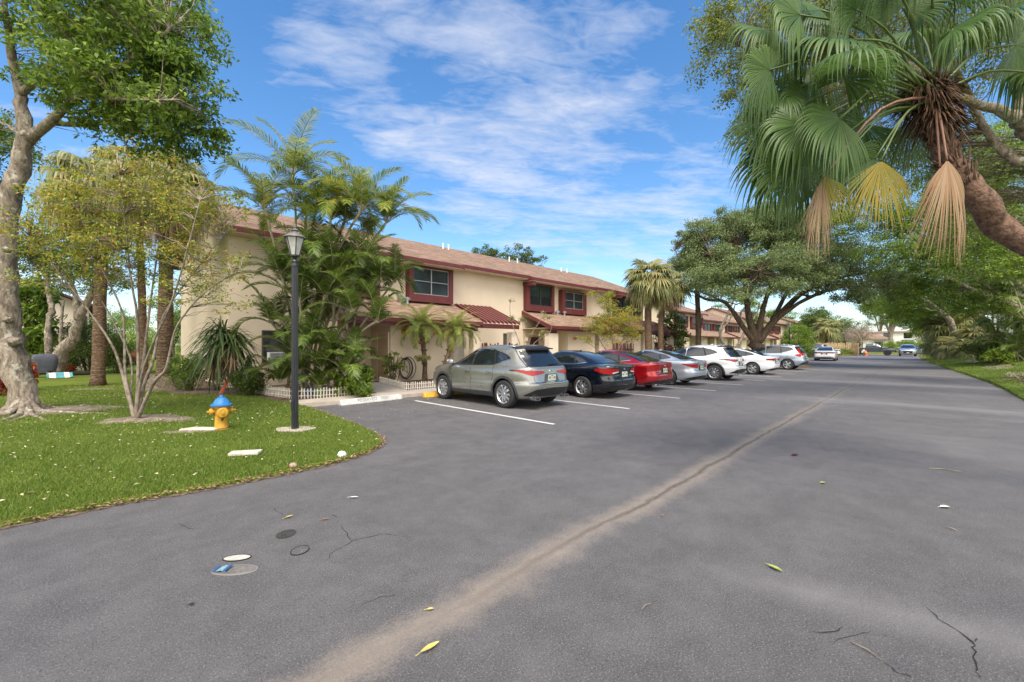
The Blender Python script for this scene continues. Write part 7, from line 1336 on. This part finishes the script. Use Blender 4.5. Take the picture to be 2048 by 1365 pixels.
far_tree('yellow-green bushy tree over the SUV that faces the camera', 1850, 98, 590, 700, 55, LM['bright'], 95, n=280, per=60)
far_tree('mid-green tree right of the gable at the far left side of the street', 1560, 140, 600, 690, 60, LM['green'], 96, n=200, ls=.4, crad=1.4)
far_tree('broad dark tree in the far distance behind the timber fence', 1665, 150, 640, 700, 60, LM['deep'], 97, n=200, ls=.4, crad=1.5)
for i, (px, dd, w, h) in enumerate(((1795, 88, 5, 2.2), (1700, 79, 2.6, 1.0), (1850, 96, 4, 2.6), (1590, 84, 6, 2.2))):
    shrub(('long low hedge behind the pickup truck', 'low green bushes at the foot of the timber fence', 'yellow-green hedge behind the SUV facing the camera', 'low hedge behind the far parked cars')[i], gz(px, dd) if i != 1 else Vector((81.5, 10.9, 0)), w, 1.2 if i != 1 else .8, h, LM['green' if i != 2 else 'bright'], 100 + i, 130, 50, .2 if i != 1 else .12, crad=.5 if i != 1 else .25, name='hedge', cat='hedge', group='hedges at the end of the street')
# ---- planting at the far left
b0 = gz(112, 22, LZ); d = 22
tree('background_tree', 'tree with twin crooked grey trunks behind the covered barbecue', 'tree', b0, [([b0, at(123, 707, d), at(148, 675, d), at(158, 640, d), at(172, 608, d), at(200, 570, d)], .36, .12), ([at(158, 640, d), at(152, 600, d), at(140, 560, d)], .2, .08), ([gz(104, 22.5), at(97, 690, d), at(98, 640, d), at(105, 617, d), at(98, 590, d), at(93, 545, d)], .17, .10), ([gz(118, 22.5), at(121, 696, d), at(123, 638, d), at(128, 600, d)], .10, .05), ([at(172, 608, d), at(190, 560, d), at(210, 520, d)], .12, .05)],
     [B(100, 520, d, 1.6, 1.5, 1.0), B(170, 530, d, 1.8, 1.5, 1.0), B(60, 480, d, 1.2, 1.5, 1.1), B(230, 560, d, 1.2, 1.4, .8), B(130, 580, d, .9, 1, .35, .4), B(170, 470, d, 2, 1.5, 1)], LM['deep'], M['bark_grey'], 240, 55, .14, .42, 110, tw=.03)
shrub('large-leaved tall green shrub behind the covered barbecue', gz(66, 23.2), .95, .8, 5.2, LM['green'], 111, 120, 24, .36, crad=.42, lw=.42, z=LZ, group='shrubs at the left edge')
shrub('red-leaved croton beside the leaning grey trunk', gz(50, 14.6), .2, .3, 1.15, LM['redleaf'], 112, 40, 30, .13, crad=.16, z=LZ, group='shrubs at the left edge')
shrub('red-leaved croton cut by the left edge of the photo', gz(-2, 13.2), .28, .3, 1.2, LM['redleaf'], 113, 46, 30, .13, crad=.16, z=LZ, group='shrubs at the left edge')
shrub('dark green clipped hedge left of the crooked grey trunks', gz(70, 23.5), 1.4, .6, 1.4, LM['deep'], 114, 110, 50, .08, crad=.25, name='hedge', cat='hedge', z=LZ)
shrub('big dark rounded shrub between the crooked trunks and the first palm trunk', gz(180, 24.5), 1.75, 1.1, 2.9, LM['deep'], 115, 260, 60, .10, crad=.35, z=LZ)
shrub('dark shrub in the gap between the first palm and the many-stemmed tree', gz(232, 24.0), .8, .9, 2.0, LM['deep'], 116, 120, 55, .10, crad=.3, z=LZ)
shrub('low red-leaved bush at the foot of the crooked trunks', gz(136, 23.9), .4, .3, .6, LM['redleaf'], 117, 40, 40, .09, crad=.15, z=LZ)
shrub('orange-flowered low bush far behind the many-stemmed tree', gz(268, 34), 1.3, .7, 1.1, LM['redleaf'], 118, 90, 40, .10, crad=.25, z=LZ)
for i, (px, dd, yt, yb, w, lm) in enumerate(((245, 44, 610, 745, 70, 'bright'), (310, 48, 630, 735, 60, 'bright'), (345, 40, 560, 700, 40, 'green'), (30, 40, 630, 720, 50, 'deep'), (200, 46, 590, 700, 60, 'green'))):
    far_tree(('yellow-green tree seen between the stems of the many-stemmed tree', 'pale green tree seen between the middle palm trunks', 'green tree behind the thick cabbage palm', 'dark tree behind the far left gabled house', 'green tree behind the first palm trunk')[i], px, dd, yt, yb, w, LM[lm], 120 + i, n=170, per=50, ls=.16, crad=.6, group='trees behind the left lawn', tr=.2)
# ---- right side: the leaning fan palm in the foreground
def ivec(r, f, u): return RT * r + FW * f + UPV * u
C = at(1866, 205, 5.0)
t_ = thing('fountain_palm', 'leaning fan palm with shaggy dark trunk, drooping fans and one big dead leaf', 'palm', (7.0, -3.6, .5)); mb = MB(); rng = np.random.default_rng(200)
P = smooth_path([(7.35, -3.9, .1), (7.3, -2.6, 1.35), at(2060, 487, 4.75), at(1965, 405, 4.85), at(1895, 310, 4.95), C, at(1845, 165, 5.02)], 40, .006, rng)
rad = np.interp(np.linspace(0, 1, 40), [0, .55, .75, .88, 1], [.15, .125, .11, .135, .115]); mb.tube(P, list(rad * (1 + .05 * rng.normal(size=40))), 16)
for i in range(420):
    k_ = 22 + rng.random() * 15; i0 = int(k_); p = P[i0]; tt_ = nrm(P[i0 + 1] - P[i0 - 1]); h = nrm(np.cross(tt_, rng.normal(size=3))); r = rad[i0]; L = .05 + rng.random() * (.10 if i0 < 31 else .20)
    mb.tube([p + h * r * .9, p + h * (r + L * .45) + tt_ * L * .9], [.012 + .008 * rng.random(), .003], 4, cap=False)
mb.build('trunk', mat('dark_fibrous_trunk', (.085, .045, .03), .95, var=.4, vs=14, bump=1., bs=30, c2=(.22, .13, .09)), t_, smooth=True, world=True)
fb = Fol(); nf_ = 900; kk = rng.random(nf_) * 9 + 30; pc = np.array([P[int(min(38, k_))] for k_ in kk]); dv = nrm(rng.normal(size=(nf_, 3))); dv[:, 2] = dv[:, 2] * .5 - .2; strap(fb, pc + dv * .10, dv, .26, .018, .6, rng, sec=4); fb.build('crown_fibre', mat('dark_palm_fibre', (.05, .025, .015), .95, var=.5, vs=9, c2=(.20, .11, .06)), t_, world=True)
pm = mat('green_petiole', (.09, .135, .03), .45, var=.2, vs=8); pd = mat('brown_petiole', (.24, .12, .08), .6, var=.2, vs=8)
def fleaf(hx, hy, hd, fr, ff, fu, Rr, lm, droop=.45, spread=2.3, n=60, nrmv=(0, -1, .3), split=.55, dead=False, curl=0., wid=1.):
    hp = np.array(tuple(at(hx, hy, hd))); c0 = np.array(tuple(C)) + rng.normal(size=3) * .05; mid = (c0 + hp) / 2 + UPV * .16 * np.linalg.norm(hp - c0); pp = MB(); q = smooth_path([c0, mid, hp], 9, 0, rng); pp.tube(q, list(np.linspace(.019, .009, 9)), 6)
    lf = pp.build('petiole', pd if dead else pm, t_, smooth=True, world=True); f = Fol(); fan(f, hp, ivec(fr, ff, fu), ivec(*nrmv), Rr, n=n, spread=spread, droop=droop, rng=rng, sec=11, split=split, curl=curl, wid=wid)
    b_ = f.mesh('blade', LM[lm]); o = link('blade', b_, lf); o.matrix_parent_inverse = Matrix.Identity(4); return lf
FL = [(1681, 80, 4.7, -.9, -.1, .05, .85, 'fan', .5), (1676, 84, 4.72, -.45, -.2, -.8, .62, 'fan_yellow', .2, 1.0), (1608, 248, 4.6, -.9, -.15, -.35, .72, 'fan', .4), (1680, 238, 4.35, -.55, -.35, -.6, .72, 'fan', .35, 1.7), (1688, 158, 4.55, .1, -.5, .25, .62, 'fan', .5),
      (1570, 185, 4.9, -.9, .1, .0, .75, 'fan', .5), (1590, 95, 5.2, -.8, .3, .3, .8, 'fan', .55), (1625, 150, 5.3, -.8, .2, -.1, .8, 'fan', .5), (1560, 300, 4.9, -.6, .1, -.75, .75, 'fan', .4), (1640, 20, 5.0, -.8, .1, .4, .85, 'fan', .6), (1715, 20, 4.6, -.4, -.2, .8, .8, 'fan', .7), (1745, 90, 5.4, -.5, .5, .3, .8, 'fan', .55),
      (1762, 322, 4.7, .0, -.1, -1, .78, 'fan_yellow', .15, 1.05), (1750, 318, 4.8, -.35, 0, -.9, .72, 'fan', .2, .8), (1822, 242, 5.4, 0, .1, -1, .78, 'fan', .2, 1.1), (1806, 16, 4.8, .1, -.1, 1, .85, 'fan', .6), (1900, 0, 4.7, .4, -.2, .9, .85, 'fan', .65), (1985, 30, 4.8, .9, -.1, .4, .85, 'fan', .55), (2030, 90, 5.0, .95, .1, 0, .85, 'fan', .5), (1930, 70, 5.6, .5, .6, .4, .8, 'fan', .5),
      (1780, -50, 4.6, -.2, -.4, .9, .85, 'fan', .75), (1860, -60, 4.5, .1, -.5, .9, .85, 'fan', .8), (1950, -50, 4.8, .5, -.2, .8, .85, 'fan', .7), (1700, 130, 4.2, -.5, -.8, .0, .6, 'fan', .6), (1830, 60, 5.6, 0, .8, .5, .8, 'fan', .5), (2090, 150, 4.7, .9, -.1, -.3, .8, 'fan', .4), (1730, 250, 5.6, -.5, .5, -.6, .75, 'fan', .35), (1655, 300, 5.2, -.6, .3, -.7, .75, 'fan', .35), (1540, 140, 4.6, -.8, -.2, .2, .6, 'fan', .55), (1905, 60, 4.35, .4, -.7, .2, .6, 'fan', .6), (1600, 30, 4.7, -.8, -.2, .5, .75, 'fan', .65), (2020, -30, 5.2, .8, .2, .6, .85, 'fan', .6), (1555, 235, 4.8, -.8, 0, -.5, .75, 'fan', .35), (1590, 330, 4.75, -.5, -.1, -.85, .7, 'fan', .3), (1535, 60, 5.0, -.7, .1, .3, .7, 'fan', .6), (1700, 300, 5.0, -.2, .2, -1, .7, 'fan', .25), (1620, 200, 4.9, -.6, -.3, -.3, .72, 'fan', .5)]
for a in FL:
    hx, hy, hd, fr, ff, fu, Rr, lm, dr = a[:9]; fleaf(hx, hy, hd, fr, ff, fu, Rr, lm, dr * (.85 + .7 * rng.random()), spread=a[9] if len(a) > 9 else 2.0 + .3 * rng.random(), nrmv=(-.35 * fr + rng.normal() * .3, -.8 + rng.normal() * .3, .55 + rng.normal() * .35) if fu > -.7 else (.1, -1, 0), curl=.25 * rng.random())
fleaf(1894, 320, 4.55, .10, -.12, -1, .92, 'dead', .42, spread=.80, n=54, nrmv=(.15, -1, 0), split=.36, dead=True, curl=.5, wid=1.9)
fleaf(1880, 335, 4.62, -.15, 0, -1, .66, 'dead', .5, spread=.45, n=26, nrmv=(-.3, -1, 0), split=.3, dead=True, curl=.3, wid=1.6)
fleaf(1645, 358, 4.6, -.2, -.1, -1, .78, 'dead', .35, spread=.38, n=40, nrmv=(0, -1, 0), split=.3, dead=True, wid=2.2); fleaf(1650, 352, 4.65, .35, 0, -.9, .58, 'fan_yellow', .2, spread=.75, n=30, nrmv=(0, -1, 0), split=.5)
# ---- right side: large trees leaning over the road
b0 = Vector((19.5, -4.6, .6)); d = 12
tree('ficus_tree', 'large pale-limbed tree reaching over the road from the right, above the fan palm', 'tree', b0, [([b0, at(2150, 480, 12.5), at(2085, 290, 12.2), at(2040, 240, 12)], .42, .24), ([at(2040, 240, 12), at(1985, 215, 12), at(1911, 193, 11.8), at(1800, 120, 11.2), at(1680, 60, 10.5)], .17, .05), ([at(2070, 330, 12.2), at(2015, 310, 12.5), at(1960, 240, 12.6), at(1900, 120, 12.5), at(1850, 20, 12)], .16, .06), ([at(1911, 193, 11.8), at(1760, 190, 11.2), at(1600, 150, 10.4), at(1480, 90, 9.8)], .08, .03), ([at(2040, 240, 12), at(2040, 100, 12), at(2000, -60, 12)], .2, .08), ([at(1800, 120, 11.2), at(1640, -20, 10.4), at(1480, -60, 10)], .08, .03), ([at(1600, 150, 10.4), at(1540, 230, 10.2), at(1490, 270, 10)], .03, .012)],
     [B(1430, 40, 9.8, .75, 1.2, .6), B(1420, 110, 9.8, .45, .8, .5, .7), B(1520, 40, 10, 1.2, 1.5, .9), B(1520, 140, 10, .9, 1.2, .9), B(1640, 20, 10.4, 1.5, 1.8, .9), B(1480, 262, 10, .4, .6, .35, .8), B(1440, 175, 9.9, .25, .4, .3, .5), B(1760, 40, 11, 1.6, 2, 1.2), B(1880, 60, 11.6, 1.6, 2, 1.3), B(1990, 80, 12, 1.5, 2, 1.4), B(1700, 200, 11.8, 1.6, 1.6, 1.2, .8), B(1850, 180, 12.5, 1.8, 1.6, 1.2, .8), B(1980, 330, 13.5, 1.2, 1.6, 1.2, .8), B(1600, -60, 10.4, 2.2, 2, .8), B(1850, -80, 11, 2.4, 2, .9), B(1580, 240, 11, .8, 1, .6, .6), B(1700, 300, 13.5, 1.8, 1.6, 1.3, .8), B(1830, 320, 14, 2, 1.6, 1.3, .8), B(1620, 330, 12.5, .9, 1.2, .8, .6), B(1940, 420, 14, 1.6, 1.6, 1.3, .8)], LM['ficus'], M['bark_grey'], 1150, 66, .085, .34, 210, tw=.016, flare=1.2, shell=.55)
def right_tree(label, px, dd, blobs, lm, seed, n, ls, crad, trunkx=None, bm='bark_grey', per=60, tr=.3, group='trees along the right of the road', name='roadside_tree'):
    b0 = gz(px, dd, .5); cen_ = blobs[0][0]; limbs = [([b0, (b0 + Vector((0, 0, cen_.z * .5))), cen_], tr, tr * .4)] + [([b0 + Vector((0, 0, b_[0].z * .35)), b0.lerp(b_[0], .55) + Vector((0, 0, .8)), b_[0]], tr * .5, tr * .15) for b_ in blobs[1:6]]
    return tree(name, label, 'tree', b0, limbs, blobs, lm, M[bm], n, per, ls, crad, seed, group, tw=.02, shell=.5, twigs=.5)
right_tree('bright green tree at the right edge behind the leaning palm trunk', 2140, 17, [B(2010, 420, 17, 1.6, 2, 1.9), B(1960, 500, 18, 1.6, 2, 1.3), B(2040, 300, 17, 1.6, 2, 1.6), B(1930, 380, 18, 1.2, 2, 1.3), B(2050, 520, 16, 1.2, 1.5, 1.0)], LM['bright'], 211, 420, .11, .42)
right_tree('tall green tree arching over the right lane beyond the fan palm', 2110, 27, [B(1860, 420, 27, 2.6, 3, 2.2), B(1800, 500, 27, 1.9, 3, 1.6), B(1900, 520, 27, 2.2, 3, 1.8), B(1780, 440, 28, 1.4, 2.5, 1.2), B(1960, 400, 26, 2.2, 3, 2.4), B(1740, 390, 29, 1.2, 2, .9, .6), B(1930, 600, 28, 1.6, 2.5, 1.1), B(1960, 300, 26, 2, 2, 1.8), B(1700, 440, 29, 1.4, 2, 1.2, .7), B(1840, 580, 29, 1.8, 2, 1.0), B(1890, 460, 26, 2.4, 2, 2.0)], LM['green'], 212, 1000, .14, .5, tr=.35)
right_tree('yellow-green roadside tree massed above the low fan palms', 1965, 47, [B(1830, 560, 44, 3.0, 4, 3.2), B(1880, 600, 44, 2.8, 3.5, 2.6), B(1800, 610, 46, 2.0, 3, 2.2), B(1900, 520, 42, 3.0, 3, 2.6), B(1780, 570, 48, 2, 3, 1.8), B(1845, 640, 46, 2.0, 2, 1.2)], LM['bright'], 213, 820, .17, .6, tr=.32)
right_tree('dark green tree massed at the right edge above the jungle of palms', 2080, 33, [B(2010, 520, 33, 3.2, 3, 3.0), B(1960, 580, 34, 2.2, 3, 2.2), B(2040, 600, 32, 2.2, 2.5, 2.0), B(1990, 440, 34, 2.6, 3, 2.0)], LM['green'], 214, 640, .16, .55)
# dead leaning limbs
o = MB()
b0 = at(1905, 640, 42); tr_ = thing('dead_tree', 'bare pale leaning trunk rising left out of the low fan palms', 'tree', tuple(gz(1925, 42, .4))); o.tube([gz(1925, 42, .3), at(1900, 640, 42), at(1876, 620, 42), at(1858, 605, 42), at(1848, 598, 42)], [.3, .26, .2, .15, .08], 8); o.tube([at(1876, 620, 42), at(1862, 622, 42), at(1850, 616, 42)], [.1, .07, .04], 6); o.tube([at(1900, 640, 42), at(1885, 610, 42), at(1876, 590, 42)], [.14, .1, .05], 6); o.build('trunk', M['bark_grey'], tr_, smooth=True, world=True)
# jungle of fan palms, feather palms and big-leaved climbers on the bank
for i, (px, dd, yt, Rr, n_) in enumerate(((1885, 44, 655, 1.6, 34), (1925, 43, 640, 1.6, 34), (1868, 47, 690, 1.2, 22), (1905, 41, 692, 1.3, 24), (1955, 40, 668, 1.4, 26), (1940, 39, 700, 1.0, 18))):
    fan_palm('low_fan_palm', ('grey-green low fan palm nearest the road on the right bank', 'tallest grey-green fan palm of the low clump on the right bank', 'smallest fan palm at the left foot of the clump on the right bank', 'fan palm with leaves brushing the grass on the right bank', 'fan palm in front of the dark jungle on the right bank', 'short fan palm at the grass edge in front of the jungle')[i], 'palm', gz(px, dd, .5), [gz(px, dd, .3), at(px, (yt + 715) / 2, dd), at(px, yt, dd)], .15, .14, n_, .7, Rr, 220 + i, lm='sabal', group='low fan palms on the right bank', seg=22, droop=.22, low=-.9, boots=.1)
for i, (px, dd, yt) in enumerate(((1985, 33, 600), (2035, 28, 560), (2010, 30, 660), (1965, 36, 560), (2048, 27, 680))):
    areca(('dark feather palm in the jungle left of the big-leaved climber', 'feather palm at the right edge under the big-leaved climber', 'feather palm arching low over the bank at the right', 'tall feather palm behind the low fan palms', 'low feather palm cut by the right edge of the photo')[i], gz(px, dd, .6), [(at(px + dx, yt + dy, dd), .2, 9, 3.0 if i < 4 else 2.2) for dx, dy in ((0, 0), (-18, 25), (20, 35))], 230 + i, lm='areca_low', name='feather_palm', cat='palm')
def bigleaf(label, px, dd, pts, seed, ls=.75, n=14):
    rng = np.random.default_rng(seed); t_ = thing('climbing_philodendron', label, 'climbing plant', tuple(gz(px, dd, .6))); f = Fol(); st = MB(); P = [gz(px, dd, .4)] + [at(x, y, dd) for x, y in pts]; st.tube(P, .05, 6)
    for p in P[1:]:
        for i in range(n):
            v = nrm(rng.normal(size=3)); v[2] = abs(v[2]) * .4; c = np.array(tuple(p)) + v * (.35 + rng.random() * .9) + UPV * rng.normal() * .4; dv = nrm(v - UPV * .5); st.tube([p, c], [.015, .01], 4, cap=False)
            fan(f, c, dv, ivec(-.1, -.6, .8) + rng.normal(size=3) * .3, ls * (.7 + .5 * rng.random()), n=9, spread=1.5, droop=.25, rng=rng, sec=5, split=.62, wid=1.0)
    st.build('stem', M['bark_areca'], t_, world=True); f.build('leaves', LM['deep'], t_, world=True)
bigleaf('big glossy-leaved climber high in the jungle at the right edge', 2075, 26, [(2050, 640), (2025, 570), (2005, 530), (2035, 490)], 240); bigleaf('big glossy-leaved climber lower down beside the feather palms', 1995, 30, [(1995, 650), (2000, 610)], 241, n=10)
shrub('dark leafy undergrowth at the foot of the jungle on the right bank', gz(2000, 29.5), 2.4, 1.2, 1.5, LM['deep'], 242, 160, 40, .16, crad=.4, z=.5); shrub('dark undergrowth behind the low fan palms on the right bank', gz(1935, 46), 4.0, 1.2, 2.6, LM['deep'], 243, 200, 40, .2, crad=.5, z=.4)
shrub('bright low bush at the foot of the jungle near the bare soil', gz(1998, 27.0), .8, .5, .8, LM['bright'], 244, 60, 30, .14, crad=.25, z=.5)
# fallen branches on the verge
tb = MB(); rr_ = np.random.default_rng(9)
t_ = thing('fallen_branches', 'pile of dead brown branches on the grass verge at the right', 'branches', (27.0, -2.9, .1))
for i in range(16): a = rr_.random() * 3.1; L = .5 + rr_.random() * 1.1; c = Vector((27 + rr_.normal() * .9, -2.6 + rr_.normal() * .3, .16 + rr_.random() * .12)); h = Vector((math.cos(a), math.sin(a) * .5, rr_.normal() * .08)) * L / 2; tb.tube([c - h, c + Vector((0, 0, .05)), c + h], [.035, .03, .012], 5)
tb.build('branches', M['bark_brown'], t_, world=True)
# ---- grass blades and leaf litter
def in_poly(x, y, poly):
    ins = np.zeros(len(x), bool); n = len(poly); j = n - 1
    for i in range(n):
        xi, yi = poly[i]; xj, yj = poly[j]; c = ((yi > y) != (yj > y)) & (x < (xj - xi) * (y - yi) / (yj - yi + 1e-12) + xi); ins ^= c; j = i
    return ins
gr = np.random.default_rng(77)
def blades(poly, n, box, z, hgt, wd, dens_fall, zfn=None):
    x = gr.uniform(box[0], box[1], n); y = gr.uniform(box[2], box[3], n); dd = (x + y) * .7071; keep = in_poly(x, y, poly) & (gr.random(n) < np.clip((dens_fall / np.maximum(dd, 1)) ** 2, 0, 1)); pt = np.sin(1.3 * x + .7 * y) * np.sin(1.9 * y - .8 * x + 1) + .6 * np.sin(4.1 * x + 2.2 * y) * np.sin(3.3 * y - 2 * x); keep &= gr.random(n) < np.clip(1.15 - .75 * np.clip(pt - .15, 0, 1), .25, 1); lat = (x - y) * .7071 / np.maximum(dd, .1); keep &= (dd > 1) & (np.abs(lat) < 1.3); 
    if zfn is not None:
        for (cx, cy), rx, ry in VSOIL: keep &= (((x - cx) / rx) ** 2 + ((y - cy) / ry) ** 2 > .9) | (gr.random(n) < .06)
    x, y, dd = x[keep], y[keep], dd[keep]; n = len(x)
    zz_ = np.full(n, z) if zfn is None else zfn(x, y); b_ = np.stack([x, y, zz_ - .01], 1); a = gr.random(n) * 6.28; S = np.stack([np.cos(a), np.sin(a), np.zeros(n)], 1); sc_ = np.clip(dd / 9, .8, 2.2)[:, None]
    h = hgt * (.5 + gr.random((n, 1))) * (.8 + .2 * sc_); w = wd * sc_ * (.7 + .6 * gr.random((n, 1))); bend = nrm(np.stack([gr.normal(size=n), gr.normal(size=n), np.zeros(n)], 1)) * h * .55
    m1 = b_ + UPV * h * .6 + bend * .35; tp = b_ + UPV * h * .95 + bend; f = Fol(); f.add(np.stack([b_ - S * w, b_ + S * w, m1 + S * w * .7, m1 - S * w * .7, tp + S * w * .1, tp - S * w * .1], 1), np.concatenate([(np.arange(n) * 6)[:, None] + np.array([[0, 1, 2, 3]]), (np.arange(n) * 6)[:, None] + np.array([[3, 2, 4, 5]])])); return f
near = [(-12, 6.06), (-.55, 5.985), (.3, 6.0), (1.13, 5.90), (1.75, 5.90), (2.6, 5.98), (3.08, 6.18), (3.42, 6.47), (3.61, 6.87), (3.74, 7.4), (3.87, 8.4), (3.94, 9.6), (4.0, 10.8), (4.08, 12.4), (3.8, 13.4), (3.7, 15.4), (2.0, 17.6), (1.9, 26), (-12, 26)]
f = blades(near, 1500000, (-9, 4.2, 5.9, 24), LZ, .045, .0042, 6.2); tag(f.build('lawn_grass', LM['grass']), 'short green grass blades covering the left lawn', None, None, 'stuff')
f = blades([(18, -1.85), (24, -1.75), (28, -1.6), (33, -1.2), (44, -.35), (57, .65), (57, -3.5), (44, -4), (18, -4)], 900000, (16, 57, -4, .6), 0, .09, .008, 14, vz); tag(f.build('verge_grass', LM['grass']), 'grass growing on the right roadside verge', None, None, 'stuff')
def litter(name, label, pts, m_, ls, seed, kind='stuff'):
    g = np.random.default_rng(seed); f = Fol(); n = len(pts); D = g.normal(size=(n, 3)); D[:, 2] *= .15; leaves(f, pts, D, ls, .5, g, 3.0); o = f.build(name, m_); tag(o, label, None, None, kind)
e = resample([p for p in edge if p[0] > -9] + [(4.1, 12.6)], 2400); e = e + gr.normal(size=e.shape) * np.array([.045, .045]); e3 = np.concatenate([e, np.full((len(e), 1), .02) + gr.random((len(e), 1)) * .035], 1)
litter('edge_litter', 'brown and buff dead leaves gathered along the lawn edge', e3, LM['dead'], .045, 1)
n = 1500; xy = np.stack([gr.uniform(-7, 4, n), gr.uniform(6, 19, n)], 1); k_ = in_poly(xy[:, 0], xy[:, 1], near); xy = xy[k_]; litter('lawn_litter', 'scattered pale fallen leaves lying in the lawn', np.concatenate([xy, np.full((len(xy), 1), LZ + .045)], 1), LM['pale_leaf'], .05, 2)
n = 260; xy = np.stack([gr.uniform(4.2, 9.6, n), gr.uniform(8.5, 11.6, n) + gr.normal(size=n) * .2], 1); litter('asphalt_litter', 'tiny pale leaf bits scattered over the empty parking space', np.concatenate([xy, np.full((n, 1), .010)], 1), LM['pale_leaf'], .030, 3)
n = 1400; xy = np.stack([gr.uniform(3.9, 6.6, n), gr.uniform(12.9, 18, n)], 1); litter('bed_litter', 'reddish-brown leaf litter covering the palm bed', np.concatenate([xy, np.full((n, 1), .065)], 1), LM['dead'], .07, 4)
n = 500; xy = np.stack([gr.uniform(35.9, 39.1, n), gr.uniform(6.9, 11, n)], 1); litter('island_litter', 'dead leaves and green weeds on the planted island', np.concatenate([xy, np.full((n, 1), .11)], 1), LM['ficus'], .14, 5)
